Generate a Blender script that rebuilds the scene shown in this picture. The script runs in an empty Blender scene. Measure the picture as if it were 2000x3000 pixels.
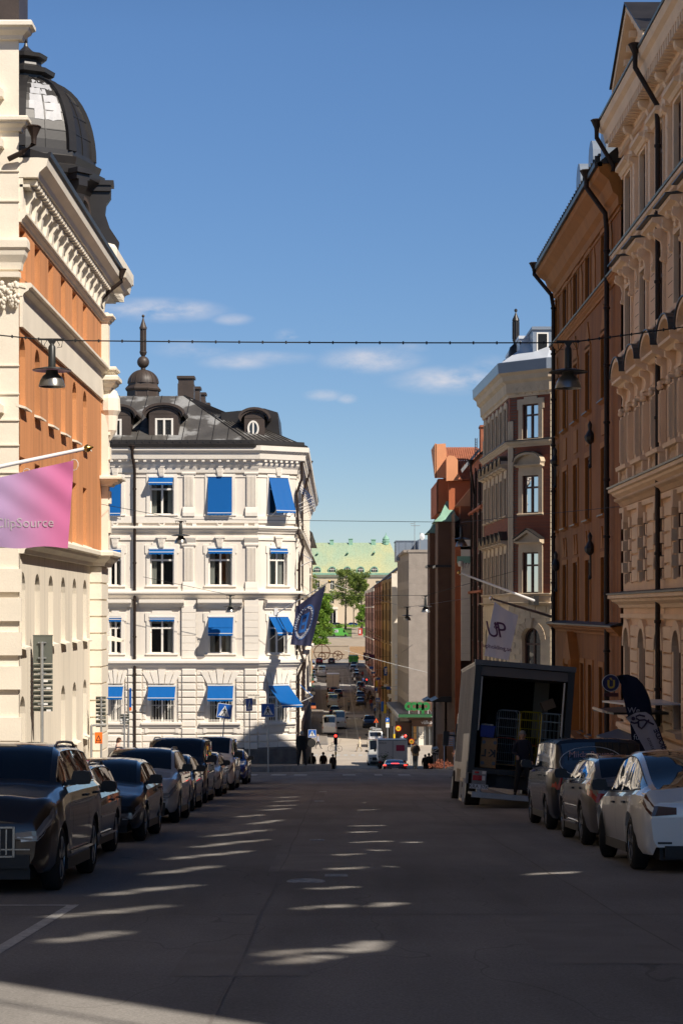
import bpy,math,random,bisect
from mathutils import Vector,Matrix
random.seed(7)
R=math.radians
SC=bpy.context.scene
# ---------------------------------------------------------------- camera, sky, sun, exposure
F=5800.0 # focal length in photograph pixels (2000 x 3000)
cd=bpy.data.cameras.new('camera');cam=bpy.data.objects.new('camera',cd)
SC.collection.objects.link(cam);SC.camera=cam
cd.sensor_fit='VERTICAL';cd.sensor_height=36;cd.sensor_width=24
cd.lens=F/3000*36;cd.shift_y=0.0967;cd.shift_x=0.0047
cd.clip_start=0.5;cd.clip_end=6000
cam.location=(0,0,0);cam.rotation_euler=(R(90),0,0)
SUN=Vector((1.0,-1.1,1.43)).normalized() # towards the sun
ELEV=math.asin(SUN.z);AZ=math.atan2(SUN.x,SUN.y)
sl=bpy.data.lights.new('sun','SUN');so=bpy.data.objects.new('sun',sl)
SC.collection.objects.link(so)
sl.energy=5.0;sl.angle=R(0.5);sl.color=(1.0,0.91,0.79)
so.rotation_euler=SUN.to_track_quat('Z','Y').to_euler();so.location=(60,-60,90)
W=bpy.data.worlds.new('World');SC.world=W;W.use_nodes=True
wn=W.node_tree;wn.nodes.clear()
def wnode(t,**k):
 n=wn.nodes.new(t)
 for a,b in k.items():setattr(n,a,b)
 return n
sky=wnode('ShaderNodeTexSky',sky_type='NISHITA',sun_disc=False)
sky.sun_elevation=ELEV;sky.sun_rotation=AZ;sky.altitude=1500;sky.air_density=1.0
sky.dust_density=0.0;sky.ozone_density=4.0
bg=wnode('ShaderNodeBackground');bg.inputs[1].default_value=0.074
wo=wnode('ShaderNodeOutputWorld')
# fair-weather clouds low over the street: noise masked to a few banks, in sky directions
tc=wnode('ShaderNodeTexCoord')
def cloud_banks():
 nz=wnode('ShaderNodeTexNoise');nz.inputs['Scale'].default_value=34;nz.inputs['Detail'].default_value=7
 nz.inputs['Roughness'].default_value=0.58
 mp=wnode('ShaderNodeMapping');mp.inputs['Scale'].default_value=(1,1,2.6)
 wn.links.new(tc.outputs['Generated'],mp.inputs['Vector']);wn.links.new(mp.outputs[0],nz.inputs['Vector'])
 tot=None
 # (x, y, half width, half height, strength) of each bank in photograph pixels
 for (x,y,hw,hh,s) in [(470,908,185,34,1.05),(560,1025,110,30,.45),(690,1060,120,24,.6),(845,985,42,22,.75),(1090,1055,150,42,.8),
 (1335,1112,190,42,1.0),(950,1158,60,18,.6),(1015,1168,32,15,.6),(760,1048,170,22,.4),(1200,1020,60,16,.35),(680,935,60,18,.5),(1430,1070,60,30,.4)]:
  v=Vector(((x-986)/F,1,(1790-y)/F)).normalized()
  sub=wnode('ShaderNodeVectorMath',operation='SUBTRACT');wn.links.new(tc.outputs['Generated'],sub.inputs[0]);sub.inputs[1].default_value=v
  sc_=wnode('ShaderNodeVectorMath',operation='MULTIPLY');wn.links.new(sub.outputs[0],sc_.inputs[0]);sc_.inputs[1].default_value=(F/hw,3,F/hh)
  ln=wnode('ShaderNodeVectorMath',operation='LENGTH');wn.links.new(sc_.outputs[0],ln.inputs[0])
  mr=wnode('ShaderNodeMapRange');mr.interpolation_type='SMOOTHSTEP';wn.links.new(ln.outputs['Value'],mr.inputs['Value'])
  mr.inputs['From Min'].default_value=0.1;mr.inputs['From Max'].default_value=1.25;mr.inputs['To Min'].default_value=s;mr.inputs['To Max'].default_value=0
  if tot is None:tot=mr.outputs[0]
  else:
   mx=wnode('ShaderNodeMath',operation='MAXIMUM');wn.links.new(tot,mx.inputs[0]);wn.links.new(mr.outputs[0],mx.inputs[1]);tot=mx.outputs[0]
 ad=wnode('ShaderNodeMath',operation='MULTIPLY_ADD');wn.links.new(nz.outputs['Fac'],ad.inputs[0]);ad.inputs[1].default_value=1.9;ad.inputs[2].default_value=-.66
 mu=wnode('ShaderNodeMath',operation='MULTIPLY',use_clamp=True);wn.links.new(tot,mu.inputs[0]);wn.links.new(ad.outputs[0],mu.inputs[1])
 m2=wnode('ShaderNodeMath',operation='MULTIPLY',use_clamp=True);wn.links.new(mu.outputs[0],m2.inputs[0]);m2.inputs[1].default_value=1.6
 return m2.outputs[0]
cm=wnode('ShaderNodeMixRGB');cm.inputs[2].default_value=(8.2,8.0,8.5,1)
hs=wnode('ShaderNodeHueSaturation');hs.inputs['Saturation'].default_value=1.12;hs.inputs['Value'].default_value=1.0
wn.links.new(sky.outputs[0],hs.inputs['Color'])
tn=wnode('ShaderNodeMixRGB',blend_type='MULTIPLY');tn.inputs[0].default_value=1;tn.inputs[2].default_value=(1.02,.98,1.0,1);wn.links.new(hs.outputs[0],tn.inputs[1])
sz=wnode('ShaderNodeSeparateXYZ');wn.links.new(tc.outputs['Generated'],sz.inputs[0]);zr=wnode('ShaderNodeValToRGB');wn.links.new(sz.outputs[2],zr.inputs[0]);cr_=zr.color_ramp # clear deep blue overhead, paler low down
for p_,v_ in ((0,.90),(.1,1.0),(.28,1.25),(.7,.5)):
 e_=cr_.elements.new(p_);e_.color=(v_,v_,v_,1)
cr_.elements.remove(cr_.elements[0]);cr_.elements[-1].color=(.45,.45,.45,1)
vs_=wnode('ShaderNodeVectorMath',operation='SCALE');wn.links.new(tn.outputs[0],vs_.inputs[0]);wn.links.new(zr.outputs[0],vs_.inputs['Scale'])
wn.links.new(cloud_banks(),cm.inputs[0]);wn.links.new(vs_.outputs[0],cm.inputs[1])
wn.links.new(cm.outputs[0],bg.inputs[0]);wn.links.new(bg.outputs[0],wo.inputs[0])
SC.view_settings.view_transform='Standard';SC.view_settings.look='None'
SC.view_settings.exposure=0.3;SC.view_settings.gamma=1.0
SC.cycles.use_denoising=True;SC.cycles.max_bounces=7;SC.cycles.diffuse_bounces=4;SC.cycles.glossy_bounces=4
SC.cycles.transparent_max_bounces=8;SC.cycles.sample_clamp_indirect=6;SC.cycles.caustics_refractive=False
SC.cycles.use_adaptive_sampling=True;SC.cycles.adaptive_threshold=0.02
try:SC.cycles.denoiser='OPENIMAGEDENOISE'
except Exception:pass
# ---------------------------------------------------------------- street profile (eye is z = 0)
HP=[(-60,-1.6),(-20,.35),(0,1.65),(12,2.47),(22.7,3.2),(48,4.9),(73,6.55),(90,7.65),(100,8.28),(110,8.92),(118,9.42),(125,10.08),(132,10.85),(140,11.7),(150,12.65),
(160,13.5),(170,14.2),(180,14.75),(190,15.15),(200,15.5),(226,16.05),(258,16.05),(300,16.2),(358,16.4),(400,15.9),(440,14.9),(483,13.2),
(520,12.2),(560,11.0),(640,8.3),(700,6.2),(760,5.6),(1000,5),(3000,5)]
HX=[p[0] for p in HP]
def G(d):
 i=max(0,min(len(HP)-2,bisect.bisect_right(HX,d)-1))
 (x0,y0),(x1,y1)=HP[i],HP[i+1]
 h=x1-x0;t=(d-x0)/h
 def sl_(j):
  if j<=0 or j>=len(HP)-1:return (y1-y0)/h
  return (HP[j+1][1]-HP[j-1][1])/(HP[j+1][0]-HP[j-1][0])
 m0,m1=sl_(i)*h,sl_(i+1)*h
 if t<0 or t>1:return -(y0+(y1-y0)*t)
 t2,t3=t*t,t*t*t
 return -((2*t3-3*t2+1)*y0+(t3-2*t2+t)*m0+(-2*t3+3*t2)*y1+(t3-t2)*m1)
def X(x,d):return (x-986)*d/F
def Z(y,d):return (1790-y)*d/F
def dfar(y,lo=188.,hi=760.): # distance of a valley-floor point seen at picture row y
 for _ in range(40):
  m=(lo+hi)/2
  if 1790-G(m)*F/m>y:lo=m
  else:hi=m
 return lo
 # ---------------------------------------------------------------- helpers
ORG={}
C=SC.collection
class MB:
 def __init__(s,M=None):s.v=[];s.f=[];s.mi=[];s.M=M;s.k=0
 def p(s,q):
  if s.M is not None:q=s.M @ Vector(q)
  s.v.append((q[0],q[1],q[2]));return len(s.v)-1
 def face(s,pts,k=None):
  s.f.append([s.p(q) for q in pts]);s.mi.append(s.k if k is None else k)
 def idx(s,ids,k=None):s.f.append(list(ids));s.mi.append(s.k if k is None else k)
 def box(s,x0,x1,y0,y1,z0,z1,k=None):
  i=[s.p(q) for q in ((x0,y0,z0),(x1,y0,z0),(x1,y1,z0),(x0,y1,z0),(x0,y0,z1),(x1,y0,z1),(x1,y1,z1),(x0,y1,z1))]
  for q in ((0,3,2,1),(4,5,6,7),(0,1,5,4),(1,2,6,5),(2,3,7,6),(3,0,4,7)):s.idx([i[j] for j in q],k)
 def bbox(s,x0,x1,y0,y1,z0,z1,b,k=None): # box whose four long vertical edges and top are eased
  P=[(x0+b,y0),(x1-b,y0),(x1,y0+b),(x1,y1-b),(x1-b,y1),(x0+b,y1),(x0,y1-b),(x0,y0+b)]
  cx,cy=(x0+x1)/2,(y0+y1)/2
  s.loft([[(x,y,z0) for x,y in P],[(x,y,z1-b) for x,y in P],[(cx+(x-cx)*(1-2*b/max(.01,x1-x0)),cy+(y-cy)*(1-2*b/max(.01,y1-y0)),z1) for x,y in P]],k=k)
 def prism(s,poly,z0,z1,k=None): # plan polygon raised
  s.loft([[(x,y,z0) for x,y in poly],[(x,y,z1) for x,y in poly]],k=k)
 def slab(s,poly,ax,a0,a1,k=None): # polygon in the two other axes, extruded along ax
  def mk(a,p):return {'x':(a,p[0],p[1]),'y':(p[0],a,p[1]),'z':(p[0],p[1],a)}[ax]
  s.loft([[mk(a0,p) for p in poly],[mk(a1,p) for p in poly]],k=k)
 def loft(s,rings,cap=True,closed=True,k=None):
  I=[[s.p(q) for q in r] for r in rings];n=len(I[0])
  for a,b in zip(I[:-1],I[1:]):
   for j in range(n if closed else n-1):s.idx((a[j],a[(j+1) % n],b[(j+1) % n],b[j]),k)
  if cap:s.idx(I[0][::-1],k);s.idx(I[-1],k)
 def tube(s,path,r,n=6,k=None,r2=None):
  path=[Vector(p) for p in path];rings=[]
  for i,p in enumerate(path):
   t=(path[min(i+1,len(path)-1)]-path[max(i-1,0)]).normalized()
   a=t.cross(Vector((0,0,1)) if abs(t.z)<.9 else Vector((1,0,0))).normalized();b=t.cross(a)
   rr=r if r2 is None else r+(r2-r)*i/(len(path)-1)
   rings.append([tuple(p+a*math.cos(2*math.pi*j/n)*rr+b*math.sin(2*math.pi*j/n)*rr) for j in range(n)])
  s.loft(rings,k=k)
 def lathe(s,c,prof,n=16,k=None,rot=0.): # prof: (radius, z) about a vertical axis
  s.loft([[(c[0]+r*math.cos(2*math.pi*j/n+rot),c[1]+r*math.sin(2*math.pi*j/n+rot),c[2]+z) for j in range(n)] for r,z in prof],k=k)
 def ball(s,c,rx,ry,rz,n=10,m=6,k=None):
  s.loft([[(c[0]+rx*math.sin(math.pi*(i+.02)/(m+.04))*math.cos(2*math.pi*j/n),c[1]+ry*math.sin(math.pi*(i+.02)/(m+.04))*math.sin(2*math.pi*j/n),c[2]-rz*math.cos(math.pi*(i+.02)/(m+.04))) for j in range(n)] for i in range(m+1)],k=k)
 def grid(s,fn,nu,nv,k=None):
  I=[[s.p(fn(i/nu,j/nv)) for j in range(nv+1)] for i in range(nu+1)]
  for i in range(nu):
   for j in range(nv):s.idx((I[i][j],I[i+1][j],I[i+1][j+1],I[i][j+1]),k)
 def mesh(s,name,mats,off=(0,0,0),smooth=None):
  me=bpy.data.meshes.new(name)
  me.from_pydata([(a-off[0],b-off[1],c-off[2]) for a,b,c in s.v],[],s.f)
  if not isinstance(mats,(list,tuple)):mats=[mats]
  for m in mats:me.materials.append(m)
  if len(mats)>1:me.polygons.foreach_set('material_index',s.mi)
  if smooth is not None:
   me.polygons.foreach_set('use_smooth',[True]*len(me.polygons));me.set_sharp_from_angle(angle=R(smooth))
  me.update();return me
 def cut(s,name,mats,parent=None,smooth=None): # hand over what is drawn so far as one object and start the next
  M=s.M;s.M=None
  if s.f:s.build(name,mats,parent,smooth)
  s.v=[];s.f=[];s.mi=[];s.M=M
 def build(s,name,mats,parent=None,smooth=None):
  off=ORG.get(parent.name,(0,0,0)) if parent else (0,0,0)
  return link(name,s.mesh(name,mats,off,smooth),parent)
def link(name,me,parent=None):
 o=bpy.data.objects.new(name,me);C.objects.link(o)
 if parent:o.parent=parent;ORG[o.name]=ORG.get(parent.name,(0,0,0))
 return o
def tag(o,label=None,cat=None,group=None,kind=None):
 if label:o['label']=label
 if cat:o['category']=cat
 if group:o['group']=group
 if kind:o['kind']=kind
 return o
def thing(name,label,cat,loc=(0,0,0),group=None,world=True,rz=0):
 o=bpy.data.objects.new(name,None);C.objects.link(o);o.location=loc;o.rotation_euler.z=rz
 o.empty_display_size=.3
 ORG[o.name]=tuple(loc) if world else (0,0,0)
 return tag(o,label,cat,group)
def kids(o):return [c for c in o.children]
def copy_tree(o,parent=None):
 c=o.copy();C.objects.link(c);c.parent=parent
 ORG[c.name]=(0,0,0)
 for ch in kids(o):copy_tree(ch,c)
 return c
FONTCACHE={}
def text(name,s,size,mat,parent,M,depth=.006,align='CENTER',shear=0,bold=0,sx=1):
 cu=bpy.data.curves.new(name,'FONT');cu.body=s;cu.size=size;cu.extrude=depth;cu.align_x=align;cu.shear=shear;cu.offset=bold
 cu.resolution_u=3
 t=bpy.data.objects.new(name,cu);me=bpy.data.meshes.new_from_object(t);bpy.data.objects.remove(t);bpy.data.curves.remove(cu)
 off=Vector(ORG.get(parent.name,(0,0,0))) if parent else Vector((0,0,0))
 if sx!=1:me.transform(Matrix.Diagonal((sx,1,1,1)))
 me.transform(M);me.transform(Matrix.Translation(-off));me.materials.clear();me.materials.append(mat)
 return link(name,me,parent)
def TM(o,right=(1,0,0),up=(0,0,1)): # text plane: right, up; faces right x up
 r=Vector(right);u=Vector(up);n=r.cross(u).normalized()
 M=Matrix.Identity(4)
 for i in range(3):M[i][0]=r[i];M[i][1]=u[i];M[i][2]=n[i];M[i][3]=o[i]
 return M
 # ---------------------------------------------------------------- materials
def nm(name):
 m=bpy.data.materials.new(name);m.use_nodes=True;nt=m.node_tree;b=nt.nodes['Principled BSDF']
 return m,nt,b
def simple(name,col,rough=.6,metal=0.,spec=.5,coat=0.,emit=None,es=1.):
 m,nt,b=nm(name);b.inputs['Base Color'].default_value=(*col,1);b.inputs['Roughness'].default_value=rough
 b.inputs['Metallic'].default_value=metal;b.inputs['Specular IOR Level'].default_value=spec;b.inputs['Coat Weight'].default_value=coat
 b.inputs['Coat Roughness'].default_value=.03
 if emit:b.inputs['Emission Color'].default_value=(*emit,1);b.inputs['Emission Strength'].default_value=es
 return m
def N(nt,t,**k):
 n=nt.nodes.new(t)
 for a,v in k.items():
  if a in n.inputs:n.inputs[a].default_value=v
  else:setattr(n,a,v)
 return n
def rough_mat(name,col,var=.18,scale=1.2,fine=22.,rough=.85,bump=.25,streak=.0,col2=None,thr=.55,metal=0,wid=.1,dist=.02):
 """plaster / stone / metal: large soft tone changes, fine grain, bump; optional second colour in worn patches"""
 m,nt,b=nm(name);L=nt.links.new
 t=N(nt,'ShaderNodeTexCoord');big=N(nt,'ShaderNodeTexNoise');big.inputs['Scale'].default_value=scale;big.inputs['Detail'].default_value=6
 mp=N(nt,'ShaderNodeMapping');mp.inputs['Scale'].default_value=(1,1,.3 if streak else 1)
 L(t.outputs['Object'],mp.inputs['Vector']);L(mp.outputs[0],big.inputs['Vector'])
 sm=N(nt,'ShaderNodeTexNoise');sm.inputs['Scale'].default_value=fine;sm.inputs['Detail'].default_value=5;L(t.outputs['Object'],sm.inputs['Vector'])
 mr=N(nt,'ShaderNodeMapRange');L(big.outputs['Fac'],mr.inputs['Value']);mr.inputs['From Min'].default_value=.3;mr.inputs['From Max'].default_value=.7
 mr.inputs['To Min'].default_value=1-var;mr.inputs['To Max'].default_value=1+var*.5
 mr2=N(nt,'ShaderNodeMapRange');L(sm.outputs['Fac'],mr2.inputs['Value']);mr2.inputs['From Min'].default_value=.3;mr2.inputs['From Max'].default_value=.7
 mr2.inputs['To Min'].default_value=1-var*.5;mr2.inputs['To Max'].default_value=1+var*.3
 mu=N(nt,'ShaderNodeMath',operation='MULTIPLY');L(mr.outputs[0],mu.inputs[0]);L(mr2.outputs[0],mu.inputs[1])
 vm=N(nt,'ShaderNodeVectorMath',operation='SCALE');L(mu.outputs[0],vm.inputs['Scale'])
 if streak: # rain streaks and soot running down the wall
  m3=N(nt,'ShaderNodeMapping');m3.inputs['Scale'].default_value=(2.4,2.4,.14);L(t.outputs['Object'],m3.inputs['Vector'])
  n3=N(nt,'ShaderNodeTexNoise');n3.inputs['Scale'].default_value=1;n3.inputs['Detail'].default_value=5;L(m3.outputs[0],n3.inputs['Vector'])
  r3=N(nt,'ShaderNodeMapRange');L(n3.outputs['Fac'],r3.inputs['Value']);r3.inputs['From Min'].default_value=.32;r3.inputs['From Max'].default_value=.52;r3.inputs['To Min'].default_value=1-var*1.3;r3.inputs['To Max'].default_value=1
  mm=N(nt,'ShaderNodeMath',operation='MULTIPLY');L(mu.outputs[0],mm.inputs[0]);L(r3.outputs[0],mm.inputs[1]);L(mm.outputs[0],vm.inputs['Scale'])
 if col2:
  cr=N(nt,'ShaderNodeMapRange');cr.inputs['From Min'].default_value=thr;cr.inputs['From Max'].default_value=thr+wid;L(big.outputs['Fac'],cr.inputs['Value'])
  mx=N(nt,'ShaderNodeMixRGB');mx.inputs[1].default_value=(*col,1);mx.inputs[2].default_value=(*col2,1);L(cr.outputs[0],mx.inputs[0]);L(mx.outputs[0],vm.inputs[0])
 else:vm.inputs[0].default_value=col
 L(vm.outputs[0],b.inputs['Base Color'])
 b.inputs['Roughness'].default_value=rough;b.inputs['Metallic'].default_value=metal
 bp=N(nt,'ShaderNodeBump');bp.inputs['Strength'].default_value=bump;bp.inputs['Distance'].default_value=dist;L(sm.outputs['Fac'],bp.inputs['Height']);L(bp.outputs[0],b.inputs['Normal'])
 return m
M_={}
M_['cream']=rough_mat('cream_plaster',(.82,.74,.61),var=.10,scale=.5,streak=1)
M_['creamtrim']=rough_mat('cream_stone_trim',(.82,.75,.63),var=.08,scale=.8)
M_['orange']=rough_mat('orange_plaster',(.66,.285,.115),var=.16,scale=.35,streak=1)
M_['white']=rough_mat('white_plaster',(.78,.715,.63),var=.07,scale=.5,streak=1)
M_['whitetrim']=rough_mat('white_trim',(.80,.74,.655),var=.06,scale=1.0)
M_['whiterough']=rough_mat('rough_white_block',(.80,.73,.64),var=.13,scale=1.2,fine=9,bump=.9,dist=.06)
M_['plinth']=rough_mat('dark_granite_plinth',(.16,.145,.13),var=.3,scale=2)
M_['rcream']=rough_mat('warm_cream_plaster',(.86,.61,.40),var=.12,scale=.6)
M_['rcreamtrim']=rough_mat('warm_cream_trim',(.88,.66,.45),var=.10,scale=1)
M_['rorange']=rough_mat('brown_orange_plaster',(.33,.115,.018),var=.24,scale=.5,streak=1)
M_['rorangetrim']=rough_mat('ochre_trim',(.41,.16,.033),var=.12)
M_['roof']=rough_mat('black_sheet_roof',(.105,.098,.09),var=.35,scale=.55,fine=9,rough=.42,bump=.1,col2=(.28,.28,.275),thr=.53,wid=.06)
M_['roofdark']=rough_mat('dark_sheet_metal',(.028,.025,.024),var=.3,scale=1,rough=.42,bump=.1)
M_['roofbrown']=rough_mat('brown_painted_metal',(.065,.047,.038),var=.25,scale=1,rough=.5,bump=.1)
M_['copper']=rough_mat('green_copper',(.37,.46,.31),var=.18,scale=.06,fine=1.5,rough=.6,bump=.1,streak=1,col2=(.45,.44,.24),thr=.5,wid=.15)
M_['coppertrim']=rough_mat('green_copper_trim',(.25,.45,.34),var=.2,scale=1)
M_['tile']=rough_mat('red_clay_tiles',(.36,.12,.06),var=.25,scale=2)
M_['zinc']=rough_mat('bright_zinc',(.62,.66,.72),var=.08,scale=.6,rough=.35,bump=.05)
M_['zincdark']=rough_mat('zinc_panel',(.21,.25,.31),var=.08,scale=.6,rough=.35,bump=.05)
M_['grey']=rough_mat('grey_aggregate_panel',(.31,.265,.225),var=.14,scale=1,fine=6)
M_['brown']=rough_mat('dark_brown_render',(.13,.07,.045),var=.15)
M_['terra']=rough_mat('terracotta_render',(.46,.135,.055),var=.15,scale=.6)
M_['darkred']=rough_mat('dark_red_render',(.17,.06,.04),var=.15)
M_['yellow']=rough_mat('ochre_yellow_render',(.48,.34,.16),var=.12)
M_['pinkwall']=rough_mat('dull_pink_render',(.42,.22,.17),var=.12)
M_['pipe']=simple('dark_downpipe',(.03,.019,.015),.6,spec=.25)
M_['iron']=simple('black_iron',(.02,.02,.02),.5)
M_['winframe']=simple('window_frame_white',(.80,.76,.69),.5)
M_['winbrown']=simple('window_frame_brown',(.10,.05,.035),.45)
M_['dark']=simple('dark_interior',(.018,.017,.016),.9)
M_['curtain']=simple('curtain_cloth',(.55,.52,.47),.9)
M_['steel']=rough_mat('galvanised_steel',(.42,.43,.43),var=.15,scale=3,rough=.45,metal=.6,bump=.03)
M_['darkchrome']=simple('dark_chrome',(.30,.29,.28),.2,1.)
M_['chrome']=simple('chrome',(.75,.75,.75),.12,1.)
M_['black']=simple('black_plastic',(.018,.018,.018),.45)
M_['rubber']=simple('tyre_rubber',(.016,.016,.016),.8)
M_['whitepaint']=simple('white_paint',(.75,.75,.74),.4)
M_['blue']=simple('sign_blue',(.01,.10,.42),.35)
M_['redsig']=simple('red_plastic',(.45,.012,.01),.25,coat=.5)
M_['yel']=simple('yellow_paint',(.75,.52,.03),.4)
M_['orangesign']=simple('orange_sign',(.85,.17,.015),.5)
M_['wood']=rough_mat('plywood',(.42,.25,.12),var=.2,scale=4)
M_['signg']=simple('sign_dark_green',(.02,.08,.05),.5)
M_['gold']=simple('brass',(.55,.36,.10),.25,1.)
def glassmat(name,tint=(.02,.022,.025),rough=.02,noise=.0):
 m,nt,b=nm(name);b.inputs['Base Color'].default_value=(*tint,1);b.inputs['Roughness'].default_value=rough
 b.inputs['Specular IOR Level'].default_value=.7;b.inputs['Coat Weight'].default_value=.3;b.inputs['Coat Roughness'].default_value=.02
 t=N(nt,'ShaderNodeTexCoord');n=N(nt,'ShaderNodeTexNoise');n.inputs['Scale'].default_value=1.6;nt.links.new(t.outputs['Object'],n.inputs['Vector'])
 bp=N(nt,'ShaderNodeBump');bp.inputs['Strength'].default_value=.06+noise;bp.inputs['Distance'].default_value=.03
 nt.links.new(n.outputs['Fac'],bp.inputs['Height']);nt.links.new(bp.outputs[0],b.inputs['Normal']);return m
M_['glass']=glassmat('window_glass')
M_['dullglass']=simple('dull_dark_glass',(.012,.011,.010),.35,spec=.12)
M_['carglass']=glassmat('car_glass',(.006,.008,.011),.01)
def seethrough(name):
 m,nt,b=nm(name);nt.nodes.remove(b);out=nt.nodes['Material Output']
 tr=N(nt,'ShaderNodeBsdfTransparent');tr.inputs[0].default_value=(.62,.66,.66,1)
 gl=N(nt,'ShaderNodeBsdfGlossy');gl.inputs['Roughness'].default_value=.02
 lw=N(nt,'ShaderNodeFresnel');lw.inputs['IOR'].default_value=1.55
 mx=N(nt,'ShaderNodeMixShader');nt.links.new(lw.outputs[0],mx.inputs[0]);nt.links.new(tr.outputs[0],mx.inputs[1]);nt.links.new(gl.outputs[0],mx.inputs[2])
 nt.links.new(mx.outputs[0],out.inputs[0]);return m
M_['pane']=seethrough('window_pane')
def cloth(name,col,col2=None,axis=0,a=0.,b_=1.,trans=.35,rough=.8,noise=.0):
 m,nt,b=nm(name);L=nt.links.new;b.inputs['Roughness'].default_value=rough;b.inputs['Specular IOR Level'].default_value=.25
 tr=N(nt,'ShaderNodeBsdfTranslucent');mx=N(nt,'ShaderNodeMixShader');mx.inputs[0].default_value=trans
 if col2:
  t=N(nt,'ShaderNodeTexCoord');sp=N(nt,'ShaderNodeSeparateXYZ');L(t.outputs['Object'],sp.inputs[0])
  mr=N(nt,'ShaderNodeMapRange');mr.interpolation_type='SMOOTHSTEP';L(sp.outputs[axis],mr.inputs['Value']);mr.inputs['From Min'].default_value=a;mr.inputs['From Max'].default_value=b_
  c=N(nt,'ShaderNodeMixRGB');c.inputs[1].default_value=(*col,1);c.inputs[2].default_value=(*col2,1);L(mr.outputs[0],c.inputs[0])
  L(c.outputs[0],b.inputs['Base Color']);L(c.outputs[0],tr.inputs[0])
 else:b.inputs['Base Color'].default_value=(*col,1);tr.inputs[0].default_value=(*col,1)
 L(b.outputs[0],mx.inputs[1]);L(tr.outputs[0],mx.inputs[2]);L(mx.outputs[0],nt.nodes['Material Output'].inputs[0]);return m
M_['awning']=cloth('blue_awning_cloth',(.002,.12,.42),trans=.25,rough=.6)
def brickmat(name,c1,c2,mort,sc=1.):
 m,nt,b=nm(name);L=nt.links.new
 t=N(nt,'ShaderNodeTexCoord');sp=N(nt,'ShaderNodeSeparateXYZ');L(t.outputs['Object'],sp.inputs[0])
 ad=N(nt,'ShaderNodeMath',operation='ADD');L(sp.outputs[0],ad.inputs[0]);L(sp.outputs[1],ad.inputs[1])
 cb=N(nt,'ShaderNodeCombineXYZ');L(ad.outputs[0],cb.inputs[0]);L(sp.outputs[2],cb.inputs[1])
 br=N(nt,'ShaderNodeTexBrick');L(cb.outputs[0],br.inputs['Vector']);br.inputs['Color1'].default_value=(*c1,1);br.inputs['Color2'].default_value=(*c2,1)
 br.inputs['Mortar'].default_value=(*mort,1);br.inputs['Scale'].default_value=sc;br.inputs['Brick Width'].default_value=.26;br.inputs['Row Height'].default_value=.08;br.inputs['Mortar Size'].default_value=.008
 L(br.outputs['Color'],b.inputs['Base Color']);b.inputs['Roughness'].default_value=.85
 bp=N(nt,'ShaderNodeBump');bp.inputs['Strength'].default_value=.4;bp.inputs['Distance'].default_value=.01;L(br.outputs['Fac'],bp.inputs['Height']);bp.invert=True;L(bp.outputs[0],b.inputs['Normal']);return m
M_['brick']=brickmat('red_brick',(.28,.07,.03),(.20,.052,.026),(.14,.09,.07))
def paintmat():
 m,nt,b=nm('car_paint');L=nt.links.new
 o=N(nt,'ShaderNodeObjectInfo');t=N(nt,'ShaderNodeTexCoord');n=N(nt,'ShaderNodeTexNoise');n.inputs['Scale'].default_value=300
 L(t.outputs['Object'],n.inputs['Vector']);mr=N(nt,'ShaderNodeMapRange');L(n.outputs['Fac'],mr.inputs['Value']);mr.inputs['To Min'].default_value=.85;mr.inputs['To Max'].default_value=1.1
 vm=N(nt,'ShaderNodeVectorMath',operation='SCALE');L(o.outputs['Color'],vm.inputs[0]);L(mr.outputs[0],vm.inputs['Scale'])
 L(vm.outputs[0],b.inputs['Base Color']);b.inputs['Roughness'].default_value=.32;b.inputs['Metallic'].default_value=.25
 b.inputs['Coat Weight'].default_value=1.;b.inputs['Coat Roughness'].default_value=.02
 return m
M_['paint']=paintmat()
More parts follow.
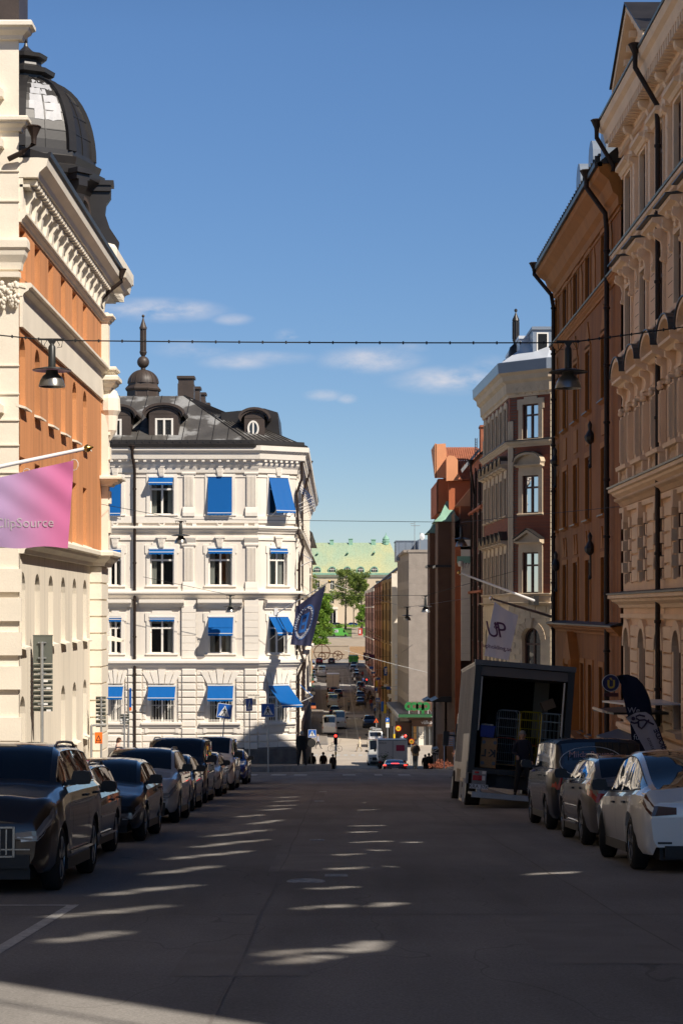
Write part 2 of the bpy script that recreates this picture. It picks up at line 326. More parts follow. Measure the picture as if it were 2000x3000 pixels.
def asphalt():
 m,nt,b=nm('asphalt');L=nt.links.new
 t=N(nt,'ShaderNodeTexCoord')
 n1=N(nt,'ShaderNodeTexNoise');n1.inputs['Scale'].default_value=.22;n1.inputs['Detail'].default_value=5;L(t.outputs['Object'],n1.inputs['Vector'])
 mp=N(nt,'ShaderNodeMapping');mp.inputs['Scale'].default_value=(1.2,.12,1);L(t.outputs['Object'],mp.inputs['Vector'])
 n3=N(nt,'ShaderNodeTexNoise');n3.inputs['Scale'].default_value=1;n3.inputs['Detail'].default_value=3;L(mp.outputs[0],n3.inputs['Vector'])
 n2=N(nt,'ShaderNodeTexNoise');n2.inputs['Scale'].default_value=45;n2.inputs['Detail'].default_value=6;n2.inputs['Roughness'].default_value=.75;L(t.outputs['Object'],n2.inputs['Vector'])
 vo=N(nt,'ShaderNodeTexVoronoi');vo.inputs['Scale'].default_value=28;L(t.outputs['Object'],vo.inputs['Vector'])
 def mr(s,a,b_,c,d):
  q=N(nt,'ShaderNodeMapRange');L(s,q.inputs['Value'])
  for i,v in zip(('From Min','From Max','To Min','To Max'),(a,b_,c,d)):q.inputs[i].default_value=v
  return q.outputs[0]
 def mul(a,b_):
  q=N(nt,'ShaderNodeMath',operation='MULTIPLY');L(a,q.inputs[0]);L(b_,q.inputs[1]);return q.outputs[0]
 f=mul(mul(mr(n1.outputs['Fac'],.3,.7,.82,1.14),mr(n3.outputs['Fac'],.3,.7,.86,1.12)),mr(n2.outputs['Fac'],.25,.75,.62,1.35))
 f=mul(f,mr(vo.outputs['Distance'],0,.16,1.9,1.0))
 # cracks: thin lines where a wavy noise crosses its middle value
 mp2=N(nt,'ShaderNodeMapping');mp2.inputs['Scale'].default_value=(.2,.05,1);L(t.outputs['Object'],mp2.inputs['Vector'])
 n4=N(nt,'ShaderNodeTexNoise');n4.inputs['Scale'].default_value=1;n4.inputs['Detail'].default_value=4;L(mp2.outputs[0],n4.inputs['Vector'])
 sb=N(nt,'ShaderNodeMath',operation='SUBTRACT');L(n4.outputs['Fac'],sb.inputs[0]);sb.inputs[1].default_value=.5
 ab=N(nt,'ShaderNodeMath',operation='ABSOLUTE');L(sb.outputs[0],ab.inputs[0])
 f=mul(f,mr(ab.outputs[0],.0004,.0010,.8,1.0))
 vm=N(nt,'ShaderNodeVectorMath',operation='SCALE');vm.inputs[0].default_value=(.305,.288,.27);L(f,vm.inputs['Scale']);L(vm.outputs[0],b.inputs['Base Color'])
 b.inputs['Roughness'].default_value=.95;b.inputs['Specular IOR Level'].default_value=.04
 bp=N(nt,'ShaderNodeBump');bp.inputs['Strength'].default_value=.5;bp.inputs['Distance'].default_value=.008;L(n2.outputs['Fac'],bp.inputs['Height']);L(bp.outputs[0],b.inputs['Normal'])
 return m
M_['asphalt']=asphalt()
M_['paving']=rough_mat('concrete_paving',(.22,.20,.18),var=.18,scale=.8,fine=12)
M_['kerb']=rough_mat('granite_kerb',(.30,.28,.26),var=.2,scale=3)
M_['roadpaint']=rough_mat('worn_road_paint',(.66,.64,.60),var=.3,scale=6,fine=40,col2=(.34,.33,.31),thr=.6,wid=.06)
M_['castiron']=rough_mat('cast_iron',(.42,.41,.39),var=.35,scale=8,fine=60,rough=.6,metal=.1)
M_['sunlitasphalt']=rough_mat('sunlit_pale_asphalt',(.46,.40,.33),var=.12,scale=.3,fine=14)  # paler copy of the asphalt, sunlight put into its colour
M_['grass']=rough_mat('grass',(.10,.19,.03),var=.3,scale=.2,fine=3)
M_['gravel']=rough_mat('gravel_path',(.42,.34,.25),var=.15,scale=.3,fine=5)
# ---------------------------------------------------------------- ground, road, pavements
mb=MB()
ys=[-60+i*4 for i in range(15)]+[i*2. for i in range(0,130)]+[260+i*6 for i in range(60)]+[620+i*20 for i in range(20)]+[1020+200*i for i in range(11)]
xs=[-900,-200,-60,-14,-9.6,-5.2,0,5.7,10.6,20,60,200,900]
I=[[mb.p((x,y,G(y))) for x in xs] for y in ys]
for a,b in zip(I[:-1],I[1:]):
 for j in range(len(xs)-1):mb.idx((a[j],a[j+1],b[j+1],b[j]))
tag(mb.build('ground',M_['asphalt'],smooth=60),kind='structure')
def strip(mb,xa,xb,y0,y1,dz,th=None,step=2.,k=0):
 """a sheet or slab that follows the street's profile; xa, xb may be functions of y"""
 fa=xa if callable(xa) else (lambda y:xa);fb=xb if callable(xb) else (lambda y:xb)
 n=max(1,int((y1-y0)/step));r=[]
 for i in range(n+1):
  y=y0+(y1-y0)*i/n;z=G(y)+dz
  if th is None:r.append([(fa(y),y,z),(fb(y),y,z)])
  else:r.append([(fa(y),y,z-th),(fb(y),y,z-th),(fb(y),y,z),(fa(y),y,z)])
 mb.loft(r,cap=th is not None,closed=th is not None,k=k)
def pavement(name,xa,xb,y0,y1,kerbside,h=.14):
 mb=MB();strip(mb,xa,xb,y0,y1,h,h+.05);o=mb.build(name,M_['paving']);tag(o,kind='structure')
 mb=MB();fb=kerbside if callable(kerbside) else (lambda y:kerbside)
 strip(mb,lambda y:fb(y)-.07,lambda y:fb(y)+.07,y0-.03,y1+.03,h+.012,h+.05);tag(mb.build('kerb',M_['kerb']),kind='structure')
pavement('pavement',-12.6,-5.27,1,82.5,-5.2)
pavement('pavement',5.77,10.7,1,95.5,5.7)
def WLN(d):return -2.4 if d<178 else -2.4-(d-178)*.0136 # left house line of the far street
def WRN(d):return 10.5-.0135*(d-117) # right house line of the far street
# corner pavement in front of the white building, with a rounded kerb
def cor(a):return (-1.15+.75*math.cos(a)-.75+.05,108.6+.0)
mb=MB();P=[(-22,107.6),(-3.6,108.2),(-1.6,109.2),(-.72,111.2),(-.45,114)]
def slabpoly(mb,P,dz,th):
 n=len(P);t=[mb.p((x,y,G(y)+dz)) for x,y in P];b=[mb.p((x,y,G(y)+dz-th)) for x,y in P]
 mb.idx(t);mb.idx(b[::-1])
 for j in range(n):mb.idx((b[j],b[(j+1) % n],t[(j+1) % n],t[j]))
def patch(mb,f0,f1,y0,y1,dz,th):
 strip(mb,f0,f1,y0,y1,dz,th,step=.5)
def cornx(y):
 if y<108.2:return -3.6-(108.2-y)*30
 t=min(1,(y-108.2)/5.5);return -3.6+3.15*math.sin(t*math.pi/2)
strip(mb,lambda y:-24,cornx,107.9,119,.30,.5,step=.4);strip(mb,lambda y:-24,lambda y:cornx(113.7),119,122,.30,.5)
tag(mb.build('pavement',M_['paving']),kind='structure')
mb=MB();strip(mb,lambda y:cornx(y)-.02,lambda y:cornx(y)+.13,108.2,122,.315,.5,step=.4);strip(mb,lambda y:-24,lambda y:-3.55,107.78,107.92,.315,.5)
tag(mb.build('kerb',M_['kerb']),kind='structure')
pavement('pavement',-2.6,lambda y:-.45-.0*(y-120),122,190,lambda y:-.4)
pavement('pavement',lambda y:6.9-.01*(y-117),lambda y:WRN(y)+1,112,190,lambda y:6.85-.01*(y-117))
pavement('pavement',lambda y:WLN(y)-1,lambda y:WLN(y)+2.1,238,478,lambda y:WLN(y)+2.15)
pavement('pavement',lambda y:WRN(y)-3.3,lambda y:WRN(y)+.6,238,478,lambda y:WRN(y)-3.35)
pavement('pavement',10,40,96,99,lambda y:10)
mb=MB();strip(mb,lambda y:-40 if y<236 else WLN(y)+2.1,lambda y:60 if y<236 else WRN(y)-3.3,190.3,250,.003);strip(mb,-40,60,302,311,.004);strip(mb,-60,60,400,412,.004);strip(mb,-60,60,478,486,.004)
tag(mb.build('sunlit_road',M_['sunlitasphalt']),kind='structure')  # junction and cross-street bands painted paler where sun falls on the road
# road markings, 4 mm above the road
mb=MB()
strip(mb,-2.79,-2.67,15.6,20.5,.004);strip(mb,-5.1,-2.67,20.45,20.57,.005,step=.1)
for x0,x1 in [(-6.2,-5.5),(-4.7,-4.0),(-3.3,-2.55),(-2.15,-1.5),(.3,.95),(1.9,2.3),(3.1,3.7)]:
 strip(mb,x0,x1,98.6,101.3,.004)
for i in range(9):strip(mb,1.0+i*.02,1.12+i*.02,122+i*7,125+i*7,.004)
tag(mb.build('road_marking',M_['roadpaint']),kind='structure')
mb=MB()
for i in range(13):x0=X(918+i*22,219);strip(mb,x0,x0+.45,217.5,220.5,.012)
for i in range(13):x0=X(918+i*20,300);strip(mb,x0,x0+.45,296,299,.012)
strip(mb,lambda y:1.22,lambda y:1.37,250,445,.010);strip(mb,lambda y:2.65,lambda y:2.8,250,440,.010)
for i in range(10):strip(mb,5.2-.002*i,5.32,236+i*20,241+i*20,.006)
for i in range(5):strip(mb,1.2+i*.9,1.32+i*.9,211-i*4,213-i*4,.012)
tag(mb.build('road_marking',rough_mat('road_paint',(.5,.49,.46),var=.3,scale=3,col2=(.2,.19,.18),thr=.6)),kind='structure')
# manhole and valve covers
def cover(x,y,r=None,w=0,l=0,label=''):
 mb=MB();z=G(y)
 if r:
  mb.lathe((x,y,z-.05),[(r,0),(r,.056),(r-.012,.062),(r-.05,.062),(r-.055,.055),(.02,.055)],28)
  for k in range(10):
   a=k*.628;mb.box(x+math.cos(a)*r*.45-.03,x+math.cos(a)*r*.45+.03,y+math.sin(a)*r*.45-.03,y+math.sin(a)*r*.45+.03,z,z+.010)
 else:
  mb.box(x-w/2,x+w/2,y-l/2,y+l/2,z-.05,z+.010);mb.box(x-w/2+.02,x+w/2-.02,y-l/2+.02,y+l/2-.02,z+.006,z+.014)
  for k in (-.3,0,.3):mb.box(x+k*w-.012,x+k*w+.012,y-.03,y+.03,z+.012,z+.02)
 o=mb.build('manhole_cover' if r else 'drain_cover',M_['castiron']);tag(o,label,'cover')
def dn(y): # near-road distance of picture row y
 lo,hi=3.,116.
 for _ in range(40):
  m=(lo+hi)/2
  if 1790-G(m)*F/m>y:lo=m
  else:hi=m
 return lo
cover(X(896,dn(2583)),dn(2583),r=.235,label='round cast iron manhole cover in the middle of the road')
cover(X(985,dn(2566)),dn(2566),w=.29,l=.2,label='rectangular metal cover right of the round manhole')
cover(X(928,dn(2462)),dn(2462),w=.26,l=.17,label='rectangular metal cover on the road beyond the round manhole')
cover(X(935,dn(2348)),dn(2348),w=.28,l=.3,label='small metal cover far up the road, second from the crest')
cover(X(946,dn(2320)),dn(2320),w=.26,l=.3,label='small metal cover nearest the crest of the road')
# repairs and seams in the near road
mb=MB()
for x0,x1,y0,y1 in ((-.9,.6,26,33),(1.6,3.0,15,19.5),(-2.3,-1.5,36,47),(2.2,3.1,44,58),(-.4,1.3,62,70),(-1.2,-.2,14.2,16.4),(.8,2.6,84,92)):strip(mb,x0,x1,y0,y1,.003)
tag(mb.build('asphalt_repair',rough_mat('newer_asphalt',(.262,.24,.218),var=.15,scale=1.5,fine=40,bump=.5)),kind='structure')
mb=MB();rr=random.Random(21)
for xa,y0,y1 in ((-.75,9,70),(2.75,14,90)):
 strip(mb,lambda y:xa+.012*math.sin(y*.9),lambda y:xa+.012*math.sin(y*.9)+.022,y0,y1,.005,step=.4)
for y in (19.4,27.1,41,58):strip(mb,-5,5.5,y,y+.03,.005,step=.03)
tag(mb.build('tar_seam',rough_mat('tar',(.20,.18,.165),var=.3)),kind='structure')
# kerbside gutter stones
mb=MB();strip(mb,-5.13,-4.85,6,82,.004);strip(mb,5.35,5.63,6,95,.004);tag(mb.build('gutter_strip',rough_mat('gutter_dirt',(.16,.14,.12),var=.35,scale=2)),kind='structure')
# ---------------------------------------------------------------- building kit
class Fac:
 """wall plane from plan point a to plan point b; u along the wall, n outwards, z up"""
 def __init__(s,a,b,side=1):
  s.a=Vector((a[0],a[1],0));d=Vector((b[0]-a[0],b[1]-a[1],0));s.W=d.length;s.u=d.normalized()
  s.n=Vector((s.u.y,-s.u.x,0))*side
  M=Matrix.Identity(4)
  for i in range(3):M[i][0]=s.u[i];M[i][1]=s.n[i];M[i][2]=(0,0,1)[i];M[i][3]=s.a[i]
  s.M=M
 def at(s,u,n=0,z=0):return s.a+s.u*u+s.n*n+Vector((0,0,z))
 def ang(s):return math.atan2(-s.n.x,s.n.y)
def arcpts(u0,u1,v1,kind,n=8):
 """points of an opening head from left to right; kind: arch rise in metres"""
 c,h=(u0+u1)/2,(u1-u0)/2
 return [(c-h*math.cos(math.pi*i/n),v1-kind+kind*math.sin(math.pi*i/n)) for i in range(n+1)]
def facade(mb,fc,z0,z1,ops,depth=.28,u0=0,u1=None):
 """wall with real openings (u0, u1, v0, v1, rise) and reveals"""
 mb.M=fc.M;u1=fc.W if u1 is None else u1
 us=sorted({round(x,4) for x in [u0,u1]+[v for o in ops for v in o[:2]]});vs=sorted({round(x,4) for x in [z0,z1]+[v for o in ops for v in o[2:4]]})
 for a,b in zip(us[:-1],us[1:]):
  run=None
  for c,d in zip(vs[:-1],vs[1:]):
   mu,mv=(a+b)/2,(c+d)/2
   if any(o[0]<mu<o[1] and o[2]<mv<o[3] for o in ops):continue
   mb.face([(a,0,c),(b,0,c),(b,0,d),(a,0,d)])
 for o in ops:
  a,b,c,d=o[:4];rise=o[4] if len(o)>4 else 0;e=d-rise
  mb.face([(a,0,c),(a,-depth,c),(a,-depth,e),(a,0,e)]);mb.face([(b,0,c),(b,0,e),(b,-depth,e),(b,-depth,c)])
  mb.face([(a,0,c),(b,0,c),(b,-depth,c),(a,-depth,c)])
  if rise:
   P=arcpts(a,b,d,rise);h=len(P)//2
   for p,q in zip(P[:-1],P[1:]):mb.face([(p[0],0,p[1]),(q[0],0,q[1]),(q[0],-depth,q[1]),(p[0],-depth,p[1])])
   for k,(p,q) in enumerate(zip(P[:-1],P[1:])):
    cx=a if k<h else b;mb.face([(cx,0,d),(p[0],0,p[1]),(q[0],0,q[1])])
  else:mb.face([(a,0,d),(b,0,d),(b,-depth,d),(a,-depth,d)])
 mb.M=None
def sweep(mb,path,prof,side=1,closed=False,k=None):
 """run a moulding profile (out, z) along a plan path with mitred corners"""
 P=[Vector((x,y)) for x,y in path];n=len(P);rings=[]
 for i in range(n):
  a=P[i]-P[i-1] if (i>0 or closed) else None;b=P[(i+1) % n]-P[i] if (i<n-1 or closed) else None
  if a is None:a=b
  if b is None:b=a
  a.normalize();b.normalize();na=Vector((a.y,-a.x))*side;nb=Vector((b.y,-b.x))*side
  m=(na+nb);m=m/max(.3,m.length);s=1/max(.4,m.dot(na))
  rings.append([(P[i].x+m.x*s*o,P[i].y+m.y*s*o,z) for o,z in prof])
 if closed:rings.append(rings[0])
 mb.loft(rings,cap=not closed,k=k)
def corn(z0,z1,out,kind=0):
 """moulding profile between z0 and z1 that steps out to out"""
 h=z1-z0
 if kind==0:return [(-.05,z0),(out*.25,z0),(out*.35,z0+h*.22),(out*.72,z0+h*.45),(out*.78,z0+h*.6),(out,z0+h*.68),(out,z0+h*.9),(out*.9,z1),(-.05,z1)]
 if kind==1:return [(-.05,z0),(out*.5,z0),(out*.62,z0+h*.3),(out*.85,z0+h*.5),(out,z0+h*.6),(out,z0+h*.86),(out*.2,z1),(-.05,z1)]
 return [(-.05,z0),(out,z0),(out,z1),(-.05,z1)]
def blocks(mb,fc,u0,u1,step,w,n0,n1,z0,z1,taper=0):
 n=max(1,int(round((u1-u0)/step)));mb.M=fc.M
 for i in range(n):
  u=u0+(i+.5)*(u1-u0)/n
  if taper:mb.slab([(n0,z1),(n1,z1),(n1,z1-(z1-z0)*.25),(n0+(n1-n0)*.55,z1-(z1-z0)*.5),(n0+(n1-n0)*.35,z0+.02),(n0,z0)],'x',u-w/2,u+w/2)
  else:mb.box(u-w/2,u+w/2,n0,n1,z0,z1)
 mb.M=None
WINC={}
def window(parent,fc,u,v0,w,h,style='cross',fmat='winframe',depth=.28,rise=0,clear=False,cur=0,label=None):
 key=(round(w,3),round(h,3),style,fmat,depth,rise,clear,cur)
 if key not in WINC:
  mb=MB();t=.085;y0,y1=-depth-.02,-depth+.06
  mb.box(-w/2,-w/2+t,y0,y1,0,h);mb.box(w/2-t,w/2,y0,y1,0,h);mb.box(-w/2+t,w/2-t,y0,y1,0,t);mb.box(-w/2+t,w/2-t,y0,y1,h-t,h)
  if rise:
   P=arcpts(-w/2,w/2,h,rise);Q=arcpts(-w/2+.09,w/2-.09,h-.09,rise-.0)
   for (p,q,r,s) in zip(P[:-1],P[1:],Q[1:],Q[:-1]):mb.loft([[(p[0],y0,p[1]),(q[0],y0,q[1]),(r[0],y0,r[1]),(s[0],y0,s[1])],[(p[0],y1,p[1]),(q[0],y1,q[1]),(r[0],y1,r[1]),(s[0],y1,s[1])]])
  if style!='slit':
   mb.box(-.058,.058,y0,y1+.015,t,h-t)
   if style=='cross':mb.box(-w/2+t,w/2-t,y0,y1+.012,h*.66,h*.66+.11)
  mb.k=1
  if clear: # shallow dark room behind the clear pane
   D=-depth-1.1;a,b,c,d=-w/2,w/2,.02,h-.02
   mb.face([(a,D,c),(b,D,c),(b,D,d),(a,D,d)]);mb.face([(a,D,c),(a,y0,c),(a,y0,d),(a,D,d)]);mb.face([(b,D,c),(b,y0,c),(b,y0,d),(b,D,d)])
   mb.face([(a,D,d),(b,D,d),(b,y0,d),(a,y0,d)]);mb.face([(a,D,c),(b,D,c),(b,y0,c),(a,y0,c)])
  fm=mb.mesh('window',[M_[fmat],M_['dark']])
  mb=MB();mb.face([(-w/2+.02,-depth,.02),(w/2-.02,-depth,.02),(w/2-.02,-depth,h-.02),(-w/2+.02,-depth,h-.02)])
  pm=mb.mesh('pane',M_['pane' if clear else 'dullglass' if style=='slit' or fmat=='winbrown' and style=='cross' and depth<.2 else 'glass']);cmh=None
  if clear and cur:
   mb=MB();rr=random.Random(cur*7+int(w*100));y=-depth-.16
   def drape(a,b,z0,z1):
    n=10;mb.loft([[(a+(b-a)*i/n,y+.025*math.sin(i*2.3+rr.random()),z) for i in range(n+1)] for z in (z0,z1)],cap=False,closed=False)
   if cur & 1:drape(-w/2+.05,-w/2+.05+w*.24,.05,h-.06)
   if cur & 2:drape(w/2-.05-w*.22,w/2-.05,.05,h-.06)
   if cur & 4:drape(-w/2+.05,w/2-.05,h*.8,h-.05)
   cmh=mb.mesh('curtain',M_['curtain'])
  WINC[key]=(fm,pm,cmh)
 fm,pm,cmh=WINC[key]
 o=link('window',fm,parent);p=fc.at(u,0,v0);q=ORG[parent.name]
 o.location=(p.x-q[0],p.y-q[1],p.z-q[2]);o.rotation_euler.z=fc.ang()
 link('pane',pm,o)
 if cmh:link('curtain',cmh,o)
 if label:o['label']=label
 return o
def windows(parent,fc,ops,**k):
 for o in ops:window(parent,fc,(o[0]+o[1])/2,o[2],o[1]-o[0],o[3]-o[2],rise=o[4] if len(o)>4 else 0,**k)
def bldg(name,label,a,cat='building',group=None):
 return thing(name,label,cat,(a[0],a[1],round(G(a[1]),3)),group)
def pipe(parent,pts,r=.07,name='downpipe',mat='pipe',hop=True):
 mb=MB();mb.tube(pts,r,8)
 if hop:x,y,z=pts[0];mb.lathe((x,y,z-.35),[(r,0),(r*1.1,.1),(r*2.6,.38),(r*2.8,.38),(r*2.4,.42)],8)
 lo,hi=min(p[2] for p in pts),max(p[2] for p in pts)
 x,y,z=pts[-1];k=lo+1
 while k<hi-1.5:
  q=[p for p in pts if abs(p[0]-x)+abs(p[1]-y)<.1]
  if q and k<max(p[2] for p in q):mb.lathe((x,y,k),[(r*1.05,0),(r*1.35,.02),(r*1.35,.1),(r*1.05,.12)],8)
  k+=2.2
 return mb.build(name,M_[mat],parent,smooth=40)
def hood(mb,fc,u0,u1,z,kind='flat',out=.3,h=.25):
 """window head: cornice shelf, triangular or round pediment"""
 mb.M=fc.M
 mb.slab([(0,z),(out*.4,z),(out*.6,z+h*.4),(out,z+h*.6),(out,z+h),(0,z+h+.04)],'x',u0,u1)
 c=(u0+u1)/2;w=(u1-u0)/2
 if kind=='tri':
  t=.13;hh=w*.55
  mb.slab([(u0,z+h),(u1,z+h),(c,z+h+hh)],'y',0,out*.35)
  for s in (-1,1):mb.slab([(c+s*w,z+h+.01),(c+s*w,z+h+t),(c,z+h+hh+t),(c,z+h+hh-.02)],'y',.0,out*1.05)
 if kind=='arc':
  n=10;hh=w*.55
  P=[(c-w*math.cos(math.pi*i/n),z+h+hh*math.sin(math.pi*i/n)) for i in range(n+1)]
  mb.slab(P,'y',0,out*.3)
  for p,q in zip(P[:-1],P[1:]):mb.slab([p,q,(c+(q[0]-c)*1.08,q[1]+.13),(c+(p[0]-c)*1.08,p[1]+.13)],'y',0,out*1.05)
 mb.M=None
def surround(mb,fc,o,t=.16,out=.07,ears=0,sill=.16):
 u0,u1,v0,v1=o[:4];mb.M=fc.M
 mb.box(u0-t,u0,0,out,v0,v1);mb.box(u1,u1+t,0,out,v0,v1);mb.box(u0-t,u1+t,0,out,v1,v1+t)
 if ears:mb.box(u0-t-.09,u0-t,0,out*.9,v1-.3,v1+t-.004);mb.box(u1+t,u1+t+.09,0,out*.9,v1-.3,v1+t-.004);mb.box(u0+.12,u1-.12,0,out*.9,v1+t,v1+t+.13)
 if sill:mb.slab([(0,v0-.14),(out+.05,v0-.11),(sill+.03,v0-.05),(sill,v0),(0,v0+.02)],'x',u0-t-.05,u1+t+.05)
 mb.M=None
def solid(mb,poly,z0,z1):mb.prism(poly,z0,z1)
# ---------------------------------------------------------------- left: cream end wall and orange corner building
def left_orange():
 XL=-9.6;y0,y1=60.,81.2;b=bldg('corner_building','orange plastered building with cream ground floor and dark ribbed dome on the left',(-12,70))
 fc=Fac((XL,y0),(XL,y1),1) # street side, faces +x
 base_top,mid,top=1.8,8.6,11.85
 colsU=[59.9+3.0*i for i in range(6)];W_=1.12
 def U(d):return d-y0
 lo=[];up=[]
 for i,d in enumerate(colsU):
  a=U(d)+.12;lo.append((a,a+W_,-1.05,1.2,W_/2));
  if i!=1 and i!=2:lo.append((a,a+W_,-4.75+(0 if i>2 else -.1),-2.6,W_/2))
 mb=MB();facade(mb,fc,-9,base_top,lo,.32,0,U(77.2));mb.build('wall',M_['cream'],b)
 windows(b,fc,lo,style='slit',depth=.32)
 orow=[]
 for i,d in enumerate(colsU):
  a=U(d)+.12;orow+=[(a,a+W_,2.5,4.7),(a,a+W_,6.25,8.4,W_/2),(a,a+W_,9.9,11.7)]
 mb=MB();facade(mb,fc,2.2,12.2,orow,.30,0,U(80.9));mb.build('wall',M_['orange'],b)
 windows(b,fc,orow,style='slit',depth=.30)
 # metal window sills
 mb=MB();mb.M=fc.M
 for o in lo+orow:mb.slab([(-.1,o[2]-.05),(.2,o[2]-.12),(.2,o[2]-.06),(-.1,o[2]+.04)],'x',o[0]-.05,o[1]+.05);mb.cut('window_sill',M_['creamtrim'],b)
 mb=MB();P=[(XL,y0+.01),(XL,77.2),(XL+.45,77.2),(XL+.45,79.6),(XL-.4,81.6),(XL-14,81.6)]
 sweep(mb,P,corn(1.75,2.35,.5));sweep(mb,[(XL,y0),(XL,80.9),(XL+.28,80.9),(XL+.28,81.5),(XL-14,81.5)],corn(9.55,9.95,.38))
 mb.M=fc.M;mb.box(.02,20.9,0,.10,8.62,9.54);mb.M=None
 Q=[(XL,y0),(XL,80.9),(XL+.28,80.9),(XL+.28,81.5),(XL-14,81.5)]
 sweep(mb,Q,corn(11.8,12.12,.22));sweep(mb,Q,[(-.05,13.15),(.55,13.15),(.6,13.3),(.82,13.5),(.86,13.72),(-.05,13.8)])
 mb.M=fc.M;mb.box(.02,20.9,-.05,.1,12.1,13.2);mb.M=None
 blocks(mb,fc,.2,20.9,1.25,.34,.08,.36,12.15,12.85,taper=1);blocks(mb,fc,.1,20.9,.46,.2,.1,.5,12.95,13.12);mb.M=fc.M;mb.box(.02,20.9,0,.3,12.86,12.94);mb.M=None
 mb.build('cornice',M_['creamtrim'],b)
 # rusticated corner pier and upper quoin strip
 mb=MB()
 for k in range(16):
  z=-8.7+k*.655;g=.05
  mb.prism([(XL-.3,77.2+g*.0),(XL+.45,77.2),(XL+.45,79.4),(XL-.2,81.45),(XL-14,81.45),(XL-14,80)],z,z+.655-.07)
  mb.prism([(XL-.3,77.25),(XL+.40,77.25),(XL+.40,79.35),(XL-.22,81.38),(XL-13.9,81.38),(XL-13.9,80)],z+.585,z+.655)
 for z0,z1 in ((2.3,5.1),(5.5,8.5),(8.6,9.6),(9.9,12.2)):mb.prism([(XL-.2,80.9),(XL+.28,80.9),(XL+.28,81.45),(XL-14,81.45),(XL-14,81)],z0,z1)
 sweep(mb,[(XL-.1,80.9),(XL+.28,80.9),(XL+.28,81.5),(XL-3,81.5)],corn(5.1,5.5,.6));sweep(mb,[(XL-.1,80.9),(XL+.28,80.9),(XL+.28,81.5),(XL-3,81.5)],corn(9.0,9.6,.45))
 for z in (3.2,4.4,6.2,7.2):mb.box(XL+.28,XL+.36,80.95,81.4,z,z+.5)
 for z in (-1.05,):mb.slab([(XL+.45,z-.12),(XL+1.0,z-.2),(XL+1.0,z-.1),(XL+.45,z+.05)],'y',79.3,80.3)
 mb.lathe((XL+.3,81.2,8.2),[(.05,-1.2),(.3,-.8),(.34,-.2),(.45,.0),(.42,.5),(.3,.8),(.05,1.0)],12)
 mb.build('corner_pier',M_['creamtrim'],b)
 # body, gutter, roof
 mb=MB();mb.box(XL-14,XL-.5,y0+.5,81.0,-9,13.1)
 for z in (1.8,9.9):mb.box(XL-.5,XL-.0,y0+.3,80.8,z,z+.3)
 mb.build('wall',M_['orange'],b)
 mb=MB();sweep(mb,[(XL+.86,y0+.05),(XL+.86,80.3)],[(-.95,13.74),(.0,13.74),(.07,13.8),(.1,13.93),(.03,13.93),(-.06,13.84),(-.95,13.9)])
 mb.slab([(XL+.8,13.86),(XL-3.5,15.2),(XL-3.5,13.7),(XL+.8,13.75)],'y',y0,80.3)
 n=30
 for i in range(n):yy=y0+.3+i*20/n;mb.slab([(XL+.86,13.9),(XL-3.4,15.23),(XL-3.4,15.18),(XL+.86,13.84)],'y',yy,yy+.04)
 mb.build('roof',M_['roofdark'],b)
 pipe(b,[(XL+.92,79.9,13.75),(XL+.92,79.9,13.3),(XL+.55,79.9,13.0),(XL+.1,80.0,12.6),(XL+.12,80.0,12.2)],.08)
 # corner cornice block that carries the dome
 cx,cy=-13.2,84.2
 mb=MB();q=[(cx-4,80.9),(-9.85,80.9),(-9.68,81.2),(-9.68,87),(cx-4,87)]
 sweep(mb,q,[(-.05,13.75),(.3,13.75),(.38,13.9),(.55,14.0),(.62,14.35),(.7,14.4),(.7,14.85),(.6,15.0),(-1,15.05)]);mb.prism(q,13.5,15.0)
 blocks(mb,Fac((-9.85,80.9),(-9.68,81.2),1),0,.34,.25,.12,0,.4,13.5,13.75)
 blocks(mb,Fac((-9.68,81.2),(-9.68,87),1),0,5.5,.4,.2,0,.4,13.5,13.75)
 mb.build('corner_cornice',M_['creamtrim'],b)
 # dome: eight-sided drum with round windows, ribbed shell, lantern tiers
 mb=MB();DA=R(-18);r8=math.pi/8+DA
 mb.lathe((cx,cy,0),[(3.7,15.05),(3.7,15.3),(3.35,15.4),(3.3,15.6),(2.9,15.8),(2.82,17.6),(3.0,17.9),(3.3,18.15),(3.35,18.45),(3.1,18.55),(3.15,18.7),(3.2,18.85),(2.95,18.95),(2.95,19.15)],8,rot=r8)
 for k in range(8): # scrolled buttresses on the drum corners
  a=k*math.pi/4+r8;ca,sa=math.cos(a),math.sin(a)
  M=Matrix(((ca,-sa,0,cx),(sa,ca,0,cy),(0,0,1,0),(0,0,0,1)));mb.M=M
  mb.slab([(2.3,15.4),(3.9,15.4),(3.95,15.7),(3.55,16.3),(3.35,16.9),(3.4,17.3),(3.6,17.6),(3.6,17.85),(2.3,17.85)],'y',-.24,.24)
  mb.box(2.5,3.72,-.42,.42,18.1,18.3);mb.box(2.5,3.6,-.35,.35,17.85,18.12);mb.M=None
 for r,z0,z1 in ((1.0,22.4,22.6),):mb.lathe((cx,cy,0),[(r,z0),(r*.9,z1)],8,rot=r8)
 mb.lathe((cx,cy,0),[(1.15,22.3),(.95,22.45),(.95,22.62),(1.2,22.72),(1.24,22.9),(.9,23.0),(.68,23.12),(.62,23.35),(.88,23.42),(.92,23.58),(.55,23.68),(.3,23.8),(.1,24.0),(.03,24.25)],8,rot=r8)
 mb.build('dome_drum',M_['roofdark'],b)
 mb=MB();prof=[(2.88*math.cos(t)**.72 if t<1.55 else .1,19.1+3.45*math.sin(t)) for t in [i*.0968*1.3 for i in range(12)]]
 prof=[(max(r,.95),z) for r,z in prof]
 mb.lathe((cx,cy,0),prof,8,rot=r8)
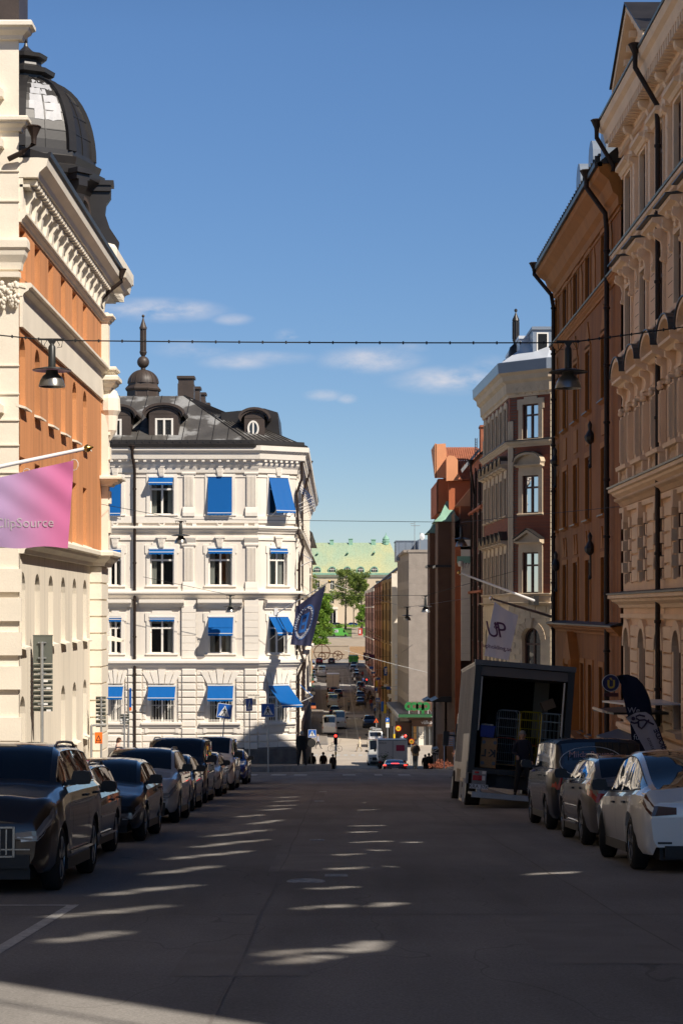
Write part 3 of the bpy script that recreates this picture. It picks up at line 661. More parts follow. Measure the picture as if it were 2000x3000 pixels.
 for k in range(16): # ribs and standing seams
  a=k*math.pi/8+DA;w=.2 if k % 2 else .03;ca,sa=math.cos(a),math.sin(a);f=1.0 if k % 2 else math.cos(math.pi/8)
  mb.M=Matrix(((ca,-sa,0,cx),(sa,ca,0,cy),(0,0,1,0),(0,0,0,1)))
  rr=[(r*f,z) for r,z in prof];t=.1 if k % 2 else .03
  mb.loft([[(r+t,-w,z+t*.3),(r+t,w,z+t*.3),(r-.1,w,z-.05),(r-.1,-w,z-.05)] for r,z in rr]);mb.M=None
 for i in (2,4,6,8):
  r,z=prof[i];mb.lathe((cx,cy,0),[(r+.0,z-.02),(r+.025,z-.02),(r+.02,z+.02),(r,z+.02)],8,rot=r8)
 mb.build('dome_shell',rough_mat('dome_sheet_metal',(.024,.021,.019),var=.3,scale=.35,fine=8,rough=.45,bump=.08,),b)
 mb=MB();rr_=random.Random(4);a=-math.pi/4+DA;ca,sa=math.cos(a),math.sin(a);cf=math.cos(math.pi/8)
 for i,(w0,w1) in enumerate([(-.5,.62),(-.62,.8),(-.75,.3),(-.8,.9),(-.85,.95),(-.55,.9)]):
  (r0,z0),(r1,z1)=prof[8-i],prof[9-i];q=[]
  for t,r,z in ((0,r0,z0),(1,r1,z1)):
   for k in range(7):
    u=(w0+(w1-w0)*k/6)*r*math.tan(math.pi/8)*.72;jz=rr_.uniform(-.05,.05);d_=r*cf+.02;q.append((cx+ca*d_-sa*u,cy+sa*d_+ca*u,z+jz*(1 if t==0 else .6)))
  I=[mb.p(v) for v in q]
  for k in range(6):mb.idx((I[k],I[k+1],I[k+8],I[k+7]))
 mb.build('bare_metal_patch',rough_mat('bare_zinc_patch',(.42,.42,.43),var=.15,scale=1.5,rough=.5),b)
 for a in (-math.pi/2+DA,DA,-math.pi/4+DA):
  mb=MB();ca,sa=math.cos(a),math.sin(a);rr=2.82*math.cos(math.pi/8)
  M=Matrix(((-sa,ca,0,cx+ca*rr),(ca,sa,0,cy+sa*rr),(0,0,1,16.75),(0,0,0,1)));mb.M=M
  ring=lambda r,y:[(r*math.cos(t*math.pi/10),y,r*1.15*math.sin(t*math.pi/10)) for t in range(20)]
  mb.loft([ring(.62,0),ring(.62,.14),ring(.48,.14),ring(.44,.04)],cap=False);w=mb.build('round_window',M_['roofbrown'],b,smooth=50)
  mb=MB();mb.M=M;mb.idx([mb.p(q) for q in ring(.47,.05)]);mb.build('pane',M_['glass'],w)
  # flood-lamp hood bracket low on the wall
 mb=MB();s=5800/66.;px,py=X(85,66),66.
 mb.slab([(XL,-4.35),(XL+1.15,-5.1),(XL+1.15,-5.2),(XL+.75,-5.35),(XL+.3,-5.35),(XL,-4.9)],'y',63.6,64.5);mb.box(XL,XL+.75,63.7,64.4,-5.9,-5.35)
 mb.build('vent_hood',M_['steel'],b)
left_orange()
def left_cream():
 b=bldg('stone_building','cream stone building with capital and deep cornices at the left edge',(-13,60))
 fc=Fac((-13.4,59.98),(-9.62,59.98),1) # faces the camera (-y)
 def z(y):return (1790-y)/96.7
 mb=MB();mb.box(-13.4,-9.62,59.98,60.02,-8.5,z(115));mb.box(-13.4,-10.3,60.02,61.5,-8.5,z(115))
 for y in (1380,1300,1227,1150,1067,585,497):mb.box(-13.45,-9.60,59.93,60.01,z(y)-.06,z(y)-.02)
 for y in (2150,2000,1900,1800,1715):mb.box(-13.45,-9.52,59.85,60.0,z(y)-.2,z(y)+.5)
 mb.build('wall',M_['creamtrim'],b)
 mb=MB();P=[(-13.4,59.98),(-9.62,59.98),(-9.62,60.25)]
 for y0,y1,o in ((118,70,.48),(385,345,.34),(790,700,.3),(1590,1545,.35)):sweep(mb,P,corn(z(y0),z(y1),o))
 # window pediments on the wall left of the corner
 for y,o in ((270,.15),(415,.15),(1190,.25)):
  mb.slab([(-10.05,z(y)),(-10.7,z(y-55)),(-10.7,z(y-30)-.5),(-10.05,z(y)-.22)],'y',59.6,60)
 mb.box(-10.2,-9.62,59.86,60,z(1590),z(1470));mb.build('cornice',M_['creamtrim'],b)
 # leafy capital
 mb=MB();rr=random.Random(3)
 for k in range(60):
  x=-10.25+rr.random()*.66;zz=z(905)+rr.random()*.75;f=(zz-z(905))/.75
  mb.ball((x,59.9-.12*f-rr.random()*.05,zz),.05+.03*f,.06,.08,6,4)
 for s in (-1,1):
  for k in range(9):a=k*.75;mb.ball((-9.95+s*(.26+.09*math.cos(a)*(1-k*.09)),59.8,z(840)-.0+.1*math.sin(a)*(1-k*.09)),.035,.06,.035,6,4)
 mb.box(-10.35,-9.55,59.72,60,z(815),z(800));mb.build('capital',M_['creamtrim'],b,smooth=60)
 mb=MB();mb.box(-13.4,-9.66,60.3,62,z(70),z(-90));mb.slab([(-13.4,z(-90)),(-9.5,z(-90)),(-10.4,z(-250)),(-13.4,z(-250))],'y',60,62);mb.build('roof',M_['roofbrown'],b)
 pipe(b,[(-9.12,59.7,z(382)),(-9.12,59.7,z(428)),(-9.45,59.7,z(452)),(-9.9,59.8,z(470))],.085)
 # long street front nearer the camera, out of the frame; it lights and mirrors in the street
 fc=Fac((-13.4,-14),(-13.4,60),1);ops=[]
 for k in range(22):
  for zz in (-.9,2.8,6.6,10.4,14):ops.append((1.2+k*3.3,2.5+k*3.3,zz,zz+2.2))
 mb=MB();facade(mb,fc,-9,18,ops,.3);mb.box(-26,-13.9,-14,60,-9,18);mb.build('wall',rough_mat('tan_plaster',(.22,.165,.11)),b);windows(b,fc,ops,style='cross',depth=.3)
 mb=MB()
 for zz in (2,9.6,17.2):sweep(mb,[(-13.4,-14),(-13.4,59.8)],corn(zz,zz+.6,.6))
 for o in ops:hood(mb,fc,o[0]-.2,o[1]+.2,o[3]+.1,out=.3)
 mb.build('cornice',M_['creamtrim'],b)
left_cream()
# ---------------------------------------------------------------- white corner building facing the camera
def awning(parent,fc,u,v1,w,drop,out,skew=0,name='awning'):
 """blue drop-arm blind: cloth from the window head to a front bar, valance, side arms"""
 o=bpy.data.objects.new(name,None)
 mb=MB();mb.M=fc.M;a,b=u-w/2,u+w/2
 n=6;top=[(a+(b-a)*i/n,.08,v1) for i in range(n+1)];bot=[(a+skew+(b-a)*i/n,out,v1-drop+(.012 if i % 2 else 0)) for i in range(n+1)]
 mb.loft([top,[(p[0]*.5+q[0]*.5,(p[1]+q[1])/2,(p[2]+q[2])/2-.015) for p,q in zip(top,bot)],bot],cap=False,closed=False)
 m=12;mb.loft([[(a+skew+(b-a)*i/m,out,v1-drop) for i in range(m+1)],[(a+skew+(b-a)*i/m,out+.012,v1-drop-.13-.035*abs(math.sin(i*1.57))) for i in range(m+1)]],cap=False,closed=False)
 c=mb.build(name,M_['awning'],parent)
 mb=MB();mb.M=fc.M;mb.box(a+skew-.02,b+skew+.02,out-.02,out+.01,v1-drop-.03,v1-drop+.01);mb.box(a-.03,b+.03,.02,.12,v1,v1+.08)
 for x in (a,b):mb.tube([(x,.05,v1-drop-.45),(x+skew,out,v1-drop-.02)],.015,5)
 mb.build('awning_arm',M_['whitepaint'],c)
def white_building():
 D=118.;b=bldg('corner_building','white ornate corner building with blue awnings and black sheet metal roof',(-12,124))
 f1=Fac((-20,D),(-4.7,D),1);f2=Fac((-4.7,D),(-2.45,D+1.35),1);f3=Fac((-2.45,D+1.35),(-2.45,178),1)
 def u1(x):return X(x,D)+20
 s=D/F
 cols=[(322,356),(440,510),(611,680)]
 rows=[(1508,1398),(1716,1606),(1915,1805),(2116,2008)]
 ops=[(u1(a),u1(c),Z(y0,D),Z(y1,D)) for a,c in cols for y0,y1 in rows]
 ops+=[(u1(a-171),u1(a-101),Z(y0,D),Z(y1,D)) for a in (322,) for y0,y1 in rows]
 o2=[(.78,1.98,Z(y0,D+.8),Z(y1,D+.8)) for y0,y1 in rows]
 o3=[(3+k*3.6,4.2+k*3.6,Z(y0,D),Z(y1,D)) for k in range(15) for y0,y1 in rows]
 top,bot=Z(1330,D),-15
 split=Z(1945,D)
 mb=MB()
 for f,o in ((f1,ops),(f2,o2),(f3,o3)):facade(mb,f,split,top,[q for q in o if q[2]>split],.22)
 mb.build('wall',M_['white'],b)
 mb=MB()
 for f,o in ((f1,ops),(f2,o2),(f3,o3)):facade(mb,f,bot,split,[q for q in o if q[2]<split],.22)
 mb.build('rusticated_wall',M_['white'],b)
 for i,o in enumerate(ops+[]):window(b,f1,(o[0]+o[1])/2,o[2],o[1]-o[0],o[3]-o[2],depth=.22,clear=True,cur=[5,1,6,3,7,2][i % 6])
 for i,o in enumerate(o2):window(b,f2,(o[0]+o[1])/2,o[2],o[1]-o[0],o[3]-o[2],depth=.22,clear=True,cur=[1,3,2,5][i])
 windows(b,f3,o3,depth=.22)
 # window surrounds, keystones, hoods
 mb=MB()
 for f,oo in ((f1,ops),(f2,o2),(f3,o3)):
  for o in oo:
   c=(o[0]+o[1])/2;z1=o[3]
   if o[2]<split:continue
   surround(mb,f,o,.2 if f is f1 else .15,.07,ears=z1<5,sill=.16);mb.M=f.M
   if z1>1: # keystone
    mb.slab([(c-.13,z1+.05),(c+.13,z1+.05),(c+.24,z1+.62),(c-.24,z1+.62)],'y',.02,.2)
    mb.box(c-.3,c+.3,.02,.24,z1+.6,z1+.7)
    for k in range(6):mb.box(c-.12,c+.12,.2,.22,z1+.12+k*.08,z1+.16+k*.08)
    mb.M=None
   else:
    mb.M=None;w=.62 if f is not f2 else .35;hood(mb,f,o[0]-w,o[1]+w,z1+.55,'flat',.42,.42)
    mb.M=f.M;mb.box(o[0]-.35,o[1]+.35,0,.09,z1+.42,z1+.56);mb.M=None
   mb.cut('window_surround',M_['whitetrim'],b)
   # cornices and string courses run round all three faces
 mb=MB();P=[(-20,D),(-4.7,D),(-2.45,D+1.35),(-2.45,178)]
 z=lambda y:Z(y,D)
 sweep(mb,P,[(-.05,z(1385)),(.12,z(1385)),(.16,z(1372)),(.3,z(1362)),(.34,z(1352)),(.55,z(1346)),(.6,z(1330)),(.78,z(1322)),(.8,z(1308)),(-.05,z(1304))])
 for y0,y1,o in ((1562,1541,.3),(1754,1731,.42),(1962,1932,.42)):sweep(mb,P,corn(z(y0),z(y1),o))
 for y0,y1,o in ((1400-2,1392,.05),(1532,1512,.12),(1600-18,1574,.08),(1735,1724,.1),(1934,1922,.1),(2145,2128,.1),(2020-42,1968,.07)):sweep(mb,P,corn(z(y0),z(y1),o,2))
 mb.build('cornice',M_['whitetrim'],b)
 mb=MB();blocks(mb,f1,0,15.3,.50,.17,.3,.5,z(1354),z(1345));blocks(mb,f2,.1,2.6,.36,.16,.3,.5,z(1354),z(1345));blocks(mb,f3,0,58,.8,.17,.3,.5,z(1354),z(1345))
 blocks(mb,f1,0,15.3,.27,.1,.1,.17,z(1372),z(1366));blocks(mb,f2,0,2.6,.27,.1,.1,.17,z(1372),z(1366))
 mb.build('modillion',M_['whitetrim'],b)
 # pilasters: fluted on the two upper floors, banded below
 mb=MB()
 for f,us in ((f1,[u1(x) for x in (554,737,385-260,300)]),(f2,[]),(f3,[k*3.6+.9 for k in range(15)])):
  mb.M=f.M
  for u in us:
   for zb,zt in ((z(1512),z(1366)),(z(1731),z(1575))):
    mb.box(u-.30,u+.30,0,.09,zb+.55,zt-.5)
    for k in range(7):mb.box(u-.25+k*.08-.018,u-.25+k*.08+.018,.09,.125,zb+.6,zt-.6)
    mb.slab([(-.0,zt-.5),(.12,zt-.5),(.15,zt-.42),(.12,zt-.3),(.2,zt-.12),(.24,zt),(0,zt)],'x',u-.42,u+.42)
    mb.slab([(0,zb),(.2,zb),(.2,zb+.2),(.13,zb+.45),(.1,zb+.55),(0,zb+.55)],'x',u-.36,u+.36)
   zz=z(1928)
   while zz<z(1760)-.3:mb.box(u-.42,u+.42,0,.13,zz,zz+.40);zz+=.455
   mb.box(u-.42,u+.42,0,.11,z(1928),z(1756));mb.cut('pilaster',M_['whitetrim'],b)
  mb.M=None
  # string-course roundels and blocks under the top floor
 mb=MB();mb.M=f1.M
 for x in (475,645,338):
  u=u1(x);mb.loft([[(u+r*math.cos(k*.5236),y,z(1532)+r*math.sin(k*.5236)) for k in range(12)] for r,y in ((.2,0),(.2,.1),(.12,.12),(.1,.04))])
 for x in (412,540,570,722,752):mb.box(u1(x)-.12,u1(x)+.12,.0,.1,z(1541),z(1522))
 mb.build('roundel',M_['whitetrim'],b)
 # rusticated blocks of the ground floor with rock-faced panels
 rr=random.Random(11)
 for nme,sel,mat in (('dressed_blocks',0,'whitetrim'),('rock_faced_blocks',1,'whiterough')):
  mb=MB()
  for f,oo,W_ in ((f1,[q for q in ops if q[2]<split],f1.W),(f2,[q for q in o2 if q[2]<split],f2.W),(f3,[q for q in o3 if q[2]<split],30)):
   mb.M=f.M;zz=z(2195);row=0
   step=.44
   pil=[u1(554),u1(737),u1(396)] if f is f1 else []
   while zz<split-.5:
    edges=[0,W_]
    for o in oo:edges+=[o[0]-.22,o[1]+.22] if zz+step>o[2]-.5 and zz<o[3]+.2 else []
    for p in pil:edges+=[p-.43,p+.43]
    edges=sorted(e for e in edges if 0<=e<=W_)
    for e0,e1 in zip(edges[:-1],edges[1:]):
     m=(e0+e1)/2
     if any(o[0]-.22<m<o[1]+.22 and zz+step>o[2]-.5 and zz<o[3]+.2 for o in oo):continue
     if e1-e0<.05:continue
     isp=any(abs(m-p)<.45 for p in pil)
     rough=(not isp) and (row % 2==0)
     if rough!=bool(sel):continue
     k=max(1,round((e1-e0)/1.4)) if not isp else 1
     for i in range(k):
      a,c=e0+(e1-e0)*i/k+.015,e0+(e1-e0)*(i+1)/k-.015;t=(.17 if isp else .09)+rr.random()*.01;e=.05
      mb.loft([[(a,0,zz+.02),(c,0,zz+.02),(c,0,zz+step-.03),(a,0,zz+step-.03)],[(a,t-.03,zz+.02),(c,t-.03,zz+.02),(c,t-.03,zz+step-.03),(a,t-.03,zz+step-.03)],[(a+e,t,zz+.02+e),(c-e,t,zz+.02+e),(c-e,t,zz+step-.03-e),(a+e,t,zz+step-.03-e)]])
    zz+=step;row+=1
   if not sel:
    for o in oo: # splayed voussoirs over the windows
     c=(o[0]+o[1])/2;w=(o[1]-o[0])/2+.25;n=5
     for i in range(n):
      a0,a1=-w+2*w*i/n+.02,-w+2*w*(i+1)/n-.02;h=.72 if i!=2 else .86
      mb.slab([(c+a0*.82,o[3]+.12),(c+a1*.82,o[3]+.12),(c+a1*1.25,o[3]+.1+h),(c+a0*1.25,o[3]+.1+h)],'y',.0,.13 if i!=2 else .17)
     mb.slab([(0,o[2]-.35),(.16,o[2]-.32),(.2,o[2]-.16),(.3,o[2]-.12),(.3,o[2]-.02),(0,o[2]+.02)],'x',o[0]-.5,o[1]+.5)
     mb.box(o[0]-.3,o[0]-.1,0,.14,o[2]-.62,o[2]-.35);mb.box(o[1]+.1,o[1]+.3,0,.14,o[2]-.62,o[2]-.35)
  mb.M=None;mb.build(nme,M_[mat],b)
 mb=MB();sweep(mb,[(-20,D),(-4.7,D),(-2.45,D+1.35),(-2.45,178)],[(-.05,-14),(.16,-14),(.16,z(2196)),(.1,z(2190)),(-.05,z(2190))]);mb.M=f2.M;mb.box(.9,1.3,.15,.18,-8.75,-8.4);mb.build('plinth',M_['plinth'],b)
 # window grilles on the ground floor
 mb=MB()
 for f,oo in ((f1,[q for q in ops if q[2]<split]),(f2,[q for q in o2 if q[2]<split])):
  mb.M=f.M
  for o in oo:
   for k in range(1,8):u=o[0]+(o[1]-o[0])*k/8;mb.box(u-.011,u+.011,-.06,-.04,o[2]+.02,o[3]-.05)
   for v in (.12,1.0,1.75):mb.box(o[0],o[1],-.065,-.045,o[2]+v,o[2]+v+.03)
   for u,v in ((o[0]+.3,1.45),(o[1]-.3,.9),(o[1]-.3,1.45),(o[0]+.5,.9)):
    for q in (-1,1):mb.tube([(u+q*(.05+.05*math.cos(t)),-.03,o[2]+v+.06*math.sin(t)*q) for t in (0,.9,1.8,2.7,3.6,4.5)],.012,4)
   mb.cut('window_grille',M_['winframe'],b)
   # awnings
 A=lambda x:u1(x)
 for x0,x1,y,drop,out,sk in ((438,508,1399,.32,.55,0),(610,680,1397,2.15,.35,0),(318,355,1401,2.1,.35,0),(438,511,1609,.16,.25,0),(612,681,1607,.16,.25,0),(318,355,1611,.16,.25,0),
 (440,512,1809,.08,.12,0),(320,357,1810,.08,.12,0),(612,684,1808,.95,.75,0),
 (436,515,2011,.64,.75,0),(610,684,2009,.74,.8,0),(318,362,2011,.6,.75,0)):
  awning(b,f1,A((x0+x1)/2),Z(y,D),(x1-x0)*s,drop,out,sk)
 for y,drop,out,w,sk in ((1400,2.0,1.0,1.3,0),(1607,.16,.2,1.2,0),(2008,1.1,1.75,1.4,0)):awning(b,f2,1.38,Z(y,D+.8),w,drop,out,sk)
 for du in (-.34,.34):awning(b,f2,1.38+du,Z(1807,D+.8),.62,.95,1.15,0)
 for k,(y,dr) in enumerate(((1400,.9),(1610,.5),(2010,.8),(1810,.6))):awning(b,f3,3.6+0*k,Z(y,D),1.2,dr,.95,0)
 for k in range(1,4):awning(b,f3,3.6+3.6*k,Z(1402,D),1.2,.9,1.0,0)
 # body, roof
 mb=MB();mb.prism([(-20,D+1.6),(-5.2,D+1.6),(-4.1,D+2.4),(-4.1,177.9),(-20,177.9)],-14,z(1335))
 for zz in (split,z(1740),z(1550),z(1340)):mb.prism([(-20,D+.26),(-4.8,D+.26),(-2.75,D+1.5),(-2.75,177.9),(-20,177.9)],zz-.1,zz+.1)
 mb.build('inner_wall',M_['white'],b)
 mb=MB();ze=z(1306);zr=Z(1160,125)
 E=[(-20,D-.85),(-4.9,D-.85),(-1.75,D+1.0),(-1.6,178)];Rg=[(-20,125),(X(540,125),125),(-7.5,178)]
 mb.face([(E[0][0],E[0][1],ze),(E[1][0],E[1][1],ze),(Rg[1][0],Rg[1][1],zr),(Rg[0][0],Rg[0][1],zr)])
 mb.face([(E[1][0],E[1][1],ze),(E[2][0],E[2][1],ze),(Rg[1][0],Rg[1][1],zr)])
 mb.face([(E[2][0],E[2][1],ze),(E[3][0],E[3][1],ze),(Rg[2][0],Rg[2][1],zr),(Rg[1][0],Rg[1][1],zr)])
 mb.face([(Rg[0][0],125,zr),(Rg[1][0],125,zr),(Rg[2][0],178,zr),(-20,178,zr)])
 mb.face([(-20,178,-9),(-1.6,178,ze),(Rg[2][0],178,zr),(-20,178,zr)])
 mb.build('roof',M_['roof'],b)
 mb=MB() # eaves gutter, fascia with brackets, standing seams
 sweep(mb,[(-20,D-.8),(-4.9,D-.8),(-1.85,D+1.0),(-1.7,178)],[(-.3,ze-.16),(.06,ze-.16),(.1,ze+.05),(.02,ze+.1),(-.3,ze+.1)])
 for i in range(34):
  x=-20+i*.45;mb.box(x,x+.03,D-.9,D-.78,ze-.02,ze+.28)
 sweep(mb,[(-20,D-.7),(-4.9,D-.7),(-1.95,D+1.1),(-1.8,178)],[(-.1,ze+.1),(0,ze+.1),(0,ze+.3),(-.1,ze+.3)])
 for i in range(17):
  x0=-20+i*.9;t=lambda x,f:(x+(Rg[0][0]-E[0][0])*f,D-.85+(125-D+.85)*f,ze+(zr-ze)*f+.03)
  if x0<-5:
   fm=1 if x0<Rg[1][0] else (x0-E[1][0])/(Rg[1][0]-E[1][0])
   mb.tube([t(x0,0.03),t(x0,fm)],.022,4)
 for i in range(1,9):
  f=i/9;x=E[1][0]+(E[2][0]-E[1][0])*f;y=E[1][1]+(E[2][1]-E[1][1])*f;mb.tube([(x,y,ze+.03),(x+(Rg[1][0]-x)*.9,y+(125-y)*.9,ze+(zr-ze)*.9+.03)],.02,4)
 mb.tube([(E[1][0],E[1][1],ze),(Rg[1][0],125,zr+.03)],.05,5);mb.tube([(E[2][0],E[2][1],ze),(Rg[1][0],125,zr+.03)],.05,5)
 mb.build('gutter',M_['roofdark'],b)
 pipe(b,[(X(392,D),D-.75,ze-.1),(X(392,D),D-.75,z(1340)),(X(396,D),D-.2,z(1375)),(X(396,D),D-.18,-9.2)],.085)
 pipe(b,[(-2.1,D+1.1,ze),(-2.1,D+1.1,z(1400)),(-2.4,D+1.2,z(1440)),(-2.3,D+1.15,z(1560)),(-2.0,D+1.0,z(1600)),(-2.25,D+1.15,z(1650)),(-2.25,D+1.15,z(1900)),(-1.95,D+.9,z(1940)),(-2.3,D+1.2,z(1980)),(-2.3,D+1.2,-9.6)],.08)
 pipe(b,[(-1.8,D+14,ze+.1),(-1.8,D+14,z(1330)),(-2.3,D+14,z(1420)),(-2.33,D+14,-10)],.09)
 # dormers
 def dormer(x0,x1,yt,yb,wx0,wx1,wy0,wy1,dd,oval=False):
  mb=MB();a,c=X(x0,dd),X(x1,dd);zt,zb=Z(yt,dd),Z(yb,dd);h=(c-a)/2;m=(a+c)/2
  wa,wc,w0,w1=X(wx0,dd),X(wx1,dd),Z(wy1,dd),Z(wy0,dd)
  body=[(a,zb),(c,zb),(c,zt-.55),(a,zt-.55)]
  arch=[(m-h*math.cos(math.pi*i/12),zt-.62+.5*math.sin(math.pi*i/12)) for i in range(13)]
  f=Fac((a,dd),(c,dd),1)
  ops_=[] if oval else [(wa-a,wc-a,w0,w1)]
  facade(mb,f,zb,zt-.6,ops_,.15);mb.slab([(p[0],p[1]) for p in arch],'y',dd,dd+5)
  mb.face([(a,dd,zb),(a,dd+5,zb),(a,dd+5,zt-.6),(a,dd,zt-.6)]);mb.face([(c,dd,zb),(c,dd+5,zb),(c,dd+5,zt-.6),(c,dd,zt-.6)])
  big=[(m-(h+.28)*math.cos(math.pi*i/12),zt-.70+.62*math.sin(math.pi*i/12)) for i in range(13)]
  for k,(p,q) in enumerate(zip(big[:-1],big[1:])):
   up=lambda r,e:(m+(r[0]-m)*(1+e*.1),r[1]+e*.14)
   mb.slab([p,q,up(q,1),up(p,1)],'y',dd-.22,dd+5)
   mb.slab([up(p,-.8),up(q,-.8),q,p],'y',dd-.14,dd)
  o=mb.build('dormer',M_['roofbrown'],b)
  ORG[o.name]=ORG[b.name]
  if oval:
   mb=MB();cx_,cz_=(wa+wc)/2,(w0+w1)/2;rx,rz=(wc-wa)/2,(w1-w0)/2
   ring=lambda e,y:[(cx_+(rx+e)*math.cos(t*.314),y,cz_+(rz+e)*math.sin(t*.314)) for t in range(20)]
   mb.loft([ring(.02,dd),ring(.02,dd-.08),ring(-.08,dd-.08),ring(-.1,dd-.01)],cap=False);mb.box(cx_-.05,cx_+.05,dd-.07,dd-.01,w0+.05,w1-.05)
   mb.build('window_frame',M_['winframe'],o)
   mb=MB();mb.idx([mb.p(q) for q in ring(-.05,dd-.02)]);mb.build('pane',M_['glass'],o)
  else:
   mb=MB();
   for q in (wa,(wa+wc)/2-.06,wc-.12):mb.box(q,q+.12,dd+.0,dd+.1,w0,w1)
   mb.box(wa,wc,dd-.02,dd+.1,w0-.05,w0+.07);mb.box(wa,wc,dd+.005,dd+.095,w1-.1,w1)
   mb.build('window_frame',M_['winframe'],o)
   mb=MB();mb.face([(wa,dd+.08,w0),(wc,dd+.08,w0),(wc,dd+.08,w1),(wa,dd+.08,w1)]);mb.build('pane',M_['glass'],o)
 dormer(437,523,1183,1290,455,508,1225,1288,118.6);dormer(318,384,1187,1292,324,357,1227,1290,118.6)
 dormer(716,775,1196,1285,726,758,1233,1278,119.6,True)
 mb=MB();mb.slab([(X(650,122),Z(1212,122)),(X(775,122),Z(1200,122)),(X(815,122),Z(1212,122)),(X(822,122),Z(1290,122)),(X(650,122),Z(1290,122))],'y',121.2,128);mb.build('roof_box',M_['roofdark'],b)
 # chimneys
 for x0,x1,y0,dd in ((521,568,1104,126),(567,586,1135,130),(585,602,1152,136),(599,613,1182,142)):
  mb=MB();a,c=X(x0,dd),X(x1,dd);zt=Z(y0,dd);mb.box(a+.04,c-.04,dd,dd+1,zr-1.5,zt-.02);mb.box(a-.05,c+.05,dd-.1,dd+1.1,zt-.1,zt+.06);mb.box(a,c,dd-.05,dd+1.05,zr-.8,zr+.5+.3*(zt-zr));mb.build('chimney',M_['roofbrown'],b)
  # lantern with dome, ball and slender turret finial
 cx,cy=X(420,127),127.;k=127/F;z=lambda y:Z(y,127)
 mb=MB()
 mb.lathe((cx,cy,0),[(1.05,z(1175)),(1.05,z(1146)),(1.12,z(1144))],8,rot=.39)
 for j in range(8):a=j*math.pi/4+.39;mb.lathe((cx+math.cos(a)*.98,cy+math.sin(a)*.98,z(1163)),[(.09,0),(.09,.36)],8)
 mb.lathe((cx,cy,0),[(.8,z(1165)),(.8,z(1147)),(1.15,z(1146)),(1.2,z(1141)),(1.16,z(1138)),(1.0,z(1130)),(.98,z(1122))],8,rot=.39)
 mb.build('lantern_base',M_['roofbrown'],b)
 mb=MB();pr=[(.98*math.cos(t),z(1124)+.9*math.sin(t)) for t in [i*.147 for i in range(10)]]+[(.12,z(1088)),(.16,z(1083)),(.16,z(1078)),(.1,z(1073))]
 mb.lathe((cx,cy,0),pr,24)
 for j in range(16):
  a=j*math.pi/8;mb.M=Matrix(((math.cos(a),-math.sin(a),0,cx),(math.sin(a),math.cos(a),0,cy),(0,0,1,0),(0,0,0,1)))
  mb.loft([[(r+.03,-.02,zz),(r+.03,.02,zz),(r-.02,.02,zz),(r-.02,-.02,zz)] for r,zz in pr[:10]]);mb.M=None
 mb.build('lantern_dome',M_['roofbrown'],b,smooth=40)
 mb=MB();r=18*k;mb.ball((cx,cy,z(1061)),r,r,r,16,10)
 mb.lathe((cx,cy,0),[(.1,z(1045)),(.13,z(1042)),(.2,z(1038)),(.22,z(1034)),(.24,z(1033)),(.24,z(1030)),(.15,z(1029)),(.15,z(966)),(.23,z(965)),(.25,z(960)),(.2,z(956)),(.1,z(942)),(.04,z(932)),(.03,z(928))],12)
 for j in range(8):a=j*math.pi/4;mb.lathe((cx+math.cos(a)*.17,cy+math.sin(a)*.17,z(1029)),[(.035,0),(.035,z(966)-z(1029))],6)
 mb.ball((cx,cy,z(926)),4.5*k,4.5*k,4.5*k,10,6);mb.build('finial',M_['roofbrown'],b,smooth=40)
 # pennant pole with navy flag on the chamfered corner
 g=thing('flag','dark navy flag with round emblem and pole on the white corner building','flag',(-3.4,118.2,-.2))
 P0,P1=(X(812,118.5),118.5,Z(1796,118.5)),(X(963,114.5),114.5,Z(1705,114.5))
 mb=MB();mb.tube([P0,P1],.035,6,r2=.022);mb.box(P0[0]-.18,P0[0]+.05,P0[1]-.05,P0[1]+.1,P0[2]-.12,P0[2]+.3);mb.build('pole',M_['whitepaint'],g)
 mb=MB();mb.ball((P1[0]+.03,P1[1],P1[2]+.02),.08,.06,.1,8,6);mb.build('finial',M_['gold'],g,smooth=60)
 dd=115.6;q=[(X(x,dd),Z(y,dd)) for x,y in ((868,1777),(955,1712),(911,1893),(850,1889))]
 def flagpt(a,c):
  x=(q[0][0]*(1-a)+q[1][0]*a)*(1-c)+(q[3][0]*(1-a)+q[2][0]*a)*c;zz=(q[0][1]*(1-a)+q[1][1]*a)*(1-c)+(q[3][1]*(1-a)+q[2][1]*a)*c
  return (x,dd+1.2*(1-a)*(1-c*.5)+.07*math.sin(a*9+c*3)+.03*math.sin(a*21-c*5)*c,zz-.05*math.sin(c*3.14)*math.sin(a*3.14))
 mb=MB();mb.grid(flagpt,24,24);mb.build('flag_cloth',cloth('navy_flag',(.075,.08,.155),trans=.45),g,smooth=60)
 # emblem ring, bars and lettering, built on the cloth
 import_pts=[]
 def onflag(a,c,e=.03):p=flagpt(a,c);return (p[0],p[1]-e,p[2])
 mb=MB();ca,cc=.42,.52
 ringp=[onflag(ca+.36*math.cos(t*.2618),cc-.36*math.sin(t*.2618)) for t in range(24)];ri=[onflag(ca+.335*math.cos(t*.2618),cc-.335*math.sin(t*.2618)) for t in range(24)]
 mb.loft([ringp,ri],cap=False)
 for a0,a1,c0,c1 in ((.27,.35,.33,.72),(.49,.57,.33,.72),(.35,.49,.33,.40),(.35,.49,.50,.56),(.35,.49,.65,.72)):mb.face([onflag(a0,c0),onflag(a1,c0),onflag(a1,c1),onflag(a0,c1)])
 mb.build('emblem',cloth('emblem_blue',(.03,.14,.45),trans=.2),g)
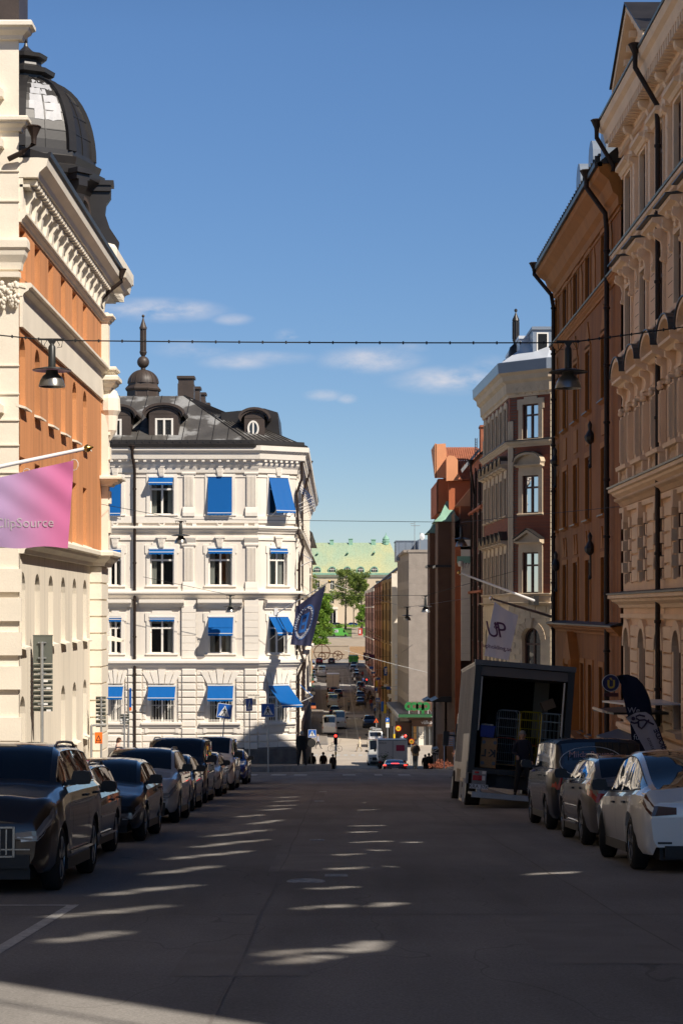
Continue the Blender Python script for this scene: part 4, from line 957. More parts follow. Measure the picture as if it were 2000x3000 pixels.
 def ringtext(s,a0,a1,rad=.285,flip=False):
  for i,ch in enumerate(s):
   t=R(a0+(a1-a0)*i/max(1,len(s)-1));p=onflag(ca+rad*math.cos(t)*1.0,cc-rad*math.sin(t)*1.0,.04);th=t-math.pi/2 if not flip else t+math.pi/2
   if ch==' ':continue
   text('lettering',ch,.2,wl,g,TM(p,(math.cos(th),0,math.sin(th)),(-math.sin(th),0,math.cos(th))),.002)
 wl=simple('flag_white',(.6,.62,.68),.8)
 ringtext('HALLQVISTS ADVOKATBYRÅ',196,-28);ringtext('AFFÄRSJURISTERNA',214,326,.335,True)
white_building()
# ---------------------------------------------------------------- right side: warm cream building, brown-orange building
XR=10.6;YN=50.
def baluster(mb,fc,u,z0,z1,n0=.06):
 mb.M=fc.M;h=z1-z0;mb.lathe((u,n0,z0),[(.06,0),(.07,h*.1),(.04,h*.2),(.08,h*.4),(.075,h*.5),(.035,h*.78),(.06,h*.9),(.065,h)],8);mb.M=None
def console(mb,fc,u,z0,z1,w=.16,out=.34):
 mb.M=fc.M;h=z1-z0
 mb.slab([(0,z1),(out,z1),(out*.95,z1-h*.18),(out*.75,z1-h*.3),(out*.5,z1-h*.36),(out*.36,z1-h*.55),(out*.42,z1-h*.75),(out*.34,z1-h*.92),(.05,z0),(0,z0)],'x',u-w/2,u+w/2)
 for v,r in ((z1-h*.16,h*.13),(z0+h*.14,h*.09)):mb.loft([[(x,out*(.72 if v>z0+h*.5 else .28)+r*math.cos(k*.785),v+r*math.sin(k*.785)) for k in range(8)] for x in (u-w/2-.03,u+w/2+.03)])
 mb.M=None
def right_cream():
 b=bldg('ornate_building','warm cream ornate building in shade with arched pediments and dentil cornices, right edge',(14,60))
 y1=73.3;fc=Fac((XR,y1),(XR,YN),1) # u runs from the far end towards the camera; faces -x
 assert fc.n.x<0
 cols=[.95+3.5*i for i in range(6)]
 mb=MB();ops={}
 ops['g']=[(u,u+1.35,-3.7,-.6,.67) for u in cols];ops['2']=[(u,u+1.3,1.05,3.25) for u in cols]
 ops['3']=[(u,u+1.3,5.35,7.55) for u in cols];ops['4']=[(u,u+1.3,9.5,11.75) for u in cols];ops['5']=[(u,u+1.3,13.55,15.85) for u in cols]
 facade(mb,fc,-9,.2,ops['g'],.15);facade(mb,fc,.2,17.2,ops['2']+ops['3']+ops['4']+ops['5'],.13)
 mb.face([(XR,y1,-9),(XR+14,y1,-9),(XR+14,y1,17.2),(XR,y1,17.2)])
 mb.build('wall',M_['rcream'],b)
 for k in '2345':windows(b,fc,ops[k][:6],style='cross',fmat='winbrown',depth=.13)
 windows(b,fc,ops['g'][:6],style='slit',fmat='winbrown',depth=.15)
 mb=MB();P=[(XR+14,y1),(XR,y1),(XR,YN)]
 def sw(prof):sweep(mb,P,prof,1)
 sw([(-.05,17.0),(.15,17.0),(.2,17.35),(.6,17.45),(.66,17.8),(.8,17.9),(.86,18.15),(-.05,18.2)])
 sw(corn(15.98,16.3,.16,1));sw(corn(12.75,13.25,.42));sw(corn(12.2,12.4,.1,2));sw(corn(8.95+.0,9.2,.16));sw(corn(4.05,4.55,.5,0));sw(corn(3.62,3.8,.14,2));sw(corn(.12,.62,.52,0));sw(corn(-.55+.3,-.1,.1,2));sw(corn(-4.6,-4.1,.25,0))
 mb.build('cornice',M_['rcreamtrim'],b)
 mb=MB();blocks(mb,fc,.1,23.2,.42,.2,.15,.6,17.12,17.44);blocks(mb,fc,.1,23.2,.16,.08,.1,.2,16.75,16.9);mb.build('modillion',M_['rcreamtrim'],b)
 mb=MB();blocks(mb,fc,.1,23.2,.24,.1,.0,.38,3.82,4.12,taper=1);mb.build('dentil',M_['rcreamtrim'],b)
 # window dressings
 mb=MB();rk=random.Random(5)
 for i,u in enumerate(cols[:6]):
  c=u+.65
  for z0,z1 in ((13.55,15.85),(9.5,11.75)):surround(mb,fc,(u,u+1.3,z0,z1),.2,.09)
  surround(mb,fc,(u,u+1.3,5.35,7.55),.1,.07)
  # 5: flat heads, pilasters between
  hood(mb,fc,u-.42,u+1.72,16.0-.05,'flat',.38,.3)
  mb.M=fc.M;mb.box(u+2.2,u+2.65,0,.14,13.3,16.9);mb.box(u+2.1,u+2.75,0,.24,16.0,16.5);mb.M=None;console(mb,fc,u+2.42,15.2,16.1,.3,.3);console(mb,fc,u+2.42,16.3,17.1,.34,.5)
  # 4: deep shelf on paired scrolls
  hood(mb,fc,u-.5,u+1.8,12.3,'flat',.5,.34)
  for q in (u-.3,u+1.6):console(mb,fc,q,11.2,12.3,.17,.40)
  console(mb,fc,c,11.85,12.35,.34,.45)
  # sill pediment below 4 and 3: arched heads on consoles and fluted columns
  mb.M=fc.M;mb.slab([(0,9.2),(.28,9.25),(.3,9.4),(0,9.5)],'x',u-.3,u+1.6);mb.M=None
  hood(mb,fc,u-.5,u+1.8,8.15,'arc',.5,.24)
  for q in (u-.25,u+1.55):
   console(mb,fc,q,7.45,8.15,.2,.34)
   mb.M=fc.M;mb.box(q-.17,q+.17,.02,.2,5.3,7.1)
   for j in range(5):mb.box(q-.15+j*.075-.014,q-.15+j*.075+.014,.2,.235,5.45,7.0)
   for j in (-1,1):mb.ball((q+j*.14,.2,7.22),.09,.09,.1,8,5)
   mb.box(q-.22,q+.22,.0,.26,7.3,7.4);mb.M=None
   # balustrade panel
  mb.M=fc.M;mb.slab([(0,5.1),(.34,5.12),(.36,5.26),(0,5.34)],'x',u-.55,u+1.85);mb.box(u-.5,u-.2,0,.26,4.5,5.1);mb.box(u+1.5,u+1.8,0,.26,4.5,5.1);mb.M=None
  for j in range(5):baluster(mb,fc,u+.05+j*.3,4.55,5.1,.14)
  # 2: quoined jambs, keystone
  for j in range(6):
   z=1.0+j*.4;w=.34 if j % 2 else .2;mb.M=fc.M;mb.box(u-w,u,0,.16 if j % 2 else .1,z,z+.36);mb.box(u+1.3,u+1.3+w,0,.16 if j % 2 else .1,z,z+.36);mb.M=None
  mb.M=fc.M;mb.slab([(c-.14,3.2),(c+.14,3.2),(c+.2,3.75),(c-.2,3.75)],'y',0,.26)
  for j in range(5):z=1.05+j*.5;mb.bbox(u+1.75,u+3.1,0,.1,z,z+.42,.02)
  # ground: banded rustication with arch rings
  for j in range(8):
   z=-3.95+j*.44;mb.bbox(u+1.62,u+3.25,0,.13,z,z+.38,.03)
  for j in range(12):
   a0,a1=math.pi*j/12,math.pi*(j+1)/12;r0,r1=.68,.98
   mb.slab([(u+.675-r0*math.cos(a0),-1.27+r0*math.sin(a0)),(u+.675-r0*math.cos(a1),-1.27+r0*math.sin(a1)),(u+.675-r1*math.cos(a1),-1.27+r1*math.sin(a1)),(u+.675-r1*math.cos(a0),-1.27+r1*math.sin(a0))],'y',0,.16)
  mb.box(u-.2,u,0,.1,-3.7,-1.27);mb.box(u+1.35,u+1.55,0,.1,-3.7,-1.27);mb.slab([(0,-3.95),(.3,-3.9),(.34,-3.75),(0,-3.68)],'x',u-.3,u+1.65)
  mb.M=None;mb.cut('window_bay_trim',M_['rcreamtrim'],b)
 mb=MB();mb.M=fc.M # thin joints on the wall between the windows
 for z0,z1 in ((5.5,8.0),(9.6,12.1)):
  k=z0
  while k<z1:
   for u in cols[:6]:mb.box(u+1.95,u+2.9,-.01,.006,k,k+.02)
   k+=.42
 mb.M=None;mb.build('wall_joint',simple('joint',(.2,.13,.08),.9),b)
 # metal ledges
 mb=MB()
 for z,o in ((18.2,.9),(13.25,.46),(4.55,.54),(.62,.56)):sweep(mb,P,[(-.05,z),(o,z-.03),(o+.02,z+.03),(-.05,z+.12)])
 for u in cols[:6]:
  n=10;c=u+.65;w=1.15
  mb.M=fc.M;Q=[(c-w*1.09*math.cos(math.pi*i/n),8.39+.14+w*.55*math.sin(math.pi*i/n)) for i in range(n+1)]
  for p,q in zip(Q[:-1],Q[1:]):mb.slab([p,q,(q[0],q[1]+.035),(p[0],p[1]+.035)],'y',-.05,.58)
  mb.slab([(0,12.68),(.66,12.66),(.66,12.70),(0,12.78)],'x',u-.52,u+1.82);mb.M=None
 mb.slab([(XR-.8,18.2),(XR+3.2,20.3),(XR+12,20.4),(XR+12,18.2)],'y',YN,y1)
 mb.build('roof',rough_mat('blue_black_roof',(.035,.045,.05),var=.2,rough=.4),b)
 # gables above the main cornice, with rail behind
 for yc,w in ((66.6,3.3),(55.4,3.3)):
  g=Fac((XR-.55,yc+w),(XR-.55,yc-w),1);mb=MB();mb.M=g.M;w2=2*w
  mb.slab([(0,18.2),(w2,18.2),(w,20.0)],'y',-2.2,-.12)
  for p,q in (((-.25,18.2),(w,20.15)),((w,20.15),(w2+.25,18.2))):mb.slab([p,q,(q[0],q[1]+.28),(p[0],p[1]+.28)],'y',-2.3,.32)
  mb.box(0,w2,-.1,.2,18.2,18.34)
  for i in range(11):
   t=(i+.5)/11;mb.box(w2*t-.08,w2*t+.08,-.1,.14,18.35+1.75*(1-abs(2*t-1))-.32,18.35+1.75*(1-abs(2*t-1))-.1)
  mb.M=None;mb.build('gable',M_['rcreamtrim'],b)
  mb=MB();mb.M=g.M
  for p,q in (((-.3,18.48),(w,20.43)),((w,20.43),(w2+.3,18.48))):mb.slab([p,q,(q[0],q[1]+.06),(p[0],p[1]+.06)],'y',-3.5,.4)
  mb.M=None;mb.build('gable_roof',M_['roofdark'],b)
 mb=MB()
 for k in range(14):mb.box(XR+.2+k*.09,XR+.23+k*.09,63.0,63.03,20.3,20.9)
 for z in (20.3,20.5,20.7,20.9):mb.box(XR+.2,XR+1.4,63.0,63.04,z,z+.03)
 mb.build('roof_rail',M_['iron'],b)
 for yy in (69.0,57.9): # downpipes with hoppers
  pass
 pipe(b,[(XR-.95,64.1,18.3),(XR-.95,64.1,17.6),(XR-.25,64.1,16.4),(XR-.22,64.1,15.6),(XR-.22,64.1,-8)],.085)
 pipe(b,[(XR-.95,73.6,18.2),(XR-.95,73.6,17.6),(XR-.3,73.8,16.6),(XR-.3,73.8,16.4)],.085)
 # upper block of the shadow-casting rear range
 mb=MB();mb.box(XR+.55,XR+14,YN+.2,73.2,-9,17.0);mb.build('inner_wall',M_['rcream'],b)
 # basement ledge with low roof, sill line by the shop fronts
 mb=MB();mb.M=fc.M;mb.slab([(0,-4.3),(1.0,-4.6),(1.0,-4.75),(0,-4.75)],'x',0,14);mb.M=None;mb.build('canopy',M_['roofdark'],b)
right_cream()
def right_orange():
 b=bldg('plain_building','brown orange plastered building in shade between the cream and brick buildings',(14,85))
 y0,y1=73.9,96.2;fc=Fac((XR,y1),(XR,y0),1)
 cols=[96.2-d for d in (92.7,88.6,84.3,79.3)];cols=[c for c in cols];rows=[(12.95,15.1),(8.4,10.96),(3.85,6.5),(-.5,2.15)]
 ops=[]
 for i,c in enumerate([c-0 for c in cols]+[.5]):
  w=1.5 if i<4 else .9
  for z0,z1 in rows:ops.append((c,c+w,z0,z1))
 for c in (10.2,12.9,16.3):ops.append((c,c+1.2,-5.2,-2.25))
 mb=MB();facade(mb,fc,-10,15.6,ops,.14);mb.face([(XR,y1,-10),(XR+16,y1,-10),(XR+16,y1,15.6),(XR,y1,15.6)])
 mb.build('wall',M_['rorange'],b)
 windows(b,fc,ops,style='slit',fmat='winbrown',depth=.14)
 mb=MB();P=[(XR+16,y1),(XR,y1),(XR,y0)]
 sweep(mb,P,[(-.05,15.2),(.1,15.2),(.12,15.5),(.3,15.65),(.45,16.1),(.8,16.4),(.88,16.7),(-.05,16.75)])
 sweep(mb,P,corn(12.45,12.85,.24));sweep(mb,P,corn(15.0,15.1,.06,2));sweep(mb,P,corn(-.95,-.55,.35,0))
 for o in ops:
  surround(mb,fc,o,.22,.05)
  if 8<o[2]<9: # pointed blind panels above and between the windows
   mb.M=fc.M;c=(o[0]+o[1])/2;mb.slab([(c-.85,11.1),(c+.85,11.1),(c,12.2)],'y',0,.05);mb.M=None
  if 3<o[2]<4:
   mb.M=fc.M;c=(o[0]+o[1])/2;mb.box(c-.6,c+.6,0,.05,7.0,8.0);mb.M=None
 mb.M=fc.M
 for c in cols:
  for k in range(2):mb.slab([(c+k*.85-.1,2.5),(c+k*.85+.65,2.5),(c+k*.85+.27,3.4)],'y',0,.05)
 for c in [cc+2.35 for cc in cols]:mb.slab([(c,12.9),(c+.8,12.9),(c+.8,14.5),(c+.4,15.1),(c,14.5)],'y',0,.04)
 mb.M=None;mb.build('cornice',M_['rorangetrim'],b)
 mb=MB();sweep(mb,P,[(-.05,-.57),(.4,-.62),(.42,-.55),(-.05,-.42)])
 for o in ops:mb.M=fc.M;mb.slab([(0,o[2]-.02),(.2,o[2]-.08),(.2,o[2]-.03),(0,o[2]+.05)],'x',o[0]-.15,o[1]+.15);mb.M=None
 sweep(mb,P,[(-.05,12.85),(.28,12.82),(.3,12.88),(-.05,12.98)])
 mb.build('window_sill',M_['roofdark'],b)
 # roof with shallow slope, ridge and round-headed dormers
 mb=MB();ze=16.7
 mb.slab([(XR-.9,ze),(XR+4.2,ze+4.3),(XR+12,ze+4.3),(XR+15,ze)],'y',y0,y1+.6);sweep(mb,P,[(.7,ze-.1),(.98,ze-.1),(1.0,ze+.06),(.7,ze+.06)])
 n=36
 for i in range(n):yy=y0+.2+i*22/n;mb.box(XR-.95,XR-.75,yy,yy+.05,ze,ze+.34)
 mb.slab([(XR-.85,ze+.3),(XR-.75,ze+.3),(XR-.75,ze+.38),(XR-.85,ze+.38)],'y',y0,y1)
 mb.build('roof',M_['roofdark'],b)
 for yc in (76.2,80.0,84.1):
  mb=MB();P_=[(yc-.75,17.2),(yc-.75,18.2)]+[(yc-.75*math.cos(k*math.pi/8),18.2+.8*math.sin(k*math.pi/8)) for k in range(1,8)]+[(yc+.75,18.2),(yc+.75,17.2)]
  mb.slab(P_,'x',XR-.35,XR+2.5);mb.build('dormer',M_['zincdark'],b)
 pipe(b,[(XR-1.0,y1+.2,16.9),(XR-1.0,y1+.2,16.4),(XR-.3,95.2,15.2),(XR-.2,95.2,14.6),(XR-.2,95.2,-8.5)],.095)
 pipe(b,[(XR-1.0,76.2,16.9),(XR-1.0,76.2,16.3),(XR-.28,76.2,15.3),(XR-.22,76.2,14.6),(XR-.22,76.2,-7)],.10)
 mb=MB();mb.box(XR+.6,XR+15,y0+.2,y1-.1,-10,16.6);mb.build('inner_wall',M_['rorange'],b)
 # iron wall anchors
 for yy,z in ((81.9,7.2),(81.9,2.6),(95.0,7.2),(94.6,2.2)):
  mb=MB();mb.tube([(XR-.12,yy,z-1.2),(XR-.12,yy,z+.5)],.05,6);mb.lathe((XR-.14,yy,z-.3),[(.05,0),(.2,.15),(.24,.3),(.15,.45),(.07,.6),(.1,.8),(.03,.95)],8);mb.lathe((XR-.14,yy,z-1.3),[(.03,0),(.09,.08),(.03,.2)],8);mb.build('wall_anchor',M_['iron'],b)
  # carved portal and slanting stair parapet
 mb=MB();mb.M=fc.M
 mb.box(7.0,7.5,0,.35,-6.5,-2.1);mb.box(9.1,9.5,0,.35,-6.5,-2.1);mb.slab([(6.9,-2.1),(9.6,-2.1),(8.25,-.9)],'y',0,.4);mb.box(6.9,9.6,0,.4,-2.35,-2.1)
 for k in range(8):mb.ball((7.25,.38,-5.8+k*.5),.16,.12,.2,6,4);mb.ball((9.3,.38,-5.8+k*.5),.14,.12,.2,6,4)
 mb.slab([(9.6,-5.2),(22,-6.3),(22,-8),(9.6,-8)],'y',.0,.5);mb.M=None;mb.build('portal',M_['rorangetrim'],b)
right_orange()
# ---------------------------------------------------------------- brick and stone corner building beyond the cross street
def brick_corner():
 b=bldg('corner_building','red brick corner building with pale stone window frames and shiny zinc parapet',(14,124))
 P0,P1=(10.42,119.4),(12.62,117.1);P2=(9.9,133.6);P3=(26,117.1)
 fa=Fac(P2,P0,1);fb=Fac(P0,P1,1);fcr=Fac(P1,P3,1)
 z=lambda y:Z(y,118.3);Wb=fb.W;c=Wb/2+.1;h=.62
 rows=[(z(1286),z(1184)),(z(1504),z(1393)),(z(1738),z(1618))]
 ob=[(c-h,c+h,a,t) for a,t in rows];gb=[(c-.72,c+.72,z(1990),z(1838),.72)]
 oa=[(1.0+k*2.2,2.0+k*2.2,a,t) for k in range(6) for a,t in rows];ga=[(1.0+k*2.2,2.1+k*2.2,z(1990),z(1850),.5) for k in range(6)]
 oc=[(2.2+k*3.4,3.5+k*3.4,a,t) for k in range(3) for a,t in rows]
 zs=z(1772)
 mb=MB()
 facade(mb,fa,zs,z(1150),oa,.3);facade(mb,fb,zs,z(1150),ob,.14);facade(mb,fcr,zs,z(1150),oc,.3);mb.build('brick_wall',M_['brick'],b)
 mb=MB();facade(mb,fa,-12,zs,ga,.35);facade(mb,fb,-12,zs,gb,.35);facade(mb,fcr,-12,zs,[],.35)
 mb.build('stone_wall',M_['creamstone'],b)
 for o in ob:window(b,fb,(o[0]+o[1])/2,o[2],o[1]-o[0],o[3]-o[2],fmat='winbrown',depth=.14,clear=True,cur=3)
 windows(b,fb,gb,fmat='winbrown',depth=.35);windows(b,fa,oa+ga,style='mid',fmat='winbrown',depth=.3);windows(b,fcr,oc,fmat='winbrown',depth=.3)
 S=M_['stonetrim'];mb=MB();P=[P2,P0,P1,P3]
 sweep(mb,P,[(-.05,z(1160)),(.08,z(1160)),(.12,z(1152)),(.22,z(1148)),(.25,z(1120)),(.45,z(1112)),(.5,z(1098)),(.7,z(1090)),(-.05,z(1088))])
 sweep(mb,P,corn(z(1308),z(1290),.28));sweep(mb,P,corn(z(1772),z(1764),.35));sweep(mb,P,corn(z(1748),z(1738),.2));sweep(mb,P,corn(z(1764),z(1748),.06,2))
 for f in (fa,fb):blocks(mb,f,0,f.W,.16,.08,.1,.32,z(1118),z(1110))
 mb.M=fb.M
 n=5
 for i in range(n): # little arcade in the frieze
  u=.2+(Wb-.4)*(i+.5)/n;r=.2
  for k in range(8):
   a0,a1=math.pi*k/8,math.pi*(k+1)/8
   mb.slab([(u-r*math.cos(a0),z(1140)+r*math.sin(a0)),(u-r*math.cos(a1),z(1140)+r*math.sin(a1)),(u-(r+.06)*math.cos(a1),z(1140)+(r+.06)*math.sin(a1)),(u-(r+.06)*math.cos(a0),z(1140)+(r+.06)*math.sin(a0))],'y',.1,.25)
  mb.slab([(.1,z(1140)),(.26,z(1140)),(.18,z(1152)),(.1,z(1156))],'x',u+r-.02,u+r+.1)
 mb.M=None
 for f,oo,t in ((fb,ob,.32),(fa,oa,.26),(fcr,oc,.3)):
  for o in oo:
   surround(mb,f,o,t,.09,ears=o[3]>z(1200))
   top=o[3]<z(1380)+.5
   if abs(o[3]-rows[1][1])<.01:hood(mb,f,o[0]-.42,o[1]+.42,o[3]+.5,'arc',.42,.16);mb.M=f.M;mb.box(o[0]-.3,o[1]+.3,0,.08,o[3]+.2,o[3]+.5);mb.M=None
   if abs(o[3]-rows[2][1])<.01:hood(mb,f,o[0]-.4,o[1]+.4,o[3]+.5,'tri',.42,.14);mb.M=f.M;mb.box(o[0]-.3,o[1]+.3,0,.08,o[3]+.2,o[3]+.5);mb.M=None
   # corner pilaster strips and quoins
 for f,u in ((fb,.16),(fa,fa.W-.2),(fa,.2)):mb.M=f.M;mb.box(u-.16,u+.16,0,.07,z(1764),z(1230));mb.M=None
 k=z(1990)
 mb.M=fb.M
 for j in range(14):
  a0,a1=math.pi*j/14,math.pi*(j+1)/14;r0,r1=.74,1.15;cz=z(1838)-.72
  if j % 1==0:mb.slab([(c-r0*math.cos(a0+.01),cz+r0*math.sin(a0+.01)),(c-r0*math.cos(a1-.01),cz+r0*math.sin(a1-.01)),(c-r1*math.cos(a1-.01),cz+r1*math.sin(a1-.01)),(c-r1*math.cos(a0+.01),cz+r1*math.sin(a0+.01))],'y',0,.08)
 mb.slab([(c-.13,z(1838)-.05),(c+.13,z(1838)-.05),(c+.22,z(1838)+.55),(c-.22,z(1838)+.55)],'y',0,.22)
 mb.M=None;mb.build('stone_trim',S,b)
 mb=MB();rr=random.Random(2)
 for f,u0,u1 in ((fb,0,Wb),(fa,0,fa.W)):
  mb.M=f.M;zz=-10.5;j=0
  while zz<zs-.3:
   u=u0+.03-(.4 if j % 2 else 0)
   while u<u1:
    a,d=max(u,u0+.02),min(u+.78,u1-.02)
    inside=any(a<o[1]+.05 and d>o[0]-.05 and zz<o[3] and zz+.35>o[2] for o in (gb if f is fb else ga))
    ring=f is fb and ((a+d)/2-c)**2+(zz+.17-(z(1838)-.72))**2<1.3**2 and zz>z(1838)-.9
    if d-a>.1 and not inside and not ring:mb.box(a,d,0,.045,zz,zz+.33)
    u+=.82
   zz+=.36;j+=1
 mb.M=fcr.M;zz=-10.5;j=0
 while zz<z(1170):
  mb.box(-.0,.42 if j % 2 else .62,0,.06,zz,zz+.3);zz+=.335;j+=1
 mb.M=None;mb.build('stone_block',M_['creamstone'],b)
 mb=MB()
 for f,oo in ((fa,oa),(fb,ob)):
  mb.M=f.M
  for o in oo:
   c_=(o[0]+o[1])/2;w=(o[1]-o[0])/2+.44
   if abs(o[3]-rows[1][1])<.01:
    Q=[(c_-w*math.cos(math.pi*i/8),o[3]+.82+w*.55*math.sin(math.pi*i/8)) for i in range(9)]
    for p,q in zip(Q[:-1],Q[1:]):mb.slab([p,q,(q[0],q[1]+.03),(p[0],p[1]+.03)],'y',0,.5)
   if abs(o[3]-rows[2][1])<.01:
    for sgn in (-1,1):mb.slab([(c_+sgn*w,o[3]+.78),(c_,o[3]+.80+w*.55),(c_,o[3]+.84+w*.55),(c_+sgn*w,o[3]+.82)],'y',0,.5)
 mb.M=None;sweep(mb,P,[(-.05,z(1290)),(.32,z(1291)),(.32,z(1289)),(-.05,z(1284))]);mb.build('metal_flashing',M_['roofdark'],b)
 # parapet, roof and dormers
 mb=MB();sweep(mb,P,[(-.3,z(1089)),(.72,z(1090)),(.76,z(1060)),(.66,z(1058)),(-.3,z(1050))],k=0)
 mb.mi=[0]*len(mb.f);mb.build('parapet',M_['zincdark'],b)
 mb=MB();ze=z(1062)
 Q=[(P2[0]-.6,P2[1]),(P0[0]-.65,P0[1]-.25),(P1[0]-.28,P1[1]-.7),(P3[0],P3[1]-.7)];Rr=[(P2[0]+3.6,P2[1]),(P0[0]+3.2,P0[1]+4.0),(P3[0],P3[1]+4)]
 t=[(x,y,ze) for x,y in Q];r=[(x,y,ze+3.0) for x,y in Rr]
 mb.face([t[0],t[1],r[1],r[0]]);mb.face([t[1],t[2],r[1]]);mb.face([t[2],t[3],r[2],r[1]]);mb.face([r[0],r[1],r[2],(26,133.6,ze+3)]);mb.face([t[0],r[0],(26,133.6,ze+3),(26,133.6,ze)])
 mb.build('roof',M_['zinc'],b)
 def dorm(x0,x1,yt,yb,d,win=True,mat='zincdark'):
  mb=MB();a,e,zt,zb=X(x0,d),X(x1,d),Z(yt,d),Z(yb,d)
  mb.box(a,e,d,d+3.5,zb-1,zt-.18);mb.box(a-.07,e+.07,d-.1,d+3.5,zt-.18,zt);o=mb.build('dormer',M_[mat],b)
  if win:
   mb=MB();mb.box(a+.22,e-.22,d-.03,d,zb+.15,zt-.35);w=mb.build('window_frame',M_['winframe'],o)
   mb=MB();mb.box(a+.3,e-.3,d-.04,d-.031,zb+.22,zt-.43);mb.build('pane',M_['glass'],w)
 dorm(1560,1616,957,1050,119.0)
 for x0,x1,yt,yb,d in ((1521,1562,984,1050,121.6),(1496,1518,1022,1068,124),(1478,1492,1054,1080,127)):dorm(x0,x1,yt,yb,d,False,'zinc')
 mb=MB();k=124/F;cx,cy=X(1510,124),124.;zz=lambda y:Z(y,124)
 mb.lathe((cx,cy,0),[(.1,zz(1070)),(.5,zz(1068)),(.45,zz(1030)),(.38,zz(1018)),(.2,zz(1010)),(.1,zz(1005)),(.2,zz(1000)),(.22,zz(996)),(.17,zz(994)),(.17,zz(942)),(.24,zz(940)),(.2,zz(934)),(.08,zz(922)),(.03,zz(915)),(.1,zz(912)),(.1,zz(907)),(.02,zz(904))],10)
 for j in range(8):a=j*math.pi/4;mb.lathe((cx+math.cos(a)*.19,cy+math.sin(a)*.19,zz(994)),[(.035,0),(.035,zz(942)-zz(994))],6)
 mb.build('finial',M_['roofdark'],b,smooth=40)
 mb=MB();mb.prism([(P2[0]+.6,P2[1]-.1),(P0[0]+.7,P0[1]+.3),(P1[0]+.2,P1[1]+.7),(26,117.8),(26,133.4)],-12,z(1090));mb.build('inner_wall',M_['brown'],b)
M_['creamstone']=rough_mat('beige_stone_blocks',(.66,.54,.38),var=.12,scale=.8)
M_['stonetrim']=rough_mat('pale_stone_trim',(.58,.46,.32),var=.12,scale=1.2)
brick_corner()
# ---------------------------------------------------------------- the next right-hand houses down the hill
def simple_house(name,label,x0f,y0,y1,ztop,cols,rows,wmat,trim,deep=12,face_front=None,fmat='winbrown',eave=.4,roofm='roofdark',wf=.40,roof_h=2.5,cat='building',group=None):
 """terrace house: flank along the street with real window openings, cornice, roof; optional front towards the camera"""
 b=bldg(name,label,(x0f(y0)+4*(1 if x0f(y0)>0 else -1),(y0+y1)/2),cat,group)
 left=x0f((y0+y1)/2)<1;sx=-1 if left else 1
 a,e=(x0f(y0),y0),(x0f(y1),y1);fl=Fac(a,e,1 if left else -1)
 mb=MB();ops=[];W_=fl.W
 for i in range(cols):
  u=W_*(i+.5)/cols
  for z0,z1 in rows:ops.append((u-W_/cols*wf*.5,u+W_/cols*wf*.5,z0,z1))
 zb=min(G(y0),G(y1))-1
 facade(mb,fl,zb,ztop,ops,.07)
 ff=Fac(a,(a[0]+sx*deep,y0),1 if not left else -1)
 fops=face_front or [];facade(mb,ff,zb,ztop,fops,.3)
 mb.face([(e[0],e[1],zb),(e[0]+sx*deep,e[1],zb),(e[0]+sx*deep,e[1],ztop),(e[0],e[1],ztop)])
 mb.box(min(a[0]+sx*.5,a[0]+sx*deep),max(a[0]+sx*.5,a[0]+sx*deep),y0+.4,y1-.1,zb,ztop-.1)
 mb.build('wall',M_[wmat],b)
 windows(b,fl,ops,style='slit',fmat=fmat,depth=.07);windows(b,ff,fops,style='cross',fmat=fmat,depth=.3)
 mb=MB();rq=random.Random(int(y0)) # flat hanging signs, lamp arms and ledges that stand out from the long flank
 for k in range(4):
  yy=y0+(y1-y0)*(k+.3)/4;x_=x0f(yy);zz=G(yy)+rq.uniform(3,4.2);mb.box(min(x_,x_-sx*.8),max(x_,x_-sx*.8),yy,yy+.1,zz,zz+rq.uniform(.3,.6));mb.cut('shop_sign',rq.choice([M_['blue'],M_['winframe'],M_['terra'],M_['signg']]),b)
 for k in range(3):yy=y0+(y1-y0)*(k+.5)/3;mb.tube([(x0f(yy)-sx*.1,yy,ztop-.5),(x0f(yy)-sx*.1,yy,G(yy)+.3)],.07,5)
 mb.build('downpipe',M_['pipe'],b);mb=MB()
 for z0,z1 in rows[::2]:
  r_=[]
  for v in (y0,y1):x_=x0f(v);r_.append([(x_,v,z0-.45),(x_-sx*.22,v,z0-.40),(x_-sx*.22,v,z0-.25),(x_,v,z0-.2)])
  mb.loft(r_)
 mb.build('string_course',M_[trim],b)
 mb=MB();P=[(a[0]+sx*deep,y0),a,e];s=1 if not left else -1
 sweep(mb,P,corn(ztop-.7,ztop,eave),-1*s if not left else 1) if False else sweep(mb,P,corn(ztop-.7,ztop,eave),s if not left else -1)
 mb.build('cornice',M_[trim],b)
 if roof_h:
  mb=MB();x=a[0];mb.slab([(x-sx*.35,ztop),(x+sx*roof_h*1.1,ztop+roof_h),(x+sx*(deep-1),ztop+roof_h),(x+sx*deep,ztop)],'y',y0-.1,y1);mb.build('roof',M_[roofm],b)
 return b,fl,ff
rz=lambda y,d:Z(y,d)
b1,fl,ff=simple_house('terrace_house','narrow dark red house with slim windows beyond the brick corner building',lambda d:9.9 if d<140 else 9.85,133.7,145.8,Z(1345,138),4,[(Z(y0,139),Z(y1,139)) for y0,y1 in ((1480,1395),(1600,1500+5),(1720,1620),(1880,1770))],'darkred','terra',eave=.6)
pipe(b1,[(9.35,138,Z(1350,138)),(9.35,138,Z(1380,138)),(9.8,141,Z(1440,138)),(9.8,141,-11)],.09)
